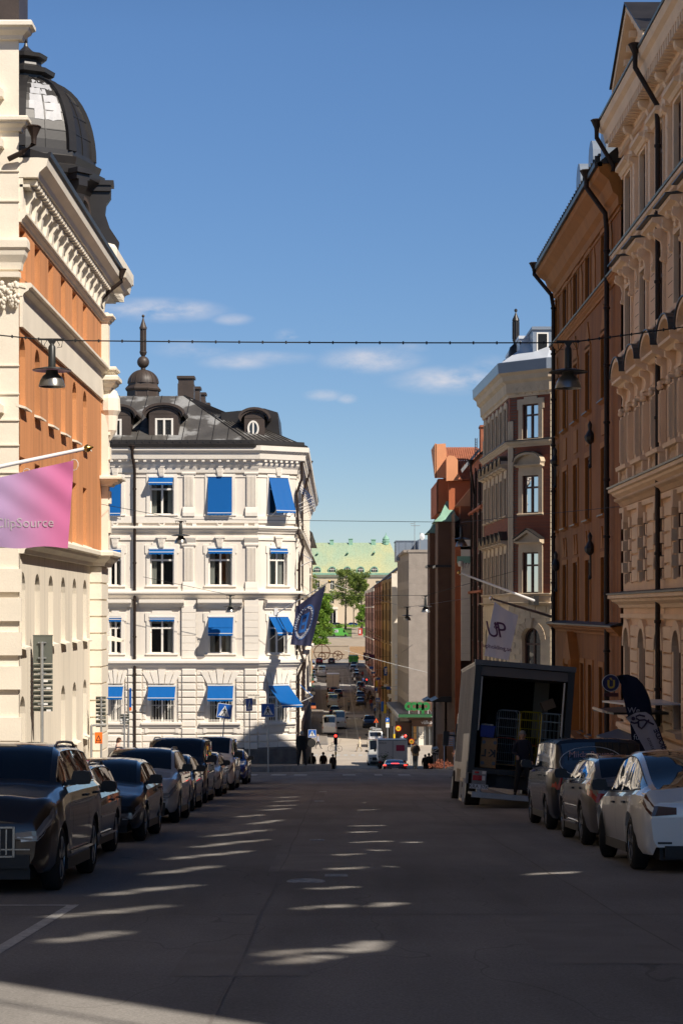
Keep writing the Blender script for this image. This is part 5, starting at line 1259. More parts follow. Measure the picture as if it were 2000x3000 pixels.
# terracotta house with gables and a pale stone pier facing the camera
def terracotta():
 y0,y1=146.,181.;x0=8.7;b=bldg('gabled_house','terracotta house with tiled gables, copper ledge and banded stone pier',(12,160))
 fl=Fac((x0,y1),(x0,y0),1);rows=[(Z(y_,150),Z(t_,150)) for y_,t_ in ((1640,1560),(1760,1680),(1880,1800),(2000,1930))]
 ops=[(2+k*4.4,3.1+k*4.4,a,t) for k in range(7) for a,t in rows]
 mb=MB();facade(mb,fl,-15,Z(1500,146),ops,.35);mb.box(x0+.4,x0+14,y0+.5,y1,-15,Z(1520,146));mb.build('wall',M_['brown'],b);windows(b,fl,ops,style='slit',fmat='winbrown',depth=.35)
 z=lambda y:Z(y,146)
 mb=MB();mb.box(x0+.02,x0+.42,y0-.25,y0+.5,-15,z(1590));mb.box(x0+1.35,x0+5,y0-.02,y0+.4,-14,z(1480))
 mb.build('terracotta_strip',M_['terra'],b)
 mb=MB();k=z(1935)
 while k<z(1672):mb.bbox(x0+.42,x0+1.38,y0-.45,y0+.3,k,k+.53,.02);mb.box(x0+.44,x0+1.36,y0-.43,y0+.3,k+.5,k+.6);k+=.59
 for u in range(2):mb.box(x0+.42,x0+1.38,y0-.4,y0+.3,z(1632+u*-22),z(1600-u*18));
 for u in range(5):mb.ball((x0+.5+u*.2,y0-.45,z(1658)),.09,.12,.26,6,4)
 mb.box(x0+.3,x0+1.5,y0-.55,y0+.3,z(1685),z(1680));mb.lathe((x0+.4,y0-.45,z(1652)),[(.16,-.2),(.22,0),(.16,.2)],8)
 mb.build('stone_pier',M_['creamtrim'],b)
 mb=MB();sweep(mb,[(x0+6,y0-.4),(x0+.2,y0-.4),(x0+.2,y0+8)],corn(z(1650),z(1630),.5));mb.build('copper_ledge',M_['coppertrim'],b)
 # tall gabled front at the back: terracotta walls, copper-sheet gable, tiled roof
 d=152.;ax=lambda x:X(x,d);az=lambda y:Z(y,d)
 mb=MB();mb.box(ax(1283),ax(1330),d+.2,d+2,az(1500),az(1402));
 mb.box(ax(1283),ax(1315),d,d+12,az(1500),az(1405));mb.box(ax(1312),ax(1420),d-1,d+12,az(1640),az(1412));mb.box(ax(1340),ax(1372),d-3.5,d+8,az(1640),az(1480))
 mb.build('gable_wall',M_['terra'],b)
 mb=MB();mb.slab([(ax(1275),az(1400)),(ax(1275),az(1302)),(ax(1304),az(1300)),(ax(1312),az(1400))],'y',d-.3,d+.2);mb.slab([(d-.3,az(1400)),(d+.3,az(1400)),(d+6,az(1300)),(d-.3,az(1300))],'x',ax(1273),ax(1277))
 mb.slab([(ax(1304),az(1412)),(ax(1304),az(1345)),(ax(1312),az(1338)),(ax(1328),az(1340)),(ax(1337),az(1352)),(ax(1337),az(1390)),(ax(1352),az(1410))],'y',d-1.4,d-.4)
 mb.slab([(ax(1325),az(1490)),(ax(1375),az(1430)),(ax(1375),az(1490))],'y',d-3.6,d-1.5)
 mb.build('gable_cladding',rough_mat('apricot_sheet',(.72,.32,.16),var=.1,scale=.6),b)
 mb=MB();n=16
 for i in range(n):
  xa,xb=ax(1304+i*6.5),ax(1304+(i+1)*6.5);mb.slab([(d+.2+0,az(1348)),(d+3.4,az(1302)),(d+3.4,az(1302)+.08),(d+.1,az(1348)+.08)],'x',xa,xa+(xb-xa)*.82)
  mb.slab([(d-1.4,az(1410)),(d-.2,az(1346)),(d-.2,az(1346)+.06),(d-1.5,az(1410)+.06)],'x',ax(1338)+(i*.18),ax(1338)+i*.18+.15)
 mb.box(ax(1304),ax(1408),d+.3,d+3.4,az(1420),az(1349));mb.face([(ax(1304),d+.1,az(1348)),(ax(1410),d+.1,az(1348)),(ax(1410),d+3.4,az(1302)),(ax(1304),d+3.4,az(1302))])
 mb.build('tile_roof',M_['tile'],b)
 mb=MB();mb.slab([(ax(1345),az(1380)),(ax(1412),az(1302)),(ax(1412),az(1312)),(ax(1348),az(1390))],'y',d-2,d-1.6);mb.box(ax(1385),ax(1387),d-2,d-1.9,az(1350),az(1290));mb.box(ax(1390),ax(1392),d-2,d-1.9,az(1350),az(1290))
 for i in range(8):mb.box(ax(1385),ax(1392),d-2,d-1.95,az(1345-i*7),az(1345-i*7)+.04)
 mb.build('roof_ladder',M_['steel'],b)
 mb=MB();mb.box(ax(1399),ax(1416),d-3,d-1.5,az(1400),az(1262));mb.box(ax(1397),ax(1418),d-3.1,d-1.4,az(1262),az(1256));mb.build('chimney',M_['tile'],b)
 # copper-roofed bay turrets over the street flank
 for yy,xx in ((150.5,7.68),(165,7.74)):
  mb=MB();dd=yy;zz=lambda y:Z(y,dd);mb.prism([(xx,dd),(xx+1.6,dd),(xx+1.6,dd+4),(xx,dd+4)],zz(2055),zz(1562 if yy>160 else 1528));mb.build('bay',M_['brown'],b)
  mb=MB();t=zz(1562 if yy>160 else 1528);mb.loft([[(xx-.3,dd-.3,t),(xx+1.9,dd-.3,t),(xx+1.9,dd+4.3,t),(xx-.3,dd+4.3,t)],[(xx+.2,dd+.2,t+.5),(xx+1.4,dd+.2,t+.5),(xx+1.4,dd+3.8,t+.5),(xx+.2,dd+3.8,t+.5)],[(xx+.7,dd+1,t+1.6),(xx+1,dd+1,t+1.6),(xx+1,dd+3,t+1.6),(xx+.7,dd+3,t+1.6)]]);mb.build('bay_roof',M_['coppertrim'],b)
  mb=MB();mb.slab([(xx-.5,zz(2055)),(xx+.3,zz(2040)),(xx+1.6,zz(2040)),(xx+1.6,zz(2058))],'y',dd-.2,dd+4.2);mb.box(xx-.2,xx+1.8,dd-.2,dd+4.1,zz(1662),zz(1655));mb.build('bay_base',M_['roofdark'],b)
 for yy in (156,174):pipe(b,[(x0-.12,yy,z(1520)),(x0-.12,yy,-14)],.09,hop=False)
 # shop front strip with posters and striped panels by the pavement
 mb=MB()
 for k in range(16):mb.box(x0-.06,x0,148+k*1.5,148.6+k*1.5,G(148+k*1.5)+.3,G(148+k*1.5)+3.6)
 mb.build('shop_panel',M_['orangepanel'],b)
M_['orangepanel']=rough_mat('brown_panel',(.30,.15,.08),var=.2)
terracotta()
# ---------------------------------------------------------------- added slit screen, out of frame: shapes sun into streaks imitating window reflections
def sun_slit_screen():
 b=bldg('sun_slit_screen','added slit screen shaping sun streaks, right side nearer than the ornate building',(XR,20));S=SUN/SUN.x
 segs=[((75,318),(375,285)),((-60,382),(300,345)),((220,258),(445,230)),((270,215),(535,187)),((345,180),(575,155)),((388,150),(585,127)),((515,114),(618,99)),((485,92),(562,85)),
 ((550,73),(640,67)),((565,61),(660,57)),((585,48),(660,44)),((545,490),(765,468)),((575,515),(770,488)),((788,482),(915,455)),((790,465),(905,448)),((645,357),(815,343)),((860,350),(955,337)),
 ((692,299),(835,291)),((750,243),(860,235)),((870,230),(980,238)),((765,202),(840,197)),((812,165),(925,160)),((805,136),(885,133)),((805,118),(920,115)),((830,72),(885,70)),((1305,258),(1470,248)),
 ((-60,452),(175,420)),((865,188),(912,186)),((970,165),(1012,163)),((600,36),(665,33)),((840,50),(885,49)),((842,38),(880,37))]
 sl=[]
 for (xa,ya),(xb,yb) in segs:
  P=[]
  for x,y in ((xa,ya),(xb,yb)):
   sx,sy=200+x*1.0204,2300+y*1.0204;d=dn(sy);g=Vector((X(sx,d),d,G(d)));t=XR-g.x;P.append((g.y+S.y*t,g.z+S.z*t))
  P.sort();sl.append((P[0],P[1]))
 W0,W1,n=-.45,YN,410;top=21.6;rr=random.Random(6);mb=MB()
 def edges(y):
  e=[]
  for (a,za),(c,zc) in sl:
   if a<y<c:
    t=(y-a)/(c-a);h=.10*min(1,4*min(t,1-t)+.1)*(.85+.3*math.sin(y*5+a));z=za+(zc-za)*t+.03*math.sin(t*9+a*3);e.append((z-h,z+h))
  return sorted(e)
 for i in range(n):
  y0,y1=W0+(W1-W0)*i/n,W0+(W1-W0)*(i+1)/n;m=(y0+y1)/2;e=edges(m);z=-8.
  for lo,hi in e+[(top,top)]:
   if lo>z:mb.face([(XR,y0,z),(XR,y1,z),(XR,y1,lo),(XR,y0,lo)]);
   z=max(z,hi)
 mb.build('slit_sheet',rough_mat('slit_screen_brown',(.36,.26,.17),var=.2),b)
 mb=MB()
 for k in range(22):mb.tube([(XR-.25,-1+k*2.4,G(-1+k*2.4)),(XR-.25,-1+k*2.4,top)],.03,5)
 for z in (0,4,8):mb.tube([(XR-.25,-1,z),(XR-.25,49.4,z)],.03,5)
 mb.build('screen_tube',M_['steel'],b)
sun_slit_screen()
# ---------------------------------------------------------------- the valley street: houses on both sides
# grey office block with plain gable and dark penthouse
def grey_block():
 y0,y1=241.,268.;x0=X(1197,241);b=bldg('office_building','grey panel office building with blank front and dark rooftop box',(12,255))
 xl=lambda d:x0-.021*(d-y0)
 a,e=(xl(y0),y0),(xl(y1),y1);fl=Fac(e,a,1);zt=Z(1618,y0)
 ops=[(fl.W*(i+.3)/12,fl.W*(i+.62)/12,zt-.9-k*3.5-2.5,zt-.9-k*3.5) for k in range(6) for i in range(12)]
 mb=MB();facade(mb,fl,-17,zt,ops,.2);mb.box(a[0],a[0]+12,y0,y0+.3,-17,zt);mb.box(a[0]+.5,a[0]+12,y0+.3,y1,-17,zt-.2);mb.build('wall',M_['grey'],b)
 windows(b,fl,ops,style='mid',fmat='steel',depth=.2)
 mb=MB();mb.box(a[0]-.12,a[0]+12,y0-.12,y0+.35,zt,zt+.32);mb.slab([(y0,zt),(y1,zt),(y1,zt+.3),(y0,zt+.3)],'x',e[0]-.1,e[0]+.5)
 for i in range(5):mb.box(a[0]+.9*i+.9,a[0]+.9*i+.915,y0-.012,y0,-15,zt)
 for i in range(12):mb.box(a[0],a[0]+12,y0-.012,y0,zt-1.9*i-1.9,zt-1.9*i-1.885)
 mb.build('coping',M_['grey'],b)
 d=262.;mb=MB();mb.box(X(1160,d),X(1290,d),d,d+8,zt-.5,Z(1586,d));mb.box(X(1158,d),X(1262,d),d-.1,d+8,Z(1586,d),Z(1583,d));mb.box(X(1242,d)-1.0,X(1262,d),d-6,d,zt,Z(1580,d-6))
 for i in range(4):mb.box(X(1168+i*20,d),X(1169+i*20,d),d-.05,d,Z(1640,d),Z(1588,d))
 mb.build('penthouse',M_['zincdark'],b)
 m=thing('antenna_mast','thin rooftop antenna mast on the grey office building','antenna',(X(1214,250),250,zt))
 mb=MB();mb.tube([(X(1214,250),250,zt),(X(1214,250),250,Z(1527,250))],.04,5);mb.tube([(X(1203,250),250,Z(1540,250)),(X(1230,250),250,Z(1540,250))],.03,4);mb.tube([(X(1201,250),250,Z(1534,250)),(X(1212,250),250,Z(1534,250))],.03,4);mb.build('mast',M_['steel'],m)
 m=thing('satellite_dish','small satellite dish on a pole above the grey office building','dish',(X(1232,246),246,zt))
 mb=MB();mb.tube([(X(1230,246),246,zt),(X(1230,246),246,Z(1560,246))],.05,5);mb.build('pole',M_['steel'],m)
 mb=MB();mb.loft([[(X(1236,246)+r*math.cos(k*.524),245.9-.1*(1-r/.32),Z(1572,246)+r*1.4*math.sin(k*.524)) for k in range(12)] for r in (.32,.2,.02)]);mb.build('dish',M_['whitepaint'],m)
 for k in range(4):
  pass
grey_block()
# supermarket: glass doors, dark fascia, canopy with four green rings
def shop():
 d=237.;b=bldg('supermarket_entrance','supermarket front with dark fascia and glass doors under green edged canopy',(10,238),'shop')
 x0,x1=X(1160,d),X(1300,d);zg=G(d);z=lambda y:Z(y,d);x=lambda v:X(v,d)
 mb=MB();mb.box(x(1206),x1,d,d+.4,z(2128),z(2108));mb.box(x(1197),x1,d+.1,d+3.9,z(2110),z(2060));mb.box(x(1160),x1,d+.9,d+3.5,z(2190)-1,z(2118));mb.build('fascia',M_['brown'],b)
 mb=MB();mb.box(x(1206),x1,d+.5,d+.55,zg,z(2128));mb.build('glass_front',M_['glass'],b)
 for a,c in ((1226,1241),(1273,1284)):
  mb=MB();mb.box(x(a),x(c),d+.3,d+.35,z(2186),z(2129));mb.build('poster_panel',M_['creamtrim'],b)
 for a,c,e,f in ((1211,1219,2128,2147),(1211,1219,2149,2166)):mb=MB();mb.box(x(a),x(c),d+.3,d+.35,z(f),z(e));mb.build('poster_panel',M_['poster'],b)
 mb=MB()
 for v in (1222,1243,1257,1272):mb.box(x(v),x(v)+.07,d+.25,d+.4,zg,z(2128))
 mb.build('door_frame',M_['steel'],b)
 text('lettering','7-23',.42,M_['dark'],b,TM((x(1233),d+.29,z(2164))),.01);text('lettering','9-21',.42,M_['dark'],b,TM((x(1233),d+.29,z(2154))),.01)
 text('lettering','välkommen',.62,M_['whitepaint'],b,TM((x(1233),d-.03,z(2121))),.02,align='LEFT')
 # canopy
 dd=231.;xx=lambda v:X(v,dd);zz=lambda y:Z(y,dd);t=zz(2094)
 mb=MB();P=[(xx(1168),dd),(xx(1284),dd),(xx(1284),262),(X(1134,262),262)]
 n=len(P);T=[mb.p((px,py,t+.1)) for px,py in P];B=[mb.p((px,py,t-.22)) for px,py in P];mb.idx(T);mb.idx(B[::-1])
 for j in range(n):mb.idx((B[j],B[(j+1) % n],T[(j+1) % n],T[j]))
 mb.build('canopy',M_['roofdark'],b)
 mb=MB();mb.box(xx(1168)-.05,xx(1284),dd-.12,dd,t-.3,t+.05);mb.build('canopy_edge',M_['green'],b)
 mb=MB();e=Fac((xx(1168),dd),(X(1134,262),262),-1);mb.M=e.M;mb.box(0,e.W,.0,.1,-.4+t,t+.05);mb.box(0,e.W,.1,.14,t-.02,t+.1);mb.M=None;mb.build('canopy_side',M_['steel'],b)
 for py in (234,246,258):mb=MB();px=P[0][0]+.3-(py-231)*.07;mb.tube([(px,py,G(py)),(px,py,t)],.07,6);mb.build('canopy_post',M_['black'],b)
 for i,cxp in enumerate((1197.5,1213.5,1230,1247)): # ring letters c o o p
  c=(xx(cxp),dd+.4,zz(2070));ro,ri=.50,.20
  mb=MB();a0,a1=(0.75,5.53) if i==0 else (0,6.2832);n=22
  ring=lambda r,y:[(c[0]+r*math.cos(a0+(a1-a0)*k/n),y,c[2]+r*math.sin(a0+(a1-a0)*k/n)) for k in range(n+1)]
  R1,R2,R3,R4=ring(ro,c[1]),ring(ro,c[1]+.5),ring(ri,c[1]+.5),ring(ri,c[1])
  mb.loft([R1,R2,R3,R4,R1],cap=False,closed=False)
  if i==0:
   for k in (0,n):mb.face([R1[k],R2[k],R3[k],R4[k]])
  if i==3:mb.box(c[0]-ro,c[0]-ro+.32,c[1]+.0,c[1]+.5,c[2]-.9,c[2])
  o=mb.build('ring_letter',M_['greenlet'],b)
 mb=MB()
 for v in (1198,1226,1253):mb.tube([(xx(v),dd+.2,t+.1),(xx(v),dd+.5,zz(2078))],.03,4);mb.tube([(xx(v)+.5,dd+1.5,t+.1),(xx(v)+.1,dd+.6,zz(2078))],.03,4)
 mb.build('sign_strut',M_['whitepaint'],b)
 f=thing('banner_flag','turquoise square flag beside the supermarket doors','flag',(xx(1270),229,t-1))
 mb=MB();mb.grid(lambda a,c:(X(1265+19*a,229),229+.12*math.sin(a*6),Z(2107+(2-4*a)+(21+2*a)*c,229)),8,4);mb.build('flag_cloth',cloth('turquoise_cloth',(.05,.62,.46),trans=.3),f,smooth=60)
 mb=MB();mb.tube([(X(1263,229),229,Z(2100,229)),(X(1286,229),229,Z(2106,229))],.03,5);mb.build('pole',M_['steel'],f)
M_['green']=simple('canopy_green',(.02,.10,.035),.6);M_['greenlet']=simple('green_letter',(.02,.17,.04),.45);M_['poster']=simple('orange_poster',(.6,.30,.08),.6)
shop()
rowsA=lambda y0,n,top,p=3.4,h=1.9:[(Z(top,y0)-1.2-h-k*p,Z(top,y0)-1.2-k*p) for k in range(n)]
WF=lambda s:(lambda d:X(s[0],s[2])+(X(s[1],s[3])-X(s[0],s[2]))*(d-s[2])/(s[3]-s[2]))
b2,fl,ff=simple_house('stone_house','pale stone house with bay and sunlit corner pilaster beyond the grey office',WF((1163,1148,276,300)),276,300,Z(1672,276),6,rowsA(276,7,1675),'yellow','creamtrim',eave=.3)
mb=MB();mb.box(X(1149,275)-.1,X(1149,275)+.75,274.6,276.2,-16.5,Z(1680,275));mb.box(X(1156,275),X(1164,275),274,276,-16,Z(1925,275));mb.build('corner_pilaster',M_['creamtrim'],b2)
mb=MB()
for k in range(14):mb.box(X(1156,273.9),X(1164,273.9),273.9,273.95,-15.9+k*.72,-15.35+k*.72)
mb.build('lit_lattice',M_['whitepaint'],b2)
simple_house('yellow_house','ochre yellow house with tall slim windows between the stone and pink houses',WF((1149,1118,312,350)),312,350,Z(1692,312),8,rowsA(312,6,1700),'yellow','yellow',eave=.5,roof_h=3.5)
simple_house('pink_house','dull pink house with striped pilasters and mansard roof by the far street end',WF((1117,1096,352,395)),352,395,Z(1705,352),9,rowsA(352,6,1712),'pinkwall','darkred',eave=.5,roof_h=3)
simple_house('row_house','brown house with dark snow guards at the far end of the right side',WF((1095,1069,412,478)),412,478,Z(1722,412),12,rowsA(412,6,1730),'pinkwall','creamtrim',eave=.6,roof_h=2.5)
# left side of the valley street (seen edge-on)
simple_house('street_house','first cream house on the left side beyond the junction, seen edge on',lambda d:WLN(d)-.05,240,300,Z(1560,240),14,rowsA(240,5,1600),'cream','creamtrim',eave=.25,roof_h=2)
simple_house('street_house','second ochre house on the left side beyond the junction, seen edge on',lambda d:WLN(d)-.05,318,400,Z(1620,318),18,rowsA(318,5,1650),'yellow','creamtrim',eave=.25,roof_h=2)
simple_house('street_house','last pale house on the left side before the park, seen edge on',lambda d:WLN(d)-.05,420,478,Z(1660,420),12,rowsA(420,5,1690),'white','creamtrim',eave=.25,roof_h=2)
# ---------------------------------------------------------------- palace with copper roof
def palace():
 D=770.;b=bldg('palace','long pale palace with green copper roof behind the park trees',(-10,780));s=lambda v:X(v,D);z=lambda v:Z(v,D)
 fc=Fac((s(700),D),(s(1178),D),1);u=lambda v:s(v)-s(700)
 ops=[]
 for xc in (783,876,930,973,1055,1106,1150):ops+=[(u(xc-6),u(xc+6),z(1727),z(1701)),(u(xc-5),u(xc+5),z(1768),z(1750))]
 ops.append((u(965),u(984),z(1830),z(1786),1.3))
 mb=MB();facade(mb,fc,-8,z(1682),ops,.6);mb.box(s(700),s(1178),D+.8,D+26,-8,z(1683));mb.build('wall',M_['palacewall'],b)
 for o in ops[:-1]:window(b,fc,(o[0]+o[1])/2,o[2],o[1]-o[0],o[3]-o[2],depth=.5)
 window(b,fc,(ops[-1][0]+ops[-1][1])/2,ops[-1][2],ops[-1][1]-ops[-1][0],ops[-1][3]-ops[-1][2],style='mid',depth=.5,rise=1.3)
 mb=MB();mb.M=fc.M
 for o in ops[::2][:7]:c=(o[0]+o[1])/2;mb.box(c-1.1,c+1.1,0,.25,o[2]-.5,o[2]-.15)
 c=u(973);mb.slab([(c-1.9,z(1750)),(c+1.9,z(1750)),(c,z(1733))],'y',0,.5);mb.box(c-2.2,c+2.2,0,.7,z(1785),z(1778));mb.box(c-2,c-1.4,0,.4,z(1830),z(1786));mb.box(c+1.4,c+2,0,.4,z(1830),z(1786));mb.M=None
 sweep(mb,[(s(700),D),(s(1178),D),(s(1178),D+26)],corn(z(1690),z(1682),.8));mb.build('cornice',M_['creamtrim'],b)
 mb=MB();ze,zr=z(1682),Z(1590,D+12);yr=D+12;xr0,xr1=s(700),X(1142,yr)
 mb.face([(s(700),D-1,ze),(s(1176)+.8,D-1,ze),(xr1,yr,zr),(xr0,yr,zr)]);mb.face([(s(1176)+.8,D-1,ze),(s(1176)+.8,D+27,ze),(xr1,yr,zr)]);mb.face([(s(700),D+27,ze),(s(1176)+.8,D+27,ze),(xr1,yr,zr),(xr0,yr,zr)])
 mb.build('roof',M_['copper'],b)
 mb=MB();mb.box(s(700),s(1176)+1,D-1.2,D-.8,ze-.25,ze+.45);
 for i in range(120):
  x=s(700)+i*.52
  if x<xr1:mb.tube([(x,D-.9,ze+.05),(x,yr,zr+.03)],.035,3)
 mb.build('roof_seam',M_['coppertrim'],b)
 for xc in (929,973,1017,1056,1096,870,820): # round-headed dormers
  dd=D-.3;mb=MB();x,w=X(xc,dd),1.55;zb=z(1673);P_=[(x-w,zb-.6),(x+w,zb-.6)]+[(x+w*math.cos(k*math.pi/10),zb+.4+1.5*math.sin(k*math.pi/10)) for k in range(11)]
  mb.slab(P_,'y',dd,dd+6);o=mb.build('dormer',M_['coppertrim'],b)
  mb=MB();P_=[(x-w*.75,zb-.3),(x+w*.75,zb-.3)]+[(x+w*.75*math.cos(k*math.pi/10),zb+.35+1.15*math.sin(k*math.pi/10)) for k in range(11)]
  mb.slab(P_,'y',dd-.08,dd+.0);mb.build('dormer_window',M_['dark'],o)
  mb=MB()
  for q in (-.4,.4):mb.box(x+q-.06,x+q+.06,dd-.16,dd-.08,zb-.3,zb+1.2)
  mb.box(x-w*.7,x+w*.7,dd-.17,dd-.08,zb+.55,zb+.7);mb.build('dormer_frame',M_['winframe'],o)
 for xc,y,d_ in ((929,1622,3.5),(1017,1621,3.5),(1095,1619,3.5)):
  dd=D+5.6;mb=MB();mb.slab([(X(xc-3,dd),Z(y,dd)),(X(xc+4,dd),Z(y,dd)),(X(xc+.5,dd),Z(y-6,dd))],'y',dd,dd+3);mb.build('vent',M_['coppertrim'],b)
 for x0,x1,y in ((911,923,1582),(966,977,1581),(1021,1033,1578),(1087,1100,1580),(840,852,1581)):
  mb=MB();mb.box(X(x0,yr),X(x1,yr),yr-1,yr+1,zr-1.5,Z(y+2,yr));mb.box(X(x0-1,yr),X(x1+1,yr),yr-1.2,yr+1.2,Z(y+2,yr),Z(y,yr));mb.build('chimney',M_['coppertrim'],b)
 mb=MB();cx=X(1130,yr);zz=lambda v:Z(v,yr);mb.lathe((cx,yr,0),[(1.3,zz(1596)),(1.3,zz(1588)),(1.5,zz(1587)),(1.5,zz(1585)),(1.2,zz(1583))],8)
 for k in range(8):a=k*.785;mb.lathe((cx+1.05*math.cos(a),yr+1.05*math.sin(a),zz(1587)),[(.13,-.2),(.13,.8)],6)
 mb.lathe((cx,yr,0),[(1.35,zz(1582)),(1.4,zz(1579)),(1.1,zz(1576)),(.75,zz(1572)),(.3,zz(1569)),(.15,zz(1567)),(.1,zz(1562)),(.02,zz(1560))],12);mb.build('cupola',M_['coppertrim'],b)
M_['palacewall']=rough_mat('palace_plaster',(.62,.50,.36),var=.1,scale=.1)
palace()
# ---------------------------------------------------------------- park bank, terraces, trees
mb=MB()
def lawn(y):return .12+.05*math.sin(y*.2)
strip(mb,-60,lambda y:X(1098,y),640,756,.10,step=6);tag(mb.build('park_lawn',M_['grass']),kind='structure')
mb=MB();strip(mb,-30,30,565,628,.10,step=5);strip(mb,lambda y:X(1030,y),lambda y:X(1064,y),628,700,.2,step=5);strip(mb,lambda y:X(700,y),lambda y:X(1100,y),696,716,.25,step=4);tag(mb.build('park_path',M_['gravel']),kind='structure')
mb=MB();strip(mb,-60,40,486,496,.01,step=2);tag(mb.build('square_paving',M_['gravel']),kind='structure')
w=thing('retaining_wall','low stone retaining wall with wooden hoarding behind the wheel sculpture','wall',(0,512,G(512)))
mb=MB();d=512.;mb.box(X(880,d),X(1022,d),d,d+.6,G(d)-.5,Z(1893,d));mb.box(X(880,d),X(1022,d),d-.1,d+.7,Z(1893,d),Z(1890,d));mb.box(X(930,d),X(1014,d),d+1.5,d+9,Z(1893,d),Z(1890,d));mb.build('stone',M_['gravel'],w)
mb=MB()
for i in range(28):x=X(1024,506)+i*.155;mb.box(x,x+.14,506,506.06,G(506),Z(1893+(i % 3)*.8,506))
mb.build('hoarding',M_['wood'],w)
LEAFM={}
def leafmat(name,c1,c2):
 m,nt,b=nm(name);L=nt.links.new;t=N(nt,'ShaderNodeTexCoord');n=N(nt,'ShaderNodeTexNoise');n.inputs['Scale'].default_value=.9;n.inputs['Detail'].default_value=4;L(t.outputs['Object'],n.inputs['Vector'])
 mr=N(nt,'ShaderNodeMapRange');L(n.outputs['Fac'],mr.inputs['Value']);mr.inputs['From Min'].default_value=.35;mr.inputs['From Max'].default_value=.65
 c=N(nt,'ShaderNodeMixRGB');c.inputs[1].default_value=(*c1,1);c.inputs[2].default_value=(*c2,1);L(mr.outputs[0],c.inputs[0]);L(c.outputs[0],b.inputs['Base Color']);b.inputs['Roughness'].default_value=.7
 tr=N(nt,'ShaderNodeBsdfTranslucent');L(c.outputs[0],tr.inputs[0]);mx=N(nt,'ShaderNodeMixShader');mx.inputs[0].default_value=.4;L(b.outputs[0],mx.inputs[1]);L(tr.outputs[0],mx.inputs[2]);L(mx.outputs[0],nt.nodes['Material Output'].inputs[0]);return m
LM1=leafmat('spring_leaves',(.09,.19,.02),(.24,.38,.04));LM2=leafmat('young_sparse_leaves',(.12,.18,.035),(.28,.34,.07));BARK=rough_mat('bark',(.07,.055,.04),var=.3)
def tree(label,x,y,zt,rx,base=None,dens=900,leaf=.28,lm=LM1,seed=1,sparse=False,zc=None,trunk=.35):
 rr=random.Random(seed);z0=G(y) if base is None else base;o=thing('leafy_tree',label,'tree',(x,y,z0),'trees in the park');h=zt-z0
 zc=z0+h*.22 if zc is None else zc;mb=MB();tips=[]
 lean=rr.uniform(-.4,.4)
 mb.tube([(x,y,z0-.3),(x+lean*.3,y,z0+h*.3),(x+lean,y,z0+h*.65),(x+lean,y,zt-h*.05)],trunk,6,r2=trunk*.12)
 for k in range(26 if sparse else 16):
  t=rr.uniform(.18,.92);a=rr.uniform(0,6.28);zz=zc+(zt-zc)*t;L=rx*(math.sin(math.pi*min(1,(t*.85+.12)))**.6)*rr.uniform(.5,1.0)
  p0=(x+lean*t,y,zz-h*.06);p1=(x+lean*t+math.cos(a)*L*.55,y+math.sin(a)*L*.55,zz+h*.01);p2=(x+lean*t+math.cos(a)*L,y+math.sin(a)*L,zz+h*rr.uniform(.03,.09))
  mb.tube([p0,p1,p2],trunk*.22,4,r2=trunk*.05);tips+=[p1,p2,tuple((a_+b_)/2 for a_,b_ in zip(p1,p2))]
 mb.build('trunk',BARK,o)
 mb=MB();clumps=[(p,rr.uniform(.5,1.1)*rx*(.26 if sparse else .38)) for p in tips]
 if not sparse:
  for k in range(26):
   t=rr.random();a=rr.uniform(0,6.28);q=rx*(math.sin(math.pi*min(1,t*.8+.2))**.5)*rr.uniform(.1,.85);clumps.append(((x+math.cos(a)*q,y+math.sin(a)*q,zc+(zt-zc)*t*.93),rx*rr.uniform(.25,.42)))
 for c,r in clumps:
  for k in range(int(dens/len(clumps)*(r/rx/.3))):
   v=Vector((rr.gauss(0,1),rr.gauss(0,1),rr.gauss(0,1))).normalized()*r*rr.random()**.45;p=Vector(c)+Vector((v.x,v.y,v.z*.8))
   if p.z>zt:continue
   s=leaf*rr.uniform(.6,1.3);u=Vector((rr.gauss(0,1),rr.gauss(0,1),rr.gauss(0,1))).normalized();w_=u.cross(Vector((rr.gauss(0,1),rr.gauss(0,1),rr.gauss(0,1)))).normalized()
   mb.face([tuple(p-u*s),tuple(p+w_*s*.7),tuple(p+u*s),tuple(p-w_*s*.7)])
 mb.build('crown',lm,o);return o
tree('dense bright green tree beside the white corner building',X(948,610),610,Z(1738,610),4.6,dens=9500,leaf=.30,seed=2,zc=Z(1870,610))
tree('low bright green tree below the dense one at the left',X(928,560),560,Z(1832,560),3.4,dens=5000,leaf=.26,seed=3,zc=Z(1905,560))
tree('thin young tree against the palace wall at the far left',X(925,735),735,Z(1680,735),4.2,dens=2200,leaf=.24,lm=LM2,seed=4,sparse=True)
tree('tall sparse tree with dark trunk left of centre in the park',X(1012,690),690,Z(1668,690),6.2,dens=9000,leaf=.24,lm=LM2,seed=5,sparse=True,zc=Z(1800,690),trunk=.45)
tree('tall sparse tree nearest the right-hand houses',X(1058,680),680,Z(1672,680),5.0,dens=8000,leaf=.25,lm=LM2,seed=6,sparse=True,zc=Z(1830,680),trunk=.4)
tree('small sparse tree between the two tall ones',X(1036,705),705,Z(1694,705),3.4,dens=3000,leaf=.22,lm=LM2,seed=7,sparse=True,trunk=.25)
tree('small bush-like tree on the lawn above the green van',X(994,655),655,Z(1828,655),1.3,dens=500,leaf=.2,seed=8,zc=Z(1850,655),trunk=.1)
tree('green tree at the right edge of the park beside the houses',X(1062,655),655,Z(1770,655),2.2,dens=1600,leaf=.25,seed=9,zc=Z(1830,655),trunk=.3)
mb=MB();rr=random.Random(4)
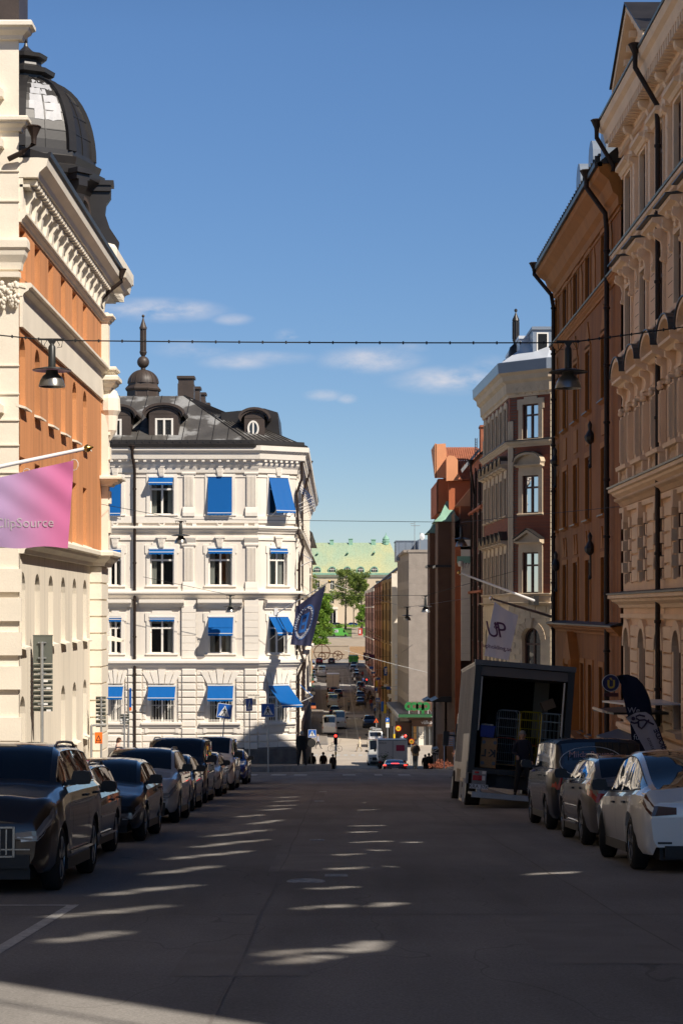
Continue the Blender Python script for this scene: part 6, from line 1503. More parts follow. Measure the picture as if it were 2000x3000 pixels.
for k in range(900):
 y=rr.uniform(700,752);x=X(rr.uniform(900,1095),y);s=rr.uniform(.12,.4);z=G(y)+.3+rr.random()*.6;a=rr.random()*3.1;mb.face([(x-s,y,z),(x,y+s*math.sin(a),z+s),(x+s,y,z),(x,y-s*.5,z-s*.5)])
tag(mb.build('undergrowth',LM1),'low green undergrowth on the bank below the palace','shrubs',kind='stuff')
# iron wheel sculpture
g=thing('wheel_sculpture','rusty iron sculpture of a large and a small spoked wheel at the street end','sculpture',(X(965,498),498,G(498)))
def wheel(cx,cz,r,name,small=False):
 mb=MB();t=.11
 mb.loft([[(cx+(r+dx)*math.cos(k*.2094),498+dy,cz+(r+dx)*math.sin(k*.2094)) for k in range(30)] for dx,dy in ((0,-t),(t,0),(0,t),(-t,0),(0,-t))],cap=False)
 for k in range(4 if not small else 6):a=k*(math.pi/2 if not small else math.pi/3)+(0 if not small else .3);mb.tube([(cx,498,cz),(cx+r*math.cos(a),498,cz+r*math.sin(a))],.08,5)
 mb.lathe((cx,498,cz-.15),[(.25,0),(.25,.3)],10);mb.build(name,M_['rust'],g)
M_['rust']=rough_mat('rusty_iron',(.12,.055,.025),var=.3,scale=2)
wheel(X(943,498),Z(1911,498),1.98,'large_wheel');wheel(X(989,498),Z(1920.5,498),1.15,'small_wheel',True);wheel(X(943,498),Z(1923,498),.88,'inner_wheel')
mb=MB();mb.tube([(X(942,498),497.7,Z(1911,498)),(X(1009,498),497.7,Z(1918,498))],.12,6);mb.build('connecting_bar',M_['rust'],g)
# ---------------------------------------------------------------- vehicles
def lerp(pts,y):
 if y<=pts[0][0]:return pts[0][1]
 for (a,p),(b,q) in zip(pts[:-1],pts[1:]):
  if y<=b:
   t=(y-a)/(b-a);t=t*t*(3-2*t)*.5+t*.5;return p+(q-p)*t
 return pts[-1][1]
 # body profiles as fractions: y along the length from the nose, z in metres
CARS={
'suv':dict(L=4.95,W=1.92,H=1.70,wb=2.98,f=.88,r=.37,top=[(0,.78),(.10,.92),(.3,1.04),(1.35,1.17),(3.0,1.19),(4.5,1.20),(4.85,1.16),(4.95,1.05)],g=(1.30,2.15,4.05,4.72),bl=1.17),
'wagon':dict(L=4.65,W=1.80,H=1.42,wb=2.72,f=.88,r=.32,top=[(0,.62),(.10,.72),(.3,.80),(1.25,.95),(3.0,.98),(4.3,.99),(4.58,.95),(4.65,.85)],g=(1.20,2.05,4.0,4.5),bl=.95),
'hatch':dict(L=4.55,W=1.82,H=1.43,wb=2.73,f=.86,r=.33,top=[(0,.58),(.10,.70),(.3,.78),(1.2,.95),(3.0,1.0),(4.2,1.04),(4.5,.98),(4.55,.85)],g=(1.15,2.05,3.4,4.35),bl=.96),
'cross':dict(L=4.6,W=1.86,H=1.60,wb=2.70,f=.88,r=.35,top=[(0,.72),(.10,.84),(.3,.93),(1.25,1.06),(3.0,1.08),(4.3,1.10),(4.55,1.04),(4.6,.92)],g=(1.18,2.0,3.75,4.42),bl=1.05),
'fastback':dict(L=4.75,W=1.92,H=1.60,wb=2.89,f=.86,r=.36,top=[(0,.60),(.10,.72),(.3,.80),(1.15,.98),(3.0,1.02),(4.2,1.08),(4.62,1.06),(4.75,.90)],g=(1.05,2.15,2.9,4.5),bl=1.0),
'mini':dict(L=4.7,W=1.86,H=1.86,wb=2.9,f=.85,r=.34,top=[(0,.72),(.10,.88),(.3,.98),(1.0,1.14),(3.0,1.18),(4.5,1.2),(4.66,1.16),(4.7,1.0)],g=(.95,1.75,4.4,4.62),bl=1.14),
'van':dict(L=4.95,W=1.92,H=1.92,wb=3.1,f=.88,r=.33,top=[(0,.78),(.10,.95),(.3,1.02),(.85,1.16),(3.0,1.2),(4.7,1.2),(4.9,1.2),(4.95,1.05)],g=(.8,1.6,4.75,4.9),bl=1.16),
'bigvan':dict(L=5.5,W=2.05,H=2.5,wb=3.4,f=.95,r=.35,top=[(0,.85),(.10,1.05),(.3,1.15),(.9,1.32),(3.0,1.4),(5.2,1.4),(5.42,1.38),(5.5,1.2)],g=(.85,1.75,5.3,5.46),bl=1.34),
}
def arch_z(P,y):
 ra=P['r']+.055
 for c in (P['f'],P['f']+P['wb']):
  d=abs(y-c)
  if d<ra:return P['r']+math.sqrt(max(0,ra*ra-d*d))*1.0
 return 0
def section(P,y,fine=True):
 """half cross-section (x, z) from sill to roof centre at distance y from the nose"""
 L,W,H=P['L'],P['W'],P['H'];g0,g1,g2,g3=P['g'];hw=W/2
 e=min(y,L-y);nose=lerp([(0,.80),(.06,.875),(.2,.94),(.45,.985),(.8,1.0)],y);tail=lerp([(0,.84),(.05,.90),(.15,.95),(.4,.985),(.8,1.0)],L-y);w=hw*min(nose,tail)
 zt=lerp(P['top'],y);zb=.24+(.10 if e<.05 else 0)
 if y<g0:gl=0
 elif y<g1:gl=((y-g0)/(g1-g0))
 elif y<g2:gl=1
 elif y<g3:gl=1-((y-g2)/(g3-g2))
 else:gl=0
 bow=1-.05*((y-(g1+g2)/2)/2.2)**2
 zr=H*(.965+.035*bow) if False else H-.05*((y-(g1+g2)*.5)/(g2-g1+.4)*1.6)**2
 zg=zt+.05+(zr-zt-.05)*math.sin(gl*math.pi/2)**.9 if gl>0 else zt+.05
 tw=w*.96;rw=hw*(.74 if P['H']<1.8 else .84)
 rx=tw*.86+(rw-tw*.86)*gl
 pts=[(w*.90,zb),(w*.965,zb+.09),(w*.99,zb+.28),(w*1.0,(zb+zt)*.5+.08),(w*.985,zt-.18),(w*.975,zt-.07),(tw*.94,zt),(tw*.94+(rx-tw*.94)*.45,zt+(zg-.10*gl-zt)*.5 if gl else zt+.012),(rx,zg-.10*gl-.03*(1-gl)),(rx*.90,zg-.035),(rx*.5,zg-.003),(0,zg)]
 az=arch_z(P,y)
 if az:pts=[(x,max(z,az)) if i<5 else (x,z) for i,(x,z) in enumerate(pts)]
 return pts
CARMESH={}
def car(kind,name,label,x,y,rz,col,group=None,extras=(),loc_z=None,detail=True,H=None,L=None,cat='car',pitch=None,glass=True,plate=''):
 P=dict(CARS[kind]);
 if H:P['H']=H
 root=thing(name,label,cat,(0,0,0),group,world=False);L_,W_,H_=P['L'],P['W'],P['H']
 key=(kind,H,detail,tuple(extras))
 if key not in CARMESH:
  g0,g1,g2,g3=P['g'];pillar_b=(g1+g2)/2-.05;M={}
  ys={0,.03,.10,.2,.3,L_-.3,L_-.15,L_-.06,L_-.02,L_,g0,g1,g2,g3,pillar_b,pillar_b+.12,g1-.001+.0}
  for c in (P['f'],P['f']+P['wb']):
   ra=P['r']+.055
   for k in range(-6,7):ys.add(c+ra*math.sin(k*math.pi/12))
  n=22 if detail else 9
  for k in range(n):ys.add(L_*k/n)
  ys=sorted(ys);zs=[]
  for v in ys:
   if not zs or v-zs[-1]>.018:zs.append(v)
  ys=zs
  body,side,shield,rear=MB(),MB(),MB(),MB()
  secs=[section(P,v) for v in ys];npt=len(secs[0])
  for s in (-1,1):
   for i in range(len(ys)-1):
    m=(ys[i]+ys[i+1])/2
    for j in range(npt-1):
     q=[(s*secs[i][j][0],ys[i],secs[i][j][1]),(s*secs[i+1][j][0],ys[i+1],secs[i+1][j][1]),(s*secs[i+1][j+1][0],ys[i+1],secs[i+1][j+1][1]),(s*secs[i][j+1][0],ys[i],secs[i][j+1][1])]
     t=body
     if j in (6,7) and g0+.12<m<g3-.25 and not (pillar_b<m<pillar_b+.12) and (kind not in ('van','bigvan') or m<g1+1.0) and not ('solid' in extras and m>g1+1.0):t=side
     if j>=8 and g0+.05<m<g1-.02:t=shield
     if j in (8,) and t is shield:t=body
     if j>=9 and g2+.05<m<g3-.02 and kind not in ():t=rear
     t.face(q)
  for i in (0,len(ys)-1): # nose and tail faces
   sec=secs[i]
   for j in range(npt-1):
    body.face([(-sec[j][0],ys[i],sec[j][1]),(sec[j][0],ys[i],sec[j][1]),(sec[j+1][0],ys[i],sec[j+1][1]),(-sec[j+1][0],ys[i],sec[j+1][1])])
  def fix(m):
   import bmesh as bm_;b=bm_.new();b.from_mesh(m);bm_.ops.remove_doubles(b,verts=b.verts,dist=.0008);bm_.ops.recalc_face_normals(b,faces=b.faces);b.to_mesh(m);b.free();m.polygons.foreach_set('use_smooth',[True]*len(m.polygons));m.set_sharp_from_angle(angle=R(38));return m
  M['body']=fix(body.mesh('body',M_['paint']));M['side_window']=fix(side.mesh('side_window',M_['carglass']))
  M['windscreen']=fix(shield.mesh('windscreen',M_['carglass']));M['rear_window']=fix(rear.mesh('rear_window',M_['carglass'])) if rear.f else None
  ch=MB();ch.box(-W_/2+.28,W_/2-.28,.12,L_-.12,.17,.52)
  for s in (-1,1): # dark sill cladding
   yy=[v for v in ys if P['f']+P['r']+.05<v<P['f']+P['wb']-P['r']-.05];
   ch.loft([[(s*(section(P,v)[0][0]-.04),v,.19),(s*(section(P,v)[1][0]+.006),v,.21),(s*(section(P,v)[1][0]+.008),v,.345),(s*(section(P,v)[0][0]-.04),v,.345)] for v in yy[::3]+[yy[-1]]])
  M['chassis']=ch.mesh('chassis',M_['black'])
  r=P['r'];ty=MB();wd=.23
  prof=[(-wd/2+.02,r*.66),(-wd/2,r*.8),(-wd/2+.02,r-.02),(-wd/2+.05,r),(wd/2-.05,r),(wd/2-.02,r-.02),(wd/2,r*.8),(wd/2-.02,r*.66)]
  n=28 if detail else 14
  ty.loft([[(a,q*math.cos(k*2*math.pi/n),q*math.sin(k*2*math.pi/n)) for k in range(n)] for a,q in prof],cap=True);M['wheel']=ty.mesh('wheel',M_['rubber'],smooth=40)
  rm=MB();rr_=r*.67
  for sx in (-1,1):
   xo=sx*(wd/2-.015)
   rm.loft([[(xo,q*math.cos(k*2*math.pi/n),q*math.sin(k*2*math.pi/n)) if e==0 else (xo-sx*e,q*math.cos(k*2*math.pi/n),q*math.sin(k*2*math.pi/n)) for k in range(n)] for q,e in ((rr_,0),(rr_*.93,.0),(rr_*.9,.06),(.05,.07))],cap=False)
  for k in range(5):
   a=k*2*math.pi/5+.3
   for da in (-.11,.11):
    p0=(.04*math.cos(a),.04*math.sin(a));p1=(rr_*.93*math.cos(a+da),rr_*.93*math.sin(a+da));t=.02;nx,ny=-math.sin(a+da)*t,math.cos(a+da)*t
    for sx in (-1,1):rm.loft([[(sx*.055,p0[0]+nx,p0[1]+ny),(sx*.055,p1[0]+nx*1.3,p1[1]+ny*1.3),(sx*.055,p1[0]-nx*1.3,p1[1]-ny*1.3),(sx*.055,p0[0]-nx,p0[1]-ny)],[(sx*.10,p0[0]+nx,p0[1]+ny),(sx*.105,p1[0]+nx*.8,p1[1]+ny*.8),(sx*.105,p1[0]-nx*.8,p1[1]-ny*.8),(sx*.10,p0[0]-nx,p0[1]-ny)]])
  M['rim']=rm.mesh('rim',M_['alloy'],smooth=35)
  # lamps follow the rounded corners of the body
  def wrap(y0,y1,j0,j1,out,flat_x=None,nz=3):
   o=MB();V=[y0+(y1-y0)*k/4 for k in range(5)]
   for s in (-1,1):
    rings=[]
    for v in V:
     sc=section(P,v);a,b=[(sc[int(j)][0]+(sc[int(j)+1][0]-sc[int(j)][0])*(j-int(j)),sc[int(j)][1]+(sc[int(j)+1][1]-sc[int(j)][1])*(j-int(j))) for j in (j0,j1)]
     rings.append([(s*(a[0]+out),v,a[1]),(s*(b[0]+out),v,b[1])])
    if flat_x is not None: # continue across the nose/tail face
     q=rings[0] if y0<y1 else rings[0];y_=V[0]+(-out if y0<L_/2 else out);rings=[[(s*flat_x,y_,q[0][2]+.02),(s*flat_x,y_,q[1][2]-.02)],[(q[0][0]-s*.05,y_,q[0][2]),(q[1][0]-s*.05,y_,q[1][2])]]+rings
    yield s,rings
  for nme,y0,y1,mat,fx in (('headlight',.0,.32,'lamp',W_*.27),('tail_light',L_,L_-.26,'redsig',W_*.25 if kind not in ('van','mini','bigvan','suv') else None)):
   js=(3.9,5.0) if nme=='headlight' else ((3.7,5.4) if kind!='fastback' else (4.2,5.6))
   if nme=='tail_light' and kind in ('van','mini','bigvan'):js=(3.2,6.0);y1=L_-.12;fx=W_*.38
   for s,rings in wrap(y0,y1,*js,.012,fx):
    o=MB();o.loft(rings,cap=False,closed=False);M[nme+str(s)]=o.mesh(nme,M_[mat if not (kind=='fastback' and nme=='tail_light') else 'smoked'])
  for s,rings in wrap(.0,.26,4.25,4.5,.022,W_*.29):
   o=MB();o.loft(rings,cap=False,closed=False);M['drl'+str(s)]=o.mesh('light_strip',M_['drl'])
  for s,rings in wrap(.0,.2,3.98,4.08,.022,W_*.31):
   o=MB();o.loft(rings,cap=False,closed=False);M['drk'+str(s)]=o.mesh('light_strip',M_['drl'])
  gr=MB();zt=lerp(P['top'],.05)
  gr.box(-W_*.26,W_*.26,-.025,.06,zt-.42,zt-.1)
  gr.box(-W_*.36,W_*.36,-.02,.08,.30,.45);M['grille']=gr.mesh('grille',M_['black'])
  gc=MB();
  for k in range(-6,7):gc.box(k*W_*.038-.008,k*W_*.038+.008,-.04,-.02,zt-.40,zt-.12)
  for a,b_,c,d in ((-W_*.27,W_*.27,zt-.43,zt-.41),(-W_*.27,W_*.27,zt-.11,zt-.09)):gc.box(a,b_,-.042,-.01,c,d)
  for sx in (-1,1):gc.box(sx*W_*.27-.012,sx*W_*.27+.012,-.042,-.01,zt-.43,zt-.09);gc.box(sx*W_*.28-.16,sx*W_*.28+.16,-.03,.02,.50,.515)
  M['grille_trim']=gc.mesh('grille_trim',M_['darkchrome'])
  mi=MB()
  for s in (-1,1):
   o=MB();yy=P['g'][0]+.42;xx=W_/2*.98;zz=lerp(P['top'],yy)+.10;big=1.25 if P['H']>1.8 else 1
   o.loft([[(s*(xx+.10+a*.115*big),yy+b_*f_,zz+c*.085*big) for a,c in ((-1,-.7),(-.2,-1),(.8,-.9),(1,0),(.85,.8),(.2,1),(-.8,.9),(-1,0))] for b_,f_ in ((-.09,1),(.03,1),(.05,1))]);o.box(min(s*(xx-.08),s*(xx+.03)),max(s*(xx-.08),s*(xx+.03)),yy-.03,yy+.03,zz-.09,zz-.03)
   M['mirror'+str(s)]=o.mesh('mirror',M_['black'],smooth=50)
  hd=MB();sm=MB();tr=MB()
  def skin(y,j0,j1,e=.004):
   sc=section(P,y);return [(sc[j][0]+e,sc[j][1]) for j in range(j0,j1+1)]
  for s in (-1,1):
   for yy in (P['g'][0]+.35,pillar_b+.06,min(P['f']+P['wb']-.12,pillar_b+1.05)):
    if arch_z(P,yy):q0=4
    else:q0=1
    a=skin(yy-.006,q0,6);b_=skin(yy+.006,q0,6);sm.loft([[(s*p[0],yy-.006,p[1]) for p in a],[(s*p[0],yy+.006,p[1]) for p in b_]],cap=False,closed=False)
   for yy in (pillar_b-.16,pillar_b+.85):
    sc=section(P,yy);x0=sc[4][0];zz=sc[4][1]+.02;hd.box(min(s*(x0),s*(x0+.035)),max(s*x0,s*(x0+.035)),yy-.10,yy+.10,zz,zz+.028)
   V=[g0+.1+(g3-.3-g0-.1)*k/14 for k in range(15)]
   tr.tube([(s*(section(P,v)[6][0]+.004),v,section(P,v)[6][1]+.004) for v in V],.009,4)
   tr.tube([(s*(section(P,v)[8][0]+.004),v,section(P,v)[8][1]+.004) for v in V],.008,4)
  M['door_seam']=sm.mesh('door_seam',M_['black']);M['door_handle']=hd.mesh('door_handle',M_['black']);M['window_trim']=tr.mesh('window_trim',M_['chrome' if 'trim' in extras else 'black'])
  pl=MB();pl.box(-.26,.26,-.045,-.02,.36,.47);M['front_plate']=pl.mesh('number_plate',M_['whitepaint'])
  zt2=lerp(P['top'],L_-.06);pl=MB();zp=(zt2-.25) if 'lowplate' not in extras else .45;pl.box(-.26,.26,L_+.0,L_+.02,zp-.06,zp+.06);M['rear_plate']=pl.mesh('number_plate',M_['whitepaint'])
  bp=MB();bp.box(-W_*.33,W_*.33,L_-.10,L_+.012,.20,.36)
  for s in (-1,1):bp.box(s*W_*.33-.09,s*W_*.33+.09,L_+.0,L_+.02,.385,.41)
  M['bumper']=bp.mesh('bumper',M_['black'])
  if 'rails' in extras:
   rl=MB()
   for s in (-1,1):
    V=[g1+.1+(g2-g1-.1)*k/8 for k in range(9)];rl.tube([(s*(section(P,v)[9][0]-.0),v,section(P,v)[9][1]+(.035 if 0<k<8 else -.01)) for k,v in enumerate(V)],.018,6)
   M['roof_rail']=rl.mesh('roof_rail',M_['railmat'])
  if 'chromeside' in extras:
   cs=MB()
   for s in (-1,1):
    yy0,yy1=P['f']+P['r']+.15,P['f']+P['wb']-P['r']-.1;sc=section(P,2.4)
    for zc in ((.40,) if kind=='suv' else (.34,.62)):cs.box(min(s*sc[2][0],s*(sc[3][0]+.014)),max(s*sc[2][0],s*(sc[3][0]+.014)),yy0,yy1,zc-.012,zc+.016)
   M['side_trim']=cs.mesh('side_trim',M_['chrome'])
  CARMESH[key]=M
 M=CARMESH[key]
 def part(n,k=None,par=None):
  if M.get(k or n) is None:return None
  return link(n,M[k or n],par or root)
 bo=part('body');bo.color=(*col,1)
 for n in ('chassis','bumper','grille','side_window','windscreen','rear_window','roof_rail','side_trim'):
  part(n)
 gp=[c for c in root.children if c.name.startswith('grille')]
 if detail:
  part('window_trim');part('door_seam');part('door_handle');part('grille_trim');part('number_plate','front_plate')
 for s in (-1,1):
  part('mirror','mirror'+str(s));hl=part('headlight','headlight'+str(s));part('tail_light','tail_light'+str(s))
  if detail:part('light_strip','drl'+str(s),hl);part('light_strip','drk'+str(s),hl)
 part('number_plate','rear_plate')
 for c in (P['f'],P['f']+P['wb']):
  for s in (-1,1):
   w=part('wheel');w.location=(s*(W_/2-.135),c,P['r']);rm=link('rim',M['rim'],w)
   if c==P['f'] and 'steer' in extras:w.rotation_euler.z=R(-14)
   # place: nose towards the camera when rz = 0
 root.location=(x,y,(G(y)+G(y+L_))/2*0+G(y) if loc_z is None else loc_z)
 sl_=math.atan2(G(y+P['f']+P['wb'])-G(y+P['f']),P['wb']) if rz==0 else math.atan2(G(y-P['f']-P['wb'])-G(y-P['f']),P['wb'])
 root.rotation_euler=(sl_,0,rz)
 return root
M_['alloy']=simple('alloy_wheel',(.42,.42,.42),.28,1.);M_['lamp']=simple('headlamp',(.20,.21,.23),.12,.0,coat=1.);M_['drl']=simple('lamp_reflector',(.62,.64,.66),.25,.6);M_['smoked']=simple('smoked_red_lens',(.07,.004,.004),.15,coat=.6);M_['railmat']=simple('roof_rail_metal',(.25,.25,.26),.35,.9)
PG='cars parked along the left kerb'
def pl(kind,label,xs,y,col,extras=(),H=None,name='parked_car',cat='car'):
 W_=CARS[kind]['W'];return car(kind,name,label,xs-W_/2,y,0,col,PG,extras,H=H,cat=cat)
pl('suv','large dark brown SUV nearest the camera at the left kerb',-3.12,21.85,(.030,.017,.010),('rails','trim','chromeside'),H=1.70)
pl('wagon','dark estate car with black roof rails tucked behind the brown SUV',-3.42,27.4,(.02,.018,.018),('rails','chromeside'))
pl('hatch','black low hatchback third in the left-hand row',-3.28,33.5,(.012,.014,.018))
pl('cross','silver crossover with dark windscreen in the middle of the left row',-3.32,41.4,(.50,.50,.49),('rails',))
pl('hatch','small dark blue car just past the silver crossover',-3.52,48.6,(.02,.045,.10),())
pl('mini','tall dark people carrier with black mirror in the left row',-3.62,55.0,(.025,.028,.035),('rails',),cat='minivan',name='parked_minivan')
pl('wagon','pale silver car mostly hidden before the silver van',-3.62,62.2,(.50,.50,.48))
pl('van','silver delivery van with dark front grille near the far end of the left row',-3.62,70.3,(.78,.76,.73),(),cat='van',name='parked_van')
pl('hatch','bright blue small car last in the left row',-3.6,79.8,(.01,.05,.30))
RG='cars parked along the right kerb'
def pr(kind,label,xl,yrear,col,extras=(),H=None,cat='car',name='parked_car'):
 P=CARS[kind];return car(kind,name,label,xl+P['W']/2,yrear+P['L'],math.pi,col,RG,extras,H=H,cat=cat)
pr('fastback','white fastback car nearest the camera at the right kerb',3.9,25.5,(.88,.88,.86),('steer',))
pr('cross','grey estate car with bright red tail lights between the white car and black van',4.03,31.9,(.17,.15,.135),('rails','trim','chromeside'),H=1.50)
bv=pr('van','black van with oval logo on its rear window parked ahead of the grey car',4.08,38.0,(.012,.016,.028),('solid',),H=1.80,cat='van',name='parked_van')
mb=MB();yy=4.99
mb.loft([[(.15+.62*math.cos(k*.262)*q,yy,1.33+.30*math.sin(k*.262)*q) for k in range(24)] for q in (1,.975)],cap=False);mb.build('oval_logo',M_['whitepaint'],bv)
text('lettering','Milda Rawen',.17,simple('pink_letter',(.55,.32,.33),.6),bv,TM((.15,yy+.012,1.42),(-1,0,0)),.003)
# ------------------------------------------------ traffic in the valley, nose or tail by direction
def far(kind,label,xc,yb,col,away=True,extras=(),H=None,cat='car',name='distant_car',group='cars in the valley street',d=None):
 d=d or dfar(yb);P=CARS[kind]
 return car(kind,name,label,X(xc,d),d+(P['L'] if away else 0),math.pi if away else 0,col,group,extras,detail=False,H=H,cat=cat)
far('bigvan','white minibus with dark rear window driving away, left lane below the junction',965,2154,(.68,.66,.62),name='minibus',cat='minibus')
far('bigvan','tall silver grey van just ahead of the white minibus',993,2137,(.50,.50,.50),name='delivery_van',cat='van')
far('wagon','dark car ahead of the silver van',980,2095,(.03,.04,.06))
fx=far('bigvan','white van with green lettering on its rear door',975,2072,(.66,.65,.60),name='delivery_van',cat='van',H=2.2)
text('lettering','Fixit',.8,simple('green_letter2',(.02,.20,.05),.5),fx,TM((-.0,5.53,1.35),(-1,0,0),(0,0,1)),.01,shear=.3)
far('wagon','dark car with lit brake light behind the lorry',990,2042,(.03,.035,.05));far('hatch','dark red car between the lettered van and lorry',970,2050,(.20,.02,.02),d=362)
far('wagon','red estate car close behind the white lorry',978,2024,(.30,.03,.02),d=384)
far('bigvan','silver grey van past the lorry, left lane',943,1984,(.55,.56,.58),name='delivery_van',cat='van')
far('hatch','small red car at the end of the street, left',935,1945,(.35,.01,.01));far('wagon','dark car waiting at the end of the street',971,1945,(.03,.03,.04))
far('van','white van parked at the left near the street end',914,1965,(.65,.63,.6),name='delivery_van',cat='van',away=False);far('hatch','silver car parked at the left kerb past the second crossing',916,2002,(.5,.5,.5),away=False);far('wagon','grey car with orange cones beside it at the left kerb',914,1985,(.3,.3,.3),away=False)
rows_=[('wagon','silver car farthest along the right-hand parked row',1037,1958,(.4,.4,.4)),('cross','grey car second from the far end of the right-hand row',1035,1970,(.2,.2,.22)),('wagon','blue grey car in the right-hand row before the second crossing',1043,1981,(.15,.2,.26)),('cross','brown silver car last before the second crossing on the right',1043,1993,(.30,.25,.2)),
('suv','blue SUV first past the second crossing in the right row',1057,2024,(.05,.10,.16)),('wagon','dark green car in the middle of the right-hand row',1058,2036,(.05,.06,.04)),('cross','dark blue car second in the right-hand row from the junction',1056,2052,(.03,.04,.06)),('hatch','brown dark car in the right row nearest the junction',1057,2068,(.09,.07,.055))]
for k,l,x,y,c in rows_:far(k,l,x,y,c,away=False,group='cars parked on the right of the valley street')
far('suv','dark blue SUV parked beside the roadworks sign',1083,2134,(.02,.035,.08),away=False,group='cars parked on the right of the valley street')
gs=far('van','white van with ladders on its roof and lettered rear door',1100,2190,(.68,.67,.65),name='work_van',cat='van')
text('lettering','GLÄTTER\nSERVICE',.26,M_['dark'],gs,TM((0,4.99,1.5),(-1,0,0)),.004)
mb=MB()
for k in range(4):mb.tube([(-.7+k*.35,.9,2.02),(-.55+k*.3,4.7,2.05)],.05,5)
for k in range(12):mb.tube([(-.7,1.2+k*.3,2.03),(.4,1.2+k*.3,2.05)],.025,4)
mb.ball((.3,2.6,2.15),.35,.8,.16,8,5);mb.build('roof_ladder',M_['steel'],gs)
dc=far('fastback','dark car with lit red brake lights cresting the hill',1157,2250,(.03,.05,.09),d=154.5,H=1.48)
M_['brake']=simple('lit_brake_lamp',(.5,.01,.01),.3,emit=(1,.03,.02),es=5.)
mb=MB()
for a,c in ((-.92,-.7),(.7,.92),(-.3,.3)):mb.box(a,c,4.5 if abs(a)<.5 else 4.76,4.55 if abs(a)<.5 else 4.79,.98 if abs(a)>.5 else 1.13,1.05 if abs(a)>.5 else 1.17)
mb.build('brake_light',M_['brake'],dc)
# lorry and box vans
def box_truck(name,label,xc,y,w,h,ln,col,z=None):
 t=thing(name,label,'truck',(0,0,0),None,world=False);mb=MB();mb.bbox(-w/2,w/2,0,ln,.95,h,.04);m=mb.build('cargo_box',col,t)
 mb=MB();mb.box(-.03+0,.03,-.02,0,1.0,h-.1);mb.box(-w/2,w/2,-.03,0,.88,.98);mb.box(-w/2,w/2,-.03,.0,h-.06,h+.02);mb.build('door_frame',M_['steel'],t)
 mb=MB();mb.box(-.4,.4,.2,ln+1,.5,.9);mb.build('chassis',M_['black'],t)
 mb=MB();mb.bbox(-w/2+.1,w/2-.1,ln+.3,ln+2.1,.6,min(h-.3,2.7),.12);c=mb.build('cab',M_['whitepaint'],t);mb=MB();mb.box(-w/2+.2,w/2-.2,ln+2.05,ln+2.12,1.5,2.3);mb.build('windscreen',M_['carglass'],c)
 for s in (-1,1):
  for yy in (1.3,ln+1.2):mb=MB();mb.loft([[(s*(w/2-.25)+a,yy+.45*math.cos(k*.45),.45+.45*math.sin(k*.45)) for k in range(14)] for a in (-.14,.14)]);mb.build('wheel',M_['rubber'],t)
  mb=MB();mb.box(s*(w/2-.2)-.12,s*(w/2-.2)+.12,-.05,0,.7,.85);mb.build('tail_light',M_['redsig'],t)
  mb=MB();mb.bbox(s*(w/2+.12)-.1,s*(w/2+.12)+.1,ln+1.8,ln+1.9,1.5,1.95,.03);mb.build('mirror',M_['black'],t)
 t.location=(xc,y,G(y) if z is None else z);t.rotation_euler.x=math.atan2(G(y+ln)-G(y),ln);return t
d=392.;box_truck('box_truck','white box lorry waiting in the sun beyond the second crossing',X(975,d),d,2.5,3.5,6.5,M_['whitepaint'])
d=187.;rt=box_truck('box_truck','box lorry with pink patch and flower picture crossing below the crest',X(1150,d),d,2.78,2.85,6,simple('lorry_panel',(.78,.75,.72),.4))
rr=random.Random(9);mb=MB();P_=[(X(x_,d)-rt.location.x,(1790-y_)*d/F-rt.location.z) for x_,y_ in ((1160,2183),(1184,2183),(1185,2200),(1160,2200))];mb.slab(P_,'y',-.03,-.005);mb.build('pink_patch',simple('pink_panel',(.6,.06,.12),.5),rt)
mb=MB()
for k in range(110):x_,z_=rr.gauss(-.75,.25),rr.gauss(1.25,.2);s=rr.uniform(.02,.07);mb.face([(x_-s,-.03,z_),(x_,-.03,z_+s),(x_+s,-.03,z_),(x_,-.03,z_-s*.6)])
mb.build('flower_picture',simple('picture_green',(.10,.14,.05),.6),rt);text('lettering','ROSLIN',.2,M_['dark'],rt,TM((-.95,-.035,2.5)),.003)
d=197.;car('bigvan','delivery_van','pale van cab partly behind the lorry below the crest',X(1106,d),d,0,(.5,.5,.48),None,(),detail=False,cat='van')
# green food van in the park and small vehicles
d=640.;gv=thing('food_van','bright green food van parked on the park path','van',(0,0,0),None,world=False)
gm=simple('bright_green_paint',(.09,.36,.05),.5)
mb=MB();mb.slab([(-2.9,.35),(2.9,.35),(2.9,.95),(2.2,1.35),(1.5,2.35),(1.2,2.75),(-2.9,2.6)],'y',-1,1);mb.build('body',gm,gv)
mb=MB();mb.box(-1.5,-.3,-1.04,-1,1.3,2.2);mb.build('serving_hatch',M_['whitepaint'],gv);mb=MB();mb.box(-1.3,-1.0,-1.06,-1.04,1.35,2.1);mb.box(-.8,-.6,-1.06,-1.04,1.35,2.1);mb.build('hatch_opening',M_['dark'],gv)
mb=MB();mb.slab([(1.35,1.3),(2.1,1.3),(1.55,2.15),(1.35,2.2)],'y',-1.03,-1.0);mb.build('side_window',M_['carglass'],gv)
for x_ in (-1.6,2.1):mb=MB();mb.loft([[(x_+.38*math.cos(k*.45),a,.38+.38*math.sin(k*.45)) for k in range(14)] for a in (-1.05,-.8)]);mb.build('wheel',M_['rubber'],gv)
gv.location=(X(993,d),d,G(d)+.1)
car('hatch','distant_car','small white car behind the green van on the park path',X(950,642)-.9,641,0,(.65,.65,.65),None,(),detail=False).rotation_euler.z=R(90)
for x_,c,l in ((992,(.03,.03,.04),'dark car parked under the park trees by the palace door'),(1040,(.02,.06,.22),'blue car parked under the park trees by the palace')):
 o=car('wagon','distant_car',l,X(x_,722)+2,722,0,c,None,(),detail=False,loc_z=G(722)+.25);o.rotation_euler=(0,0,R(90))
d=478.;tr=box_truck('market_truck','green sided lorry at the end of the right-hand parked row',X(1035,d),d,2.3,2.6,4,simple('green_side',(.05,.28,.04),.5))
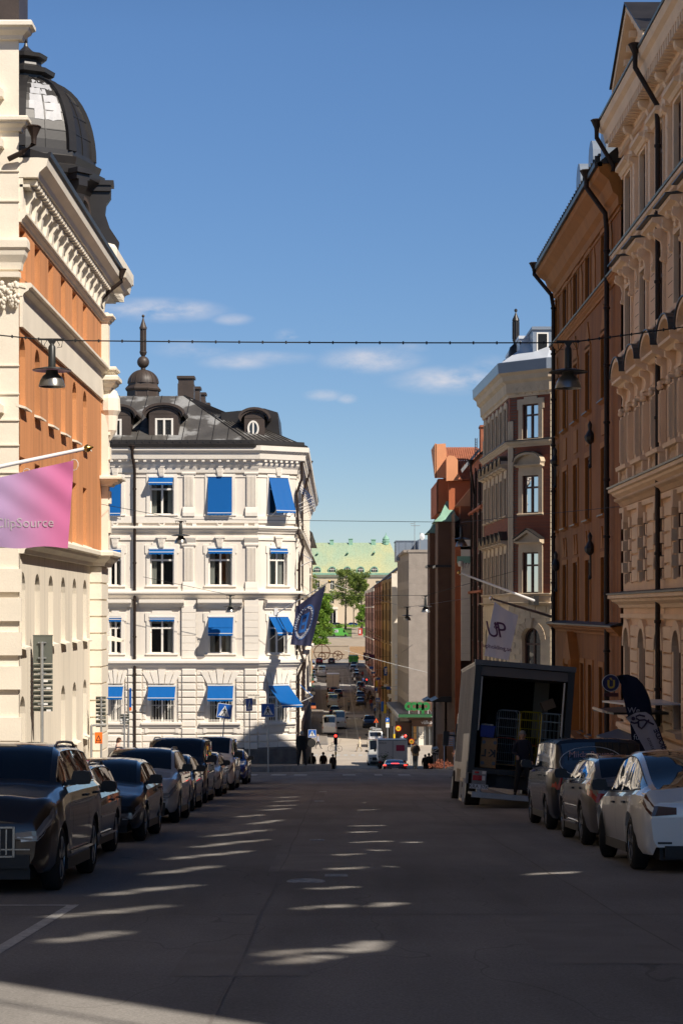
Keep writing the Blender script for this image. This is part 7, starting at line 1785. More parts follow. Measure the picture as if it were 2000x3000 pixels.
# ---------------------------------------------------------------- overhead wires and hanging street lamps
def wire(label,pts,r=.012,sag=.0,n=14,name='overhead_wire',mat='iron',clips=False):
 mb=MB();path=[]
 for (a,b_) in zip(pts[:-1],pts[1:]):
  for k in range(n):
   t=k/n;path.append(tuple(a[i]+(b_[i]-a[i])*t-(sag*4*t*(1-t) if i==2 else 0) for i in range(3)))
 path.append(pts[-1]);mb.tube(path,r,5)
 if clips:
  for k in range(0,len(path)-1):x,y,z=path[k];mb.box(x-.015,x+.015,y-.02,y+.02,z-.03,z+.03)
 o=mb.build(name,M_[mat]);tag(o,label,'cable','span wires over the street')
def lamp(label,x,yd,d,w,dark=False):
 """bell-shaped hanging lamp under a wide flat disc; yd is the picture row of the disc, w its width in picture pixels"""
 k=w*d/F/.8;cx,cz=X(x,d),Z(yd,d);o=thing('hanging_lamp',label,'street lamp',(cx,d,cz),'lamps hung over the street')
 mb=MB();mb.lathe((cx,d,cz),[(.07*k,.02),(.16*k,.0),(.395*k,-.03*k),(.4*k,-.02*k),(.395*k,-.01*k),(.16*k,.04*k),(.08*k,.05*k)],28);mb.build('disc',M_['lampdark'],o,smooth=50)
 mb=MB();mb.lathe((cx,d,cz),[(.03,.62*k),(.035,.52*k),(.05,.5*k),(.075*k,.46*k),(.078*k,.04*k)],14);mb.build('stem',M_['lampdark'],o,smooth=50)
 mb=MB();mb.lathe((cx,d,cz),[(.12*k,-.02*k),(.13*k,-.09*k),(.2*k,-.15*k),(.245*k,-.24*k),(.27*k,-.33*k),(.275*k,-.36*k),(.262*k,-.36*k),(.255*k,-.33*k),(.19*k,-.18*k),(.05*k,-.12*k)],28);mb.build('shade',M_['lampshade'],o,smooth=50)
 mb=MB();mb.box(cx-.25*k,cx+.25*k,d-.02,d+.02,cz+.60*k,cz+.635*k);mb.loft([[(cx+a*.09*k,d+b_*.04,cz+.60*k) for a,b_ in ((-1,-1),(1,-1),(1,1),(-1,1))],[(cx+a*.03*k,d+b_*.03,cz+.50*k) for a,b_ in ((-1,-1),(1,-1),(1,1),(-1,1))]])
 for s in (-1,1):mb.tube([(cx+s*.1*k,d,cz+.60*k),(cx+s*.16*k,d,cz+.5*k),(cx+s*.1*k,d,cz+.44*k),(cx+s*.2*k,d,cz+.46*k),(cx+s*.22*k,d,cz+.6*k)],.008*k,4)
 mb.build('hanger',M_['iron'],o)
M_['greypole']=simple('grey_pole',(.32,.28,.27),.5);M_['dullyel']=simple('dull_yellow_face',(.5,.28,.02),.5)
M_['lampdark']=simple('lamp_dark_enamel',(.03,.032,.03),.4);M_['lampshade']=simple('lamp_brushed_shade',(.30,.29,.27),.28,.75)
d=41.;Q=lambda x,y,d_=41.:(X(x,d_),d_,Z(y,d_))
wire('nearest span wire high across the whole street',[Q(-700,905),Q(153,997),Q(1660,1004),Q(2350,905)],.014,.02,22,clips=True)
lamp('hanging lamp in front of the orange facade, nearest on the left',153,1082,41,114);lamp('hanging lamp in front of the brown orange facade, nearest on the right',1663,1087,41,113)
Q2=lambda x,y:(X(x,87),87,Z(y,87))
wire('second span wire carrying lamps before the white and brick buildings',[(-9.5,80,Z(1477,80)),Q2(530,1521),Q2(1351,1530),(10.55,74,Z(1457,68))],.012,.0,10)
lamp('hanging lamp in front of the top floor of the white building',530,1568,86.5,54);lamp('hanging lamp before the banded stone pier, right of centre',1351,1578,88,52)
Q3=lambda x,y:(X(x,116),116,Z(y,116))
wire('third span wire crossing at the navy flag',[Q3(420,1690),Q3(675,1743),Q3(1245,1744.5),(10.4,115,Z(1672,115))],.014,.0,10)
lamp('hanging lamp before the second floor of the white building',675,1776,116,41);lamp('dark hanging lamp left of the brown gabled house, fourth wire',1245.6,1776,115,40)
Q4=lambda x,y:(X(x,145),145,Z(y,145))
wire('fourth span wire with a bright sunlit right half',[Q4(907,1690),Q4(1180,1778),Q4(1204,1777),Q4(1375,1752)],.013,.0,6,mat='steel')
lamp('small pale sunlit hanging lamp below the grey office gable',1192,1803,145,32)
Q5=lambda x,y:(X(x,275),275,Z(y,275));wire('fifth span wire deep in the valley street',[Q5(905,1932),Q5(1159,1921),(8.8,230,Z(1888,230))],.02,.1,8);lamp('distant dark hanging lamp against the sunlit corner pilaster',1159,1942,275,18)
for i,(x0,y0,x1,y1,dd) in enumerate(((905,1958,1130,1961,330),(990,2017,1240,2005,262),(905,1983,1090,1979,300),(905,2012,1082,2013,280),(1010,1905,1275,1975,200))):
 wire(['thin wire above the parking sign in the valley','thin wire by the supermarket canopy','thin wire over the second crossing','thin wire below the lorry roof line','long thin wire sloping past the brown house'][i],[(X(x0,dd),dd,Z(y0,dd)),(X(x1,dd),dd,Z(y1,dd))],.018,.1,8,mat='steel')
 # ---------------------------------------------------------------- flags
def pole(o,a,b_,r0,r1,mat='whitepaint'):mb=MB();mb.tube([a,tuple((p*.5+q*.5) for p,q in zip(a,b_)),b_],r0,8,r2=r1);return mb.build('pole',M_[mat],o,smooth=60)
f=thing('flag','pink and lilac flag with white lettering on a pole at the left edge','flag',(X(-160,47),47,Z(1400,47)))
P=lambda x,y,d_=47.:(X(x,d_),d_,Z(y,d_))
pole(f,P(-420,1455,46),P(247,1315,47.6),.062,.045);mb=MB();mb.lathe((0,0,0),[(.03,-.02),(.09,.04),(.095,.09),(.05,.15),(.012,.22),(.0,.23)],12);me=mb
mm=Matrix.Translation(Vector(P(248,1315,47.6))) @ Matrix.Rotation(R(78),4,'Y');me.v=[tuple(mm @ Vector(v)) for v in me.v];me.build('finial',M_['gold'],f,smooth=60)
def pk(a,c):
 xt,yt=-330+548*a,1470-120*a;xb,yb=-300+502*a,1604+3*math.sin(a*20);x=xt+(xb-xt)*c;y=yt+(yb-yt)*c+10*math.sin(a*3.14)*c*(1-c)
 return (X(x,47),47+.10*math.sin(4.5*a+3.2*c*(1-a)*2)+.045*math.sin(13*a*(1-c*.4)+9*c)+.03*math.sin(30*(a-c*.5))*(1-c)*a,Z(y,47)-.0)
mb=MB();mb.grid(pk,60,40);fl_=mb.build('flag_cloth',cloth('pink_lilac_cloth',(.60,.42,.72),(.86,.24,.50),axis=0,a=1.2,b_=3.0,trans=.35),f,smooth=80)
lt=text('lettering','ClipSource',.315,M_['whitepaint'],f,TM((X(161,47),46.78,Z(1543,47)),(1,0,.02)),.004,align='RIGHT')
for v in lt.data.vertices: # lay the letters on the waving cloth
 px=986+(v.co.x+ORG[f.name][0])*F/47;py=1790-(v.co.z+ORG[f.name][2])*F/47;c=max(0,min(1,(py-1385)/215));a=(px+330-28*c)/(548-46*c);v.co.y=pk(a,c)[1]-.018-ORG[f.name][1]
mb=MB()
for x,y in ((80,1365),(218,1338)):mb.tube([(X(x,47)+.0+.1*math.sin(k*.6283),47+.02*math.cos(k),Z(y,47)-.06-.13+.13*math.cos(k*.6283)) for k in range(11)],.008,5)
mb.build('ring',M_['whitepaint'],f)
f=thing('flag','white flag with violet U and P letters hanging before the brick corner building','flag',(X(1540,98),98,Z(1760,98)))
P=lambda x,y,d_:(X(x,d_),d_,Z(y,d_))
pole(f,P(1650,1817,97),P(1440,1754,92),.075,.05,'greypole');mb=MB();mb.ball(P(1438,1753,92),.09,.09,.1,8,6);mb.build('finial',M_['chrome'],f)
uq=[(1448,1762),(1520,1802),(1489,1935),(1417,1921)]
def up(a,c):
 x=(uq[0][0]*(1-a)+uq[1][0]*a)*(1-c)+(uq[3][0]*(1-a)+uq[2][0]*a)*c;y=(uq[0][1]*(1-a)+uq[1][1]*a)*(1-c)+(uq[3][1]*(1-a)+uq[2][1]*a)*c-8*math.sin(a*3.14)*(1-c)*-.6
 return (X(x,92),92+.5*a*(1-c)+.06*math.sin(a*10-c*3)*(1-c*.4)+.04*math.sin(a*4+c*5),Z(y,92))
mb=MB();mb.grid(up,24,30);mb.build('flag_cloth',cloth('lilac_white_cloth',(.72,.70,.78),trans=.4),f,smooth=80)
vio=simple('violet_print',(.10,.035,.12),.7)
sk=(1,0,-.12);skd=(-.2,0,1)
text('lettering','U',1.05,vio,f,TM((X(1446,91.8),91.78,Z(1866,91.8)),sk,skd),.003,sx=.75);text('lettering','P',1.05,vio,f,TM((X(1473,91.8),91.78,Z(1868,91.8)),sk,skd),.003,sx=.9);text('lettering','&',.42,vio,f,TM((X(1454,91.8),91.77,Z(1842,91.8)),sk,skd),.003)
text('lettering','upholding.se',.27,vio,f,TM((X(1456,91.8),91.75,Z(1902,91.8)),(1,0,-.16),skd),.003,bold=.004)
g_=thing('flagpole','bare white sunlit flagpole slanting up from the brick corner building','flagpole',(X(1555,112),112,Z(1758,112)))
pole(g_,P(1564,1760,115),P(1348,1679,103),.085,.05);mb=MB();mb.ball(P(1344,1677,103),.1,.1,.11,8,6);mb.build('finial',M_['gold'],g_);mb=MB();x,y,z=P(1564,1760,115);mb.box(x-.05,x+.25,y-.15,y+3,z-.25,z+.3);mb.build('bracket',M_['black'],g_)
f=thing('flag','purple flag with white disc and letter t deep in the street','flag',(X(1095,395),395,Z(1917,395)))
mb=MB();P_=[(X(x,395),Z(y,395)) for x,y in ((1064,1912),(1096,1918),(1096,1930),(1064,1933))];mb.slab(P_,'y',395,395.03);mb.build('flag_cloth',simple('purple_cloth',(.07,.02,.11),.8),f)
mb=MB();mb.tube([(X(1063,395),395,Z(1911,395)),(X(1099,395),395,Z(1918,395))],.04,5);mb.build('pole',M_['steel'],f)
mb=MB();cx,cz=X(1075,394),Z(1923.5,394);mb.slab([(cx+.45*math.cos(k*.45),cz+.45*math.sin(k*.45)) for k in range(14)],'y',394.9,394.95);mb.build('disc',M_['whitepaint'],f);text('lettering','t',.8,M_['black'],f,TM((cx,394.88,cz-.25)),.004)
f=thing('flagpole','thin sunlit white flagpole on the pink houses far down the street','flagpole',(X(1116,330),330,Z(1867,330)));pole(f,P(1117,1868,330),P(1080,1850,322),.08,.06)
# ---------------------------------------------------------------- road signs
def post(o,x,y,z0,z1,r=.035,lean=0,mat='steel',name='post'):mb=MB();mb.tube([(x,y,z0),(x+lean*.5,y,(z0+z1)/2),(x+lean,y,z1)],r,8);return mb.build(name,M_[mat],o,smooth=60)
def walker(o,cx,y,cz,s,rot=0,side=-1):
 """blue pedestrian crossing face: white triangle with a walking figure over stripes"""
 M=Matrix.Translation(Vector((cx,y,cz))) @ Matrix.Rotation(rot,4,'Y')
 def sh(name,polys,mat,e0,e1):
  mb=MB(M)
  for p in polys:mb.slab([(a*s,b_*s) for a,b_ in p],'y',side*e0,side*e1)
  mb.build(name,M_[mat],o)
 sh('sign_plate',[[(-.5,-.5),(.5,-.5),(.5,.5),(-.5,.5)]],'whitepaint',0,.02);sh('sign_face',[[(-.47,-.47),(.47,-.47),(.47,.47),(-.47,.47)]],'blue',.02,.024)
 sh('triangle',[[(-.4,-.36),(.4,-.36),(0,.38)]],'whitepaint',.024,.028)
 sh('figure',[[(-.05,.2),(-.01,.26),(.05,.24),(.05,.17),(0,.15)],[(-.06,.14),(.06,.14),(.05,-.06),(-.05,-.04)],[(-.04,-.02),(.03,-.04),(-.04,-.2),(-.13,-.3),(-.18,-.28),(-.08,-.16)],[(-.02,-.04),(.05,-.04),(.11,-.18),(.17,-.28),(.12,-.31),(.05,-.2)],[(-.06,.12),(-.03,.05),(-.14,-.03),(-.16,0)],[(.06,.12),(.04,.04),(.13,-.02),(.15,.02)],
 ]+[[(-.34+k*.15,-.35),(-.26+k*.15,-.35),(-.25+k*.14,-.31),(-.31+k*.14,-.31)] for k in range(5)],'black',.028,.032)
d=108.;s=thing('crossing_sign','tilted blue pedestrian crossing sign above the parked cars, brightly lit','sign',(X(645,d),d,G(d)+.3),'blue pedestrian crossing signs');post(s,X(648,d),d+.04,G(d)+.3,Z(2095,d),lean=.17);walker(s,X(658,d),d,Z(2083,d),.80,R(8))
d=106.;s=thing('crossing_sign','shaded blue pedestrian crossing sign on the corner pavement with tall thin post','sign',(X(786,d),d,G(d)),'blue pedestrian crossing signs');post(s,X(786,d),d+.04,G(d),Z(2065,d),lean=-.02);walker(s,X(785,d),d,Z(2081,d),.72,0)
d=113.;s=thing('crossing_sign','narrow blue crossing sign turned sideways by the street name plate','sign',(X(731,d),d,G(d)+.3),'blue pedestrian crossing signs');post(s,X(731,d),d,G(d)+.3,Z(2050,d));mb=MB();M=Matrix.Translation(Vector((X(730,d),d-.05,Z(2064,d)))) @ Matrix.Rotation(R(62),4,'Z');mb.M=M;mb.box(-.34,.34,-.02,0,-.36,.36);mb.build('sign_face',M_['blue'],s);mb=MB(M);mb.slab([(-.26,-.26),(.26,-.26),(0,.28)],'y',-.03,-.02);mb.build('triangle',M_['whitepaint'],s);mb=MB(M);mb.slab([(-.08,-.22),(0,.12),(.1,-.22),(0,-.05)],'y',-.04,-.03);mb.build('figure',M_['black'],s)
d=117.8;s=thing('street_name_sign','white street name plate on the corner of the white building','sign',(X(744,d),d,Z(2040,d)));mb=MB();mb.box(X(727,d),X(760,d),d-.22,d-.19,Z(2047,d),Z(2032,d));mb.build('plate',M_['creamtrim'],s);text('lettering','Holländargatan',.125,M_['black'],s,TM((X(743.5,d),d-.225,Z(2037.5,d))),.002);text('lettering','20-22',.12,M_['black'],s,TM((X(753,d),d-.225,Z(2045,d))),.002)
d=124.;s=thing('crossing_sign','blue crossing sign by the building edge above a round dark sign back','sign',(X(914,d),d,G(d)),'blue pedestrian crossing signs');post(s,X(911,d),d+.05,G(d)+.0,Z(2137,d),mat='black');walker(s,X(914.5,d),d,Z(2149,d),.5,0);mb=MB();mb.loft([[(X(913,d)+.26*math.cos(k*.4),yy,Z(2177,d)+.28*math.sin(k*.4)) for k in range(16)] for yy in (d-.02,d)]);mb.build('round_sign_back',M_['iron'],s)
def sign_back(label,x0,x1,y0,y1,ysplit,d,xp,ybot,n,xarm=None):
 o=thing('direction_sign',label,'sign',(X(xp,d),d,G(d)+.14),'grey backs of direction signs');a,b_=X(x0,d),X(x1,d);gm=M_['signgrey']
 if ysplit>y0:mb=MB();mb.box(a,b_,d+.06,d+.09,Z(ysplit,d),Z(y0,d));mb.box(a-.01,b_+.01,d+.05,d+.10,Z(y0,d)-.03,Z(y0,d));mb.build('panel',gm,o)
 mb=MB();z1,z0=Z(max(ysplit,y0),d),Z(y1,d);h=(z1-z0)/n
 for k in range(n):
  zz=z0+k*h;mb.box(a,b_,d+.06,d+.10,zz+.01,zz+h-.02);mb.slab([(d+.0,zz+h*.62),(d+.06,zz+h*.55),(d+.06,zz+h*.8),(d+.0,zz+h*.75)],'x',a+.02,b_-.02)
 mb.build('panel_slats',gm,o)
 post(o,X(xp,d),d,G(d),Z(y0+(20 if n>8 else 2),d),.05 if n>8 else .04)
 mb=MB();rr=random.Random(n)
 for k in range(4):xx=a+(b_-a)*rr.choice((.05,.55,.7));zz=z0+rr.random()*(z1-z0);mb.box(xx,xx+(b_-a)*.22,d-.002,d+.055,zz,zz+.06)
 mb.build('sticker',M_['whitepaint'],o);mb=MB()
 for k in range(5):zz=z0+(Z(y0,d)-z0)*(k+.5)/5;mb.box(X(xp,d)-.13,X(xp,d)+.13,d-.0,d+.055,zz-.02,zz+.02);mb.lathe((X(xp,d),d,zz-.03),[(.055,0),(.06,.0),(.06,.06),(.055,.06)],8)
 mb.build('clamp',M_['steel'],o)
M_['signgrey']=simple('sign_back_grey',(.115,.125,.105),.55)
sign_back('large grey direction sign back on the left pavement',97,154,1860,2085,1943,62.,124,2200,9)
sign_back('narrower slatted sign back before the rusticated corner pier',281,310,2039,2131,2039,76.,297,2140,8)
sign_back('small slatted sign back farthest right, by the downpipe',352,379,2091,2122,2091,92.,365,2200,4)
d=75.;o=thing('warning_sign','orange warning sign with black triangle on a tube frame at the corner pier','sign',(X(268,d),d,G(d)+.14));post(o,X(268,d),d,G(d),Z(2125,d),.05);mb=MB();mb.tube([(X(268,d),d,Z(2125,d)),(X(312,d),d,Z(2124,d))],.045,6);mb.build('cross_tube',M_['steel'],o)
mb=MB();mb.box(X(279,d),X(301,d),d-.05,d-.03,Z(2178,d),Z(2145,d));mb.build('sign_face',M_['orangesign'],o);mb=MB();cx=X(290,d);mb.slab([(cx-.105,Z(2170,d)),(cx+.105,Z(2170,d)),(cx,Z(2153,d))],'y',d-.06,d-.05);mb.build('triangle',M_['black'],o);mb=MB();mb.slab([(cx-.06,Z(2168.5,d)),(cx+.06,Z(2168.5,d)),(cx,Z(2157.5,d))],'y',d-.065,d-.06);mb.build('triangle_face',M_['orangesign'],o);text('lettering','SE UPP!',.075,M_['black'],o,TM((cx,d-.055,Z(2176.5,d))),.002)
d=93.;o=thing('banner_sign','narrow blue and orange vertical banner on a pole before the white building','sign',(X(376,d),d,G(d)));post(o,X(378,d),d,G(d),Z(2020,d),.03);mb=MB();mb.box(X(380,d),X(386,d),d-.03,d,Z(2072,d),Z(2016,d));mb.build('banner',M_['blue'],o);mb=MB();mb.box(X(380,d),X(386,d),d-.032,d-.0,Z(2082,d),Z(2072,d));mb.build('banner_end',M_['orangesign'],o)
# right side: round pub sign, awnings, beach flags
d=63.;o=thing('round_sign','round dark blue sign with yellow letter hung over the right pavement','sign',(X(1788,d),d,Z(2003,d)))
mb=MB();cx,cz=X(1788,d),Z(2001,d);r=24.5*d/F;mb.loft([[(cx+q*math.cos(k*.2618),yy,cz+q*math.sin(k*.2618)) for k in range(24)] for q,yy in ((r,d),(r,d+.16))]);mb.build('disc',simple('navy_sign',(.01,.015,.09),.4),o)
mb=MB();mb.loft([[(cx+q*math.cos(k*.2618),yy,cz+q*math.sin(k*.2618)) for k in range(24)] for q,yy in ((r+.012,d-.005),(r+.012,d+.02),(r-.01,d+.02),(r-.01,d-.005),(r+.012,d-.005))],cap=False);mb.build('rim',M_['steel'],o)
text('lettering','Ù',.36,simple('dull_yellow',(.45,.33,.04),.6),o,TM((cx+.01,d-.006,cz-.16)),.004,bold=.012);mb=MB();mb.box(X(1768,d),X(1810,d),d,d+.1,Z(2041,d),Z(2030,d));mb.build('lower_plate',simple('dark_red_sign',(.06,.008,.01),.5),o);mb=MB();mb.box(cx-.05,cx-.02,d+.03,d+.06,cz-r-.08,cz-r);mb.box(cx+.1,cx+.13,d+.03,d+.06,cz-r-.08,cz-r);mb.build('hanger',M_['iron'],o)
d=65.;o=thing('door_awning','dark flat awning with pale edge over the entrance on the right','awning',(X(1770,d),d,Z(2080,d)));mb=MB();P_=[(X(1736,d),d),(X(1777,64),62.5),(10.6,62.5),(10.6,67.5)];mb.prism(P_,Z(2082,d),Z(2076,d));mb.build('cover',M_['roofdark'],o)
mb=MB();a=P(1736,2074,65.);b_=P(1777,2088,62.5);mb.loft([[(a[0],a[1],a[2]-.02),(a[0],a[1],a[2]+.05)],[(b_[0],b_[1],b_[2]-.02),(b_[0],b_[1],b_[2]+.05)]],closed=False,cap=False);mb.slab([(a[0]-.03,a[2]+.03),(a[0]+.02,a[2]+.03),(a[0]+.02,a[2]-.03),(a[0]-.03,a[2]-.03)],'y',62.5,65);mb.build('edge_strip',M_['creamtrim'],o)
d=61.;o=thing('light_awning','small pale canopy above the dark awning on the right','awning',(X(1810,d),d,Z(2062,d)));mb=MB();mb.prism([(X(1788,d),d+2),(X(1830,d),d),(10.6,d),(10.6,d+3)],Z(2066,d),Z(2061,d));mb.build('cover',M_['whitepaint'],o)
def beach_flag(label,pts_l,pts_r,d,mat,z0):
 o=thing('beach_flag',label,'flag',(X(pts_l[-1][0],d),d,z0),'feather flags on the right pavement');n=16
 def ev(p,t):t *= len(p)-1;i=min(int(t),len(p)-2);f_=t-i;return (p[i][0]+(p[i+1][0]-p[i][0])*f_,p[i][1]+(p[i+1][1]-p[i][1])*f_)
 mb=MB();mb.grid(lambda a,c:(X(ev(pts_l,c)[0]*(1-a)+ev(pts_r,c)[0]*a,d),d+.06*math.sin(a*5+c*4),Z(ev(pts_l,c)[1]*(1-a)+ev(pts_r,c)[1]*a,d)),8,40);mb.build('flag_cloth',mat,o,smooth=80)
 mb=MB();q=[(X(ev(pts_r,k/20)[0],d),d+.03,Z(ev(pts_r,k/20)[1],d)) for k in range(21)];mb.tube(q+[(q[-1][0]+.05,d+.03,z0)],.018,5);mb.build('pole',M_['black'],o);return o
d=58.;nf=beach_flag('tall navy feather flag behind the white one',[(1806,1982),(1818,2005),(1824,2040),(1835,2085),(1845,2120),(1850,2190),(1853,2330)],[(1806,1981),(1835,1977),(1862,1985),(1885,2010),(1902,2050),(1909,2100),(1912,2190),(1915,2330)],d,cloth('navy_banner',(.012,.018,.045),trans=.15),G(d)+.1)
text('lettering','We',.24,simple('grey_white_print',(.45,.45,.5),.7),nf,TM((X(1853,d),d-.12,Z(2088,d))),.003);text('lettering','fu',.24,M_['whitepaint'],nf,TM((X(1861,d),d-.12,Z(2166,d))),.003)
d=54.;wf=beach_flag('white feather flag with dark dancer emblem nearest the white car',[(1833,2103),(1850,2125),(1868,2160),(1885,2190),(1905,2230),(1918,2260),(1930,2300)],[(1833,2102),(1862,2087),(1890,2086),(1910,2098),(1925,2125),(1940,2170),(1955,2215),(1975,2300)],d,cloth('white_banner',(.52,.51,.56),trans=.3),G(d)+.1)
ink=simple('navy_ink',(.03,.025,.07),.7);mb=MB()
mb.ball((X(1852,d),d-.1,Z(2104.5,d)),.055,.01,.055,10,6)
for pth in (((1844,2114),(1855,2118),(1866,2116),(1872,2110),(1862,2105),(1860,2098),(1870,2094),(1886,2098)),((1866,2110),(1885,2108),(1900,2116),(1912,2122)),((1866,2112),(1868,2128),(1876,2134),(1884,2126),(1892,2114),(1898,2108))):mb.tube([(X(x,d),d-.1,Z(y,d)) for x,y in pth],.026,5)
mb.build('emblem',ink,wf);rt_=(-math.cos(R(66)),0,math.sin(R(66)));upv=(math.sin(R(66)),0,math.cos(R(66)))
text('lettering','SSKADE',.20,ink,wf,TM((X(1926,d),d-.1,Z(2172,d)),rt_,upv),.003,align='CENTER',bold=.006);text('lettering','rialistema',.15,ink,wf,TM((X(1904,d),d-.1,Z(2190,d)),rt_,upv),.003)
# valley signs and lights
def vsign(name,label,x,yt,yb_,d,r=.03,mat='steel',grp=None):o=thing(name,label,'sign',(X(x,d),d,G(d)),grp);post(o,X(x,d),d,G(d),Z(yt,d),r+.02,mat=mat);return o
def disc(o,x,y,d,r,mat,name='disc',e=.03):mb=MB();mb.loft([[(X(x,d)+r*math.cos(k*.35),yy,Z(y,d)+r*math.sin(k*.35)) for k in range(18)] for yy in (d-e-.03,d-e)]);mb.build(name,M_[mat],o)
def board(o,x0,x1,y0,y1,d,mat,name='panel',e=.05):mb=MB();mb.box(X(x0,d),X(x1,d),d-e-.03,d-e,Z(y1,d),Z(y0,d));mb.build(name,M_[mat],o)
d=330.;o=vsign('parking_sign','large blue parking sign with white P hung from the yellow house',1146,1950,0,d);board(o,1124,1140,1953,1979,d,'blue');board(o,1140,1149,1954,1978,d+.1,'blue','side_panel');text('lettering','P',1.25,M_['whitepaint'],o,TM((X(1131.5,d),d-.1,Z(1973.5,d))),.01,bold=.03)
d=208.;o=vsign('speed_sign','yellow 30 speed limit sign with red rim',1154,2128,0,d);disc(o,1166,2134,d,.33,'redsig','rim');disc(o,1166,2134,d,.25,'yel','face',.07);text('lettering','30',.33,M_['black'],o,TM((X(1166,d),d-.11,Z(2137.5,d))),.004);board(o,1152,1157,2150,2172,d,'yel','marker')
d=200.;o=vsign('speed_sign','yellow 40 speed limit sign low behind the cyclist',1204,2165,0,d);disc(o,1205,2172,d,.29,'redsig','rim');disc(o,1205,2172,d,.23,'dullyel','face',.07);text('lettering','40',.3,M_['black'],o,TM((X(1205,d),d-.11,Z(2175,d))),.004)
d=232.;o=vsign('parking_sign','small blue parking sign with yellow and white plates below',1135,2100,0,d);board(o,1129,1140,2103,2116,d,'blue');board(o,1130,1139,2116,2120,d,'yel','plate');board(o,1130,1140,2120,2131,d,'whitepaint','lower_plate');text('lettering','P',.4,M_['whitepaint'],o,TM((X(1134.5,d),d-.1,Z(2113,d))),.004)
d=236.;o=vsign('roadworks_sign','orange triangular roadworks sign above the ladder van',1102,2104,0,d);mb=MB();mb.slab([(X(1094,d),Z(2117,d)),(X(1109,d),Z(2117,d)),(X(1101.5,d),Z(2103,d))],'y',d-.08,d-.05);mb.build('triangle',M_['redsig'],o);mb=MB();mb.slab([(X(1096,d),Z(2116,d)),(X(1107,d),Z(2116,d)),(X(1101.5,d),Z(2105.5,d))],'y',d-.10,d-.08);mb.build('triangle_face',M_['orangesign'],o);mb=MB();mb.slab([(X(1099,d),Z(2115,d)),(X(1104,d),Z(2115,d)),(X(1101.5,d),Z(2108,d))],'y',d-.12,d-.1);mb.build('figure',M_['black'],o)
d=262.;o=vsign('sign_post','post with blue and yellow parking plates left of the canopy',1121,2055,0,d);board(o,1116,1124,2055,2084,d,'blue','blue_plate');board(o,1123,1131,2064,2090,d,'yel','yellow_plate')
d=285.;o=vsign('crossing_sign','blue crossing sign above a yellow board, far right pavement',1106,2030,0,d,grp='blue pedestrian crossing signs');walker(o,X(1106.5,d),d-.06,Z(2050,d),.6,0);board(o,1101,1108,2031,2044,d,'creamtrim','pale_board')
d=345.;o=vsign('sign_board','yellow board on a post deep in the right pavement crowd',1103,1994,0,d);board(o,1099,1106,1994,2011,d,'yel')
d=300.;o=vsign('sign_board','blue board on a post below the yellow one',1102,2015,0,d);board(o,1099,1105,2016,2024,d,'blue')
for i,(x,y,d,l) in enumerate(((983,2158,186.,'red traffic light on a yellow-banded pole left of centre'),(1187,2158,205.,'red traffic light beside the 30 sign'),(1074,1992,400.,'distant red traffic light before the second crossing'))):
 o=thing('traffic_light',l,'traffic light',(X(x,d),d,G(d)),'red traffic lights');post(o,X(x,d),d+.1,G(d),Z(y-4,d),.06);mb=MB();mb.bbox(X(x,d)-.17,X(x,d)+.17,d-.1,d+.1,Z(y,d)-.75,Z(y,d)+.3,.04);mb.build('housing',M_['black'],o);mb=MB();mb.ball((X(x,d),d-.1,Z(y,d)+.08),.12,.05,.12,10,6);mb.build('red_lens',M_['brake'],o)
 if i==0:board(o,980.5,985.5,2203,2212,d,'yel','marker');board(o,981,985,2218,2222,d,'yel','marker')
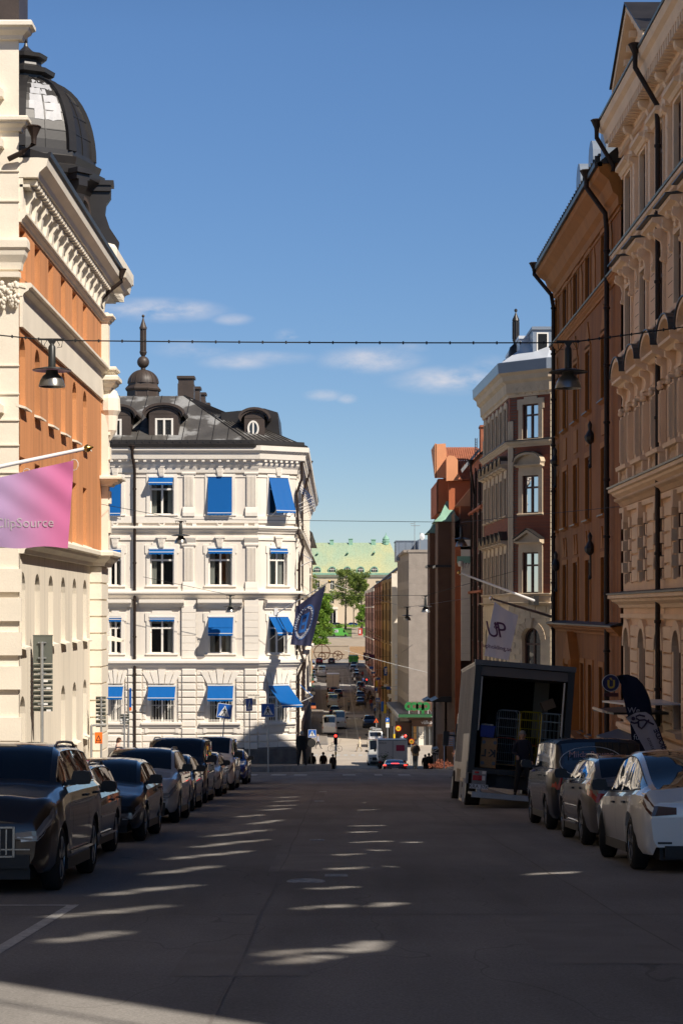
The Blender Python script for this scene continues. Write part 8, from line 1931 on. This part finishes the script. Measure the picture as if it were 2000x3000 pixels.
 # ---------------------------------------------------------------- people
def limb(mb,pts,rad):pass
PMAT={}
def pm(c,r=.85):
 k=tuple(round(v,3) for v in c)
 if k not in PMAT:PMAT[k]=simple('cloth_%02d' % len(PMAT) if False else 'garment',c,r)
 return PMAT[k]
SKIN=rough_mat('skin',(.52,.30,.21),var=.08,scale=6,rough=.55,bump=.05)
def person(label,x,y,z,rz=0,h=1.75,top=(.03,.03,.03),legs=(.03,.03,.035),hair=(.05,.03,.02),pose='stand',group=None,shoes=(.02,.02,.02),fine=False,skirt=None,lean=0,hairlen=0,hat=None,par=None,bulk=1.):
 """one continuous skinned body (faces +y in its own space) with hair as a child"""
 k=h/1.75;o=thing('person',label,'person',(0,0,0),group,world=False)
 J={}
 def v(n,p,r,parent=None):J[n]=(p,r,parent)
 st=dict(stand=((.10,.0),(-.10,.0),.02,-.02),walk=((.09,.34),(-.09,-.30),.24,-.22),wide=((.20,.02),(-.17,.02),0,0),ride=((.1,.25),(-.1,-.05),.3,.3)).get(pose,((.10,0),(-.10,0),0,0))
 ln=lean
 v('pelvis',(0,0,.95),.135);v('waist',(0,ln*.2,1.08),.125*bulk,'pelvis');v('chest',(0,ln*.55,1.30),.15*bulk,'waist');v('neckbase',(0,ln*.8,1.455),.075,'chest')
 v('neck',(0,ln*.9,1.52),.052,'neckbase');v('head',(0,ln+.02,1.60),.088,'neck');v('crown',(0,ln+.015,1.675),.086,'head')
 for s,n,(fx,fy),arm in ((1,'r',st[0],st[3]),(-1,'l',st[1],st[2])):
  v('sh'+n,(s*.17,ln*.7,1.42),.068*bulk,'neckbase')
  a=dict(hips=((s*.30,-.06,1.16),(s*.20,.06,.98)),front=((s*.25,.02,1.16),(s*.16,.24,1.10)),ride=((s*.25,.16,1.18),(s*.2,.42,1.10))).get(pose if pose in ('ride',) else ('front' if pose=='wide' and s>0 else ''),((s*.235,ln*.4+arm*.35-.02,1.16),(s*.245,ln*.4+arm*.9+.04,.93)))
  v('el'+n,a[0],.048*bulk,'sh'+n);v('wr'+n,a[1],.031,'el'+n)
  wx,wy,wz=a[1];dy=.35 if pose in ('ride','wide') else .1
  v('palm'+n,(wx,wy+.04 if dy>.2 else wy+.01,wz-.05),.034,'wr'+n)
  if fine:
   for i,(dx,L) in enumerate(((-.026,.062),(-.009,.072),(.009,.068),(.025,.052))):
    v('f%d%s' % (i,n),(wx+dx,wy+.015,wz-.09),.010,'palm'+n);v('g%d%s' % (i,n),(wx+dx*1.1,wy+.03,wz-.09-L*.7),.008,'f%d%s' % (i,n))
   v('t'+n,(wx-s*.035,wy+.03,wz-.055),.012,'palm'+n);v('u'+n,(wx-s*.045,wy+.05,wz-.09),.009,'t'+n)
  else:v('tip'+n,(wx,wy+.03,wz-.12),.022,'palm'+n)
  v('hip'+n,(s*.085,0,.90),.118,'pelvis');kx=s*.09+(fx-s*.1)*.5
  v('kn'+n,(kx,fy*.55+(.05 if fy>0 else .06),.50+.02*(abs(fy)>.1)),.082,'hip'+n);v('an'+n,(fx,fy,.10+(.06 if fy<-.1 else 0)),.052,'kn'+n);v('toe'+n,(fx+s*.02,fy+.17,.045+(.0 if fy>-.1 else -.0)),.036,'an'+n)
 names=list(J);idx={n:i for i,n in enumerate(names)}
 me=bpy.data.meshes.new('body');me.from_pydata([tuple(c*k for c in J[n][0]) for n in names],[(idx[n],idx[J[n][2]]) for n in names if J[n][2]],[])
 t=bpy.data.objects.new('body',me);C.objects.link(t);sk=t.modifiers.new('s','SKIN');sk.use_smooth_shade=True
 for i,n in enumerate(names):
  d=me.skin_vertices[0].data[i];r=J[n][1]*k;d.radius=(r,r*(.8 if n in ('chest','waist','pelvis') else 1));d.use_root=n=='pelvis'
  if n in ('head','crown'):d.radius=(r*.95,r*1.12)
  if n=='chest':d.radius=(r*1.12,r*.78)
 su=t.modifiers.new('u','SUBSURF');su.levels=su.render_levels=1 if not fine else 2
 dg=bpy.context.evaluated_depsgraph_get();m2=bpy.data.meshes.new_from_object(t.evaluated_get(dg));bpy.data.objects.remove(t);bpy.data.meshes.remove(me)
 m2.name='body';m2.materials.clear()
 for m in (SKIN,pm(top),pm(legs),pm(shoes,.5)):m2.materials.append(m)
 hem=.62 if skirt else .93
 for p in m2.polygons:
  c=p.center;X_,Y_,Z_=c.x/k,c.y/k,c.z/k;arm=abs(X_)>.19 and Z_>.78 or (abs(X_)>.12 and Y_>.22 and Z_>.9)
  wr=J['wrr'][0] if X_>0 else J['wrl'][0];dw=math.dist((X_,Y_,Z_),wr);beyond=dw<.2 and Z_<wr[2]-.01
  p.material_index=0 if (Z_>1.50 or (arm and beyond)) else 1 if Z_>hem or arm else 2 if Z_>.10 else 3
  p.use_smooth=True
 b=link('body',m2,o)
 def hx(p):return tuple(c*k for c in p)
 mb=MB();hl=ln;rr=.098
 mb.loft([[hx((rr*q*math.cos(a*.449)*.93,hl-.012+rr*q*1.12*math.sin(a*.449)-.012*(1-e),1.615+.125*e-(.045 if math.sin(a*.449)<.2 else -.02)*(1-e)-(hairlen if math.sin(a*.449)<.3 else 0)*(1-e))) for a in range(14)] for q,e in ((1.0,0),(1.04,.35),(.98,.65),(.72,.9),(.3,1.02),(.02,1.05))])
 mb.build('hair',pm(hair if not hat else hat,.9),o,smooth=60) if False else link('hair',mb.mesh('hair',pm(hair if not hat else hat,.9),(0,0,0),60),o)
 mb=MB()
 for s in (-1,1):
  mb.ball(hx((s*.034,hl+.104,1.632)),.012*k,.008*k,.008*k,8,5);mb.k=0
 link('eye',mb.mesh('eye',M_['dark']),o)
 mb=MB();mb.loft([[hx((-.012,hl+.095,1.635)),hx((.012,hl+.095,1.635)),hx((0,hl+.108,1.635))],[hx((-.02,hl+.09,1.592)),hx((.02,hl+.09,1.592)),hx((0,hl+.132,1.594))]])
 for s in (-1,1):mb.ball(hx((s*.088,hl+.0,1.625)),.012*k,.02*k,.032*k,8,5)
 link('face_features',mb.mesh('face_features',SKIN,(0,0,0),60),o)
 mb=MB();mb.box(-.024*k,.024*k,(hl+.098)*k,(hl+.106)*k,1.565*k,1.573*k);link('mouth',mb.mesh('mouth',pm((.25,.09,.07))),o)
 if skirt or top: # jacket hem skirt of cloth
  z0=hem-.0;w=.155*bulk if not skirt else .2;mb=MB();n=16
  mb.loft([[hx((w_*math.cos(a*2*math.pi/n),ln*f_+w_*.72*math.sin(a*2*math.pi/n),zz+.006*math.sin(a*3))) for a in range(n)] for w_,zz,f_ in ((w*1.0,z0-.07,0),(w*1.02,z0+.02,.05),(.150*bulk,z0+.16 if not skirt else 1.05,.2),(.17*bulk,1.22,.45))],cap=False);link('jacket',mb.mesh('jacket',pm(top),(0,0,0),60),o)
 o.location=(x,y,z);o.rotation_euler.z=rz;return o
UP=math.pi
# man on the corner pavement seen from behind, cap and black jacket
d=109.;person('man in a pale cap and black jacket seen from behind on the corner pavement',X(884,d),d,G(d)+.30,0,1.97,(.014,.015,.014),(.012,.012,.014),(.45,.38,.30),pose='wide',bulk=1.55,hat=(.42,.36,.30))
# walkers and sitters beyond the crest
ppl=[('dark-clothed pedestrian descending just right of the man in the cap',915,150,1.82,(.03,.02,.015),0,'walk'),('pedestrian with a brown coat and bag descending left of the traffic light pole',947,149,1.86,(.07,.03,.018),0,'walk'),('pedestrian half hidden behind the traffic light pole',975,151,1.74,(.10,.09,.075),0,'walk'),
('left of three dark pedestrians descending on the right side',1245,150,1.70,(.018,.014,.014),0,'walk'),('middle and tallest of three dark pedestrians descending on the right side',1256,151,1.82,(.015,.013,.013),0,'walk'),('right one of three dark pedestrians descending on the right side',1264.5,152,1.68,(.02,.016,.015),0,'walk')]
for l,x,d,h,c,rz_,ps in ppl:person(l,X(x,d),d,G(d)+.1,rz_,h,c,(.02,.02,.025),(.03,.02,.015),pose=ps,bulk=1.25)
d=226.;person('walker in a cream coat crossing the sunlit junction to the left',X(1053,d),d,G(d),R(90),1.72,(.62,.53,.38),(.40,.32,.22),(.12,.06,.03),pose='walk',skirt=True)
d=231.;person('pedestrian in a pale patterned jacket crossing at the left of the junction',X(931,d),d,G(d),R(-80),1.72,(.30,.32,.40),(.03,.03,.035),(.35,.22,.10),pose='walk')
for l,x,y_,dd,c,lg in (('pedestrian in grey walking up the middle of the valley street',1021,2063,322,(.20,.19,.17),(.04,.04,.045)),('person in a pale shirt on the pavement by the supermarket',1178,2170,228,(.38,.38,.46),(.05,.04,.04)),
('dark-clothed person beside the parking sign pole',1128,2190,222,(.02,.02,.025),(.02,.02,.02)),('person in black on the pavement left of the canopy',1134,2078,270,(.02,.02,.02),(.02,.02,.02)),('person standing under the crossing sign in the far pavement crowd',1113,2066,290,(.35,.33,.30),(.03,.03,.04))):
 person(l,X(x,dd),dd,G(dd)+(.14 if x>1100 else 0),R(180),1.76,c,lg,(.05,.03,.02),pose='walk')
rr=random.Random(12)
CROWD={}
for i in range(26): # pavement crowd deep in the street
 dd=300+i*5.8+rr.random()*3;x_=WRN(dd)-rr.uniform(.5,2.9);cl=rr.choice([((.02,.02,.025),'black'),((.3,.04,.03),'red'),((.05,.1,.25),'blue'),((.45,.42,.38),'pale'),((.12,.10,.08),'brown')]);bt=rr.choice([((.02,.02,.03),'dark'),((.06,.08,.15),'denim')])
 seen=CROWD.setdefault(cl[1]+bt[1],[]);seen.append(1);place_=['nearest its kind','second of its kind','third of its kind','fourth of its kind','fifth of its kind','sixth of its kind','seventh of its kind'][len(seen)-1]
 o=person('%s-clothed pedestrian, %s trousers, %s from the junction, far right pavement' % (cl[1],bt[1],place_),x_,dd,G(dd)+.14,rr.choice([0,UP]),rr.uniform(1.6,1.85),cl[0],bt[0],pose=rr.choice(['walk','stand']),group='pedestrians on the far right pavement')
 # bicycles
def bicycle(label,x,y,z,rz,col=(.02,.02,.02),lean=0):
 o=thing('bicycle',label,'bicycle',(0,0,0),None,world=False)
 for yy in (-.52,.52):
  mb=MB();mb.loft([[(dx,yy+(.33+dr)*math.cos(k*.2618),.34+(.33+dr)*math.sin(k*.2618)) for k in range(24)] for dx,dr in ((-.02,0),(0,.018),(.02,0),(0,-.018),(-.02,0))],cap=False)
  for k in range(8):a=k*.785;mb.tube([(0,yy,.34),(0,yy+.32*math.cos(a),.34+.32*math.sin(a))],.003,3)
  link('wheel',mb.mesh('wheel',M_['rubber']),o)
 mb=MB()
 for a,b_ in (((0,-.52,.34),(0,-.12,.32)),((0,-.12,.32),(0,-.22,.85)),((0,-.12,.32),(0,.40,.80)),((0,-.20,.78),(0,.40,.84)),((0,.52,.34),(0,.38,.95)),((0,-.52,.34),(0,-.2,.78)),((-.26,.36,1.02),(.26,.36,1.02)),((0,.38,.95),(0,.36,1.02))):mb.tube([a,b_],.018,6)
 link('frame',mb.mesh('frame',simple('bike_paint',col,.4)),o);mb=MB();mb.ball((0,-.24,.9),.08,.13,.04,8,5);link('saddle',mb.mesh('saddle',M_['black']),o)
 o.location=(x,y,z);o.rotation_euler=(0,lean,rz);return o
d=124.;bk=bicycle('bicycle ridden down over the crest by the cyclist with a backpack',X(1216,d),d,G(d),0);bk.rotation_euler.x=-.09
cy=person('cyclist with dark backpack and helmet riding over the crest on the right',X(1216,d),d-.25,G(d)+.03,0,1.82,(.16,.11,.06),(.03,.04,.055),(.05,.04,.03),pose='ride',bulk=1.3,lean=.12,hat=(.06,.05,.045))
bp=thing('backpack','large dark backpack on the back of the cyclist','backpack',(0,0,0),None,world=False);mb=MB();mb.ball((0,0,0),.2,.14,.28,12,8);mb.box(-.13,.13,-.17,-.10,-.16,.04);link('bag',mb.mesh('bag',pm((.018,.015,.014)),(0,0,0),50),bp);bp.location=(X(1216,d),d-.42,G(d)+1.33)
d=226.;bicycle('bicycle beside the traffic light pole in the junction',X(981,d),d,G(d),R(75));person('cyclist in a pink top riding across the junction',X(986,d),d+.1,G(d)+.05,R(75),1.68,(.62,.30,.34),(.10,.12,.16),(.06,.03,.02),pose='ride',lean=.12)
d=99.;bicycle('bicycle leaning behind the parked cars at the left corner',X(386,d),d,G(d)+.1,R(80));bicycle('second bicycle parked behind the cars, nearer the downpipe',X(395,d)+.3,d+1,G(d)+.1,R(95))
d=88.;person('dark-haired person in a pale pink top bending behind the parked cars at the left',X(338,d),d,Z(2160,d)-1.72,R(-80),1.72,(.72,.47,.38),(.10,.10,.13),(.06,.025,.015),lean=.18,hairlen=.08)
# ---------------------------------------------------------------- open removal lorry with its load
def lorry():
 t=thing('open_truck','dark open-backed removal lorry with tail lift parked leaning at the right kerb','truck',(0,0,0),None,world=False)
 wd,ln,zf,zt=2.62,6.4,1.06,3.86
 def B(name,mat,*bx,bev=0,par=None):
  mb=MB()
  for b_ in bx:mb.box(*b_)
  return link(name,mb.mesh(name,mat),par or t)
 side=rough_mat('dusty_white_panel',(.50,.47,.42),var=.2,scale=1.2,rough=.45,bump=.05);inner=rough_mat('lorry_interior',(.03,.028,.026),var=.3)
 w=B('side_wall',side,(-.0,.05,.1,ln,zf-.1,zt));B('side_wall',inner,(wd-.05,wd,.1,ln,zf-.1,zt));B('roof',side,(-.02,wd+.02,.0,ln,zt,zt+.05));B('floor',M_['wood'],(.05,wd-.05,.05,ln,zf-.08,zf));B('front_wall',inner,(0,wd,ln,ln+.06,zf-.1,zt+.04))
 B('inner_lining',inner,(.052,.07,.3,ln,zf,zt),(.07,wd-.07,.3,ln,zt-.03,zt-.002),(wd-.07,wd-.052,.3,ln,zf,zt))
 B('rear_frame',M_['black'],(-.03,.14,-.06,.1,zf-.12,zt),(wd-.14,wd+.03,-.06,.1,zf-.12,zt),(-.03,wd+.03,-.07,.1,zf-.14,zf-.0));B('top_beam',simple('grey_beam',(.10,.10,.105),.4),(-.05,wd+.05,-.10,.12,zt-.05,zt+.09));B('raised_roller_door',simple('roller_door',(.13,.11,.10),.5),(.12,wd-.12,.0,2.0,zt-.32,zt-.07))
 B('inner_post',M_['creamtrim'],(.16,.2,.02,.08,zf+1.0,zt-.35),(wd-.24,wd-.2,.02,.08,zf+1.0,zt-.35));B('side_rib',side,*[(-.02,.0,.5+k*.42,.54+k*.42,zf+.1,zt-.05) for k in range(14)]);B('lower_skirt',side,(-.04,.02,.15,2.6,.62,zf+.9),(-.06,-.02,.1,1.9,.62,zf+.15))
 B('side_guard',M_['creamtrim'],(-.18,-.12,-.9,.5,.10+.05,.22),(-.18,-.12,-.9,.5,.68,.76),(-.18,-.12,-.9,-.8,.2,.7),(-.18,-.12,.4,.5,.2,.7),(-.12,-.04,.4,.5,.3,.5))
 B('tail_lift',M_['steel'],(.02,wd-.02,-1.55,-.08,.36,.42),(.02,wd-.02,-1.60,-1.50,.30,.44),(.25,.35,-.1,.3,.3,.9),(wd-.35,wd-.25,-.1,.3,.3,.9))
 B('chassis',M_['black'],(.5,.8,.3,ln+1.6,.6,.95),(wd-.8,wd-.5,.3,ln+1.6,.6,.95),(.1,wd-.1,.3,.4,.55,.9))
 c=B('lamp_panel',simple('pale_grey_panel',(.30,.30,.29),.5),(.10,.48,-.10,-.02,.62,.99));B('tail_light',M_['redsig'],(.12,.36,-.125,-.10,.72,.86),par=c);B('reverse_light',M_['winframe'],(.37,.45,-.125,-.10,.73,.85),(.36,.46,-.12,-.10,.90,.98),par=c);B('reflector',M_['redsig'],(.16,.28,-.12,-.10,.91,.96),par=c)
 p=B('number_plate',M_['whitepaint'],(.04,.54,-.17,-.15,.50,.62));text('lettering','KRA 37K',.135,M_['black'],p,TM((.29,-.175,.515)),.002)
 for s in (.25,wd-.25):
  for yy in (1.5,ln+1.3):
   mb=MB();mb.loft([[(s+a,yy+q*math.cos(k*.2618),.43+q*math.sin(k*.2618)) for k in range(24)] for a,q in ((-.2,.3),(-.2,.42),(-.15,.45),(.15,.45),(.2,.42),(.2,.3))]);wh=link('wheel',mb.mesh('wheel',M_['rubber'],(0,0,0),40),t)
   mb=MB();mb.loft([[(s+a,yy+q*math.cos(k*.5236),.43+q*math.sin(k*.5236)) for k in range(12)] for a,q in ((-.205,.26),(.205,.26))]);link('rim',mb.mesh('rim',M_['steel'],(0,0,0),40),wh)
 mb=MB();mb.bbox(.1,wd-.1,ln+.25,ln+2.2,.55,2.75,.15);cb=link('cab',mb.mesh('cab',side),t);B('windscreen',M_['carglass'],(.2,wd-.2,ln+2.16,ln+2.23,1.45,2.4),par=cb);B('side_window',M_['carglass'],(.06,.11,ln+1.0,ln+1.9,1.5,2.3),par=cb)
 B('mirror',M_['black'],(-.30,-.12,ln+1.9,ln+1.98,1.6,2.05),(-.12,.1,ln+1.9,ln+1.94,1.9,1.95))
 Mx=Matrix.Translation(Vector((3.45,53,G(53)-.0))) @ Matrix.Rotation(math.atan2(G(60)-G(53),7),4,'X') @ Matrix.Rotation(R(4.6),4,'Y');t.matrix_world=Mx
 def place(o,x,y,z,rz=0):o.matrix_world=Mx @ Matrix.Translation(Vector((x,y,z))) @ Matrix.Rotation(rz,4,'Z')
 def load(name,label,cat,grp=None):return thing(name,label,cat,(0,0,0),grp,world=False)
 # roll cages
 for i,(x0,col,l,y0) in enumerate(((.78,(.55,.57,.58),'leftmost of the three roll cages inside the lorry, dull chrome',.9),(1.36,(.62,.50,.05),'middle roll cage inside the lorry, yellow frame',.75),(1.95,(.55,.66,.72),'rightmost roll cage inside the lorry, bluish chrome',.85))):
  o=load('roll_cage',l,'roll cage','roll cages inside the open lorry');m=simple('cage_wire',col,.35,.5);w_,h_=.56,1.62;mb=MB()
  for dy in (0,.7):
   mb.tube([(0,dy,.1),(0,dy,h_-.08),(.03,dy,h_-.01),(.08,dy,h_),(w_-.08,dy,h_),(w_-.03,dy,h_-.01),(w_,dy,h_-.08),(w_,dy,.1)],.014,6)
   for k in range(1,5):mb.tube([(w_*k/5,dy,.15),(w_*k/5,dy,h_)],.005,4)
   for k in range(1,7):mb.tube([(0,dy,h_*k/7),(w_,dy,h_*k/7)],.005,4)
   mb.tube([(0,dy,h_*.86),(w_,dy,h_*.86)],.013,5)
  for z_ in (.15,.8,1.3):mb.tube([(0,0,z_),(0,.7,z_)],.01,4);mb.tube([(w_,0,z_),(w_,.7,z_)],.01,4)
  link('cage_frame',mb.mesh('cage_frame',m),o);mb=MB();mb.box(0,w_,0,.7,.12,.15);link('base',mb.mesh('base',M_['wood']),o)
  for a in (.06,w_-.06):
   mb=MB();mb.lathe((a,.05,0),[(.01,0),(.05,.02),(.05,.09),(.01,.11)],8);link('castor',mb.mesh('castor',M_['rubber']),o)
  place(o,x0,y0,zf)
 o=load('dolly_board','plywood dolly stood on end with four castors and black letters in the lorry','dolly');mb=MB();mb.bbox(0,.44,0,.04,0,.80,.02);link('board',mb.mesh('board',M_['wood']),o)
 for a,z_ in ((.07,.12),(.37,.12),(.07,.68),(.37,.68)):mb=MB();mb.loft([[(a+.05*math.cos(k*.628),dy,z_+.05*math.sin(k*.628)) for k in range(10)] for dy in (-.05,-.01)]);link('castor',mb.mesh('castor',simple('blue_grey_castor',(.10,.13,.17),.4)),o)
 text('lettering','K L',.27,M_['black'],o,TM((.22,-.006,.30),(-1,0,0),(0,0,1)),.003,bold=.01);mb=MB();mb.box(.215,.255,-.01,0,.38,.42);link('dot',mb.mesh('dot',M_['black']),o);place(o,.30,.25,zf+.02)
 o=load('blue_crate','blue plastic crate on the stack above the plywood dolly','crate');mb=MB();q=[(0,0),(.36,0),(.36,.5),(0,.5)];mb.loft([[(x,y,0) for x,y in q],[(x*1.06-.01,y*1.06-.01,.3) for x,y in q]]);mb.box(-.02,.40,-.02,.54,.27,.31);link('crate_body',mb.mesh('crate_body',simple('crate_blue',(.01,.03,.30),.45)),o)
 mb=MB();rr=random.Random(1)
 for k in range(16):mb.ball((rr.uniform(.05,.33),rr.uniform(.05,.4),.33),.04,.04,.03,6,4)
 link('contents',mb.mesh('contents',M_['curtain']),o);place(o,.27,.35,zf+.84)
 o=load('leaning_panel','pale flat panel leaning at the right inside the lorry','panel');mb=MB();mb.box(0,.42,0,.03,0,1.75);link('panel',mb.mesh('panel',simple('pale_card',(.30,.26,.20),.8)),o);place(o,1.85,2.6,zf+.95)
 o=load('cardboard_box','tilted cardboard box on top of the right-hand cage','box');mb=MB();mb.box(0,.36,0,.3,0,.26);mb.box(.0,.18,-.02,0,.24,.25);b_=link('carton',mb.mesh('carton',simple('carton',(.20,.14,.09),.8)),o);place(o,2.0,1.0,zf+1.66);o.rotation_euler.y+=R(-25)
 o=load('shelf_load','dark furniture stacked at the back of the lorry','furniture');mb=MB()
 for k in range(7):mb.box(.3+rr.random()*1.5,.7+rr.random()*1.7,2.6+rr.random(),3.4,.0,.5+rr.random()*1.8)
 mb=MB();mb.box(0,1.0,0,.6,0,1.5);mb.box(.02,.98,-.03,0,.1,.5);mb.box(.02,.98,-.03,0,.55,.95);mb.box(.02,.98,-.03,0,1.0,1.4);link('cabinet',mb.mesh('cabinet',inner),o);place(o,.6,3.2,zf)
 o=load('strap','orange-red ratchet strap across the roll cages','strap');mb=MB();mb.tube([(.75,.7,.85),(1.1,.66,.86),(1.4,.62,.8),(1.9,.7,.68),(2.4,.8,.55)],.014,4);link('webbing',mb.mesh('webbing',simple('strap_red',(.35,.06,.03),.7)),o);place(o,0,0,zf)
 # the man on the tail lift
 p=Mx @ Vector((1.42,-.75,.43));person('grey-haired man in a navy sweater standing on the lorry tail lift',p.x,p.y,p.z,UP,1.72,(.012,.014,.028),(.012,.012,.014),(.30,.28,.26),pose='wide',fine=True,bulk=1.2)
lorry()
# small things of the valley floor and right kerb
def cone(label,x,yp,d):o=thing('traffic_cone',label,'cone',(X(x,d),d,G(d)),'orange traffic cones');mb=MB();mb.lathe((X(x,d),d,G(d)),[(.22,0),(.22,.04),(.15,.05),(.03,.75),(.0,.76)],10);mb.build('cone_body',M_['orangesign'],o)
cone('orange cone by the left kerb past the first crossing',917,0,330.);cone('orange cone nearer the houses by the left kerb',911,0,326.);cone('orange cone beside the grey parked car',927,0,425.)
o=thing('market_stall','black folding stall frame on the right pavement beyond the crest','stall',(X(1275,175),175,G(175)));d=150.
mb=MB();mb.slab([(X(1266,d),Z(2212,d)),(X(1284,d),Z(2212,d)),(X(1284,d),Z(2192,d)),(X(1268,d),Z(2196,d))],'y',d,d+2.4);mb.build('cover',M_['black'],o)
mb=MB()
for x in (1270,1276,1282):mb.tube([(X(x,d),d-.02,G(d)),(X(x,d),d-.02,Z(2210,d))],.03,5)
mb.tube([(X(1266,d),d-.03,Z(2204,d)),(X(1284,d),d-.03,Z(2193,d))],.03,5);mb.tube([(X(1266,d),d-.03,Z(2203,d)),(X(1284,d),d-.03,Z(2206,d))],.03,5);mb.build('frame',M_['whitepaint'],o)
d=122.;rr=random.Random(8);o=thing('leaf_heap','rusty orange dry shrub heap on the right side of the crest','shrub',(X(1292,d),d,G(d)+.1));mb=MB()
for k in range(420):x_,y_,z_=rr.gauss(X(1292,d),.35),rr.gauss(d,.3),G(d)+.14+abs(rr.gauss(0,.15));s=rr.uniform(.02,.07);a=rr.random()*3;mb.face([(x_-s,y_,z_),(x_,y_+s*math.cos(a),z_+s),(x_+s,y_,z_),(x_,y_-s,z_-s*.5)])
mb.build('leaves',rough_mat('rust_leaves',(.17,.045,.02),var=.4,scale=8),o)
d=120.;o=thing('cafe_rack','dark blue slatted racks with mirrors beside the brown shop panels','rack',(X(1312,d),d,G(d)));mb=MB()
for k in range(7):mb.box(X(1297,d),X(1330,d),d,d+.05,Z(2185-k*6,d),Z(2182.5-k*6,d))
for x in (1299,1328):mb.box(X(x,d),X(x,d)+.05,d,d+.06,G(d),Z(2145,d))
mb.build('rack_slats',simple('rack_blue',(.02,.03,.06),.5),o);
d=118.;o=thing('shop_plants','pink and orange flower pots by the brown shop panels','flowers',(X(1337,d),d,G(d)));mb=MB()
for k in range(90):x_,z_=rr.gauss(X(1338,d),.12),rr.gauss(Z(2208,d),.12);s=.035;mb.face([(x_-s,d,z_),(x_,d-.02,z_+s),(x_+s,d,z_),(x_,d+.02,z_-s)])
mb.build('flower_heads',simple('petal_peach',(.6,.28,.16),.8),o);mb=MB();mb.lathe((X(1338,d),d,G(d)+.14),[(.12,0),(.17,.5),(.19,.5)],10);mb.build('pot',M_['terra'],o)
o=thing('kiosk','narrow red kiosk by the park path','kiosk',(X(1055,645),645,G(645)));d=645.;mb=MB();mb.bbox(X(1049,d),X(1061,d),d,d+1.2,G(d),Z(1841,d),.1);mb.build('kiosk_body',simple('kiosk_red',(.45,.05,.03),.5),o);mb=MB();mb.box(X(1052,d),X(1056,d),d-.05,d-.01,Z(1856,d),Z(1845,d));mb.build('window',M_['whitepaint'],o)
for i,(x,w_,l) in enumerate(((960,6,'dark cabinet'),(985,5,'grey cabinet'))):
 d=560.;o=thing('street_cabinet',l+' on the terrace above the wheel sculpture','cabinet',(X(x,d),d,G(d)));mb=MB();mb.bbox(X(x-w_,d),X(x+w_*1.8,d),d,d+.8,G(d),G(d)+.95,.04);mb.build('casing',M_['signgrey'] if i==0 else M_['blue'],o)
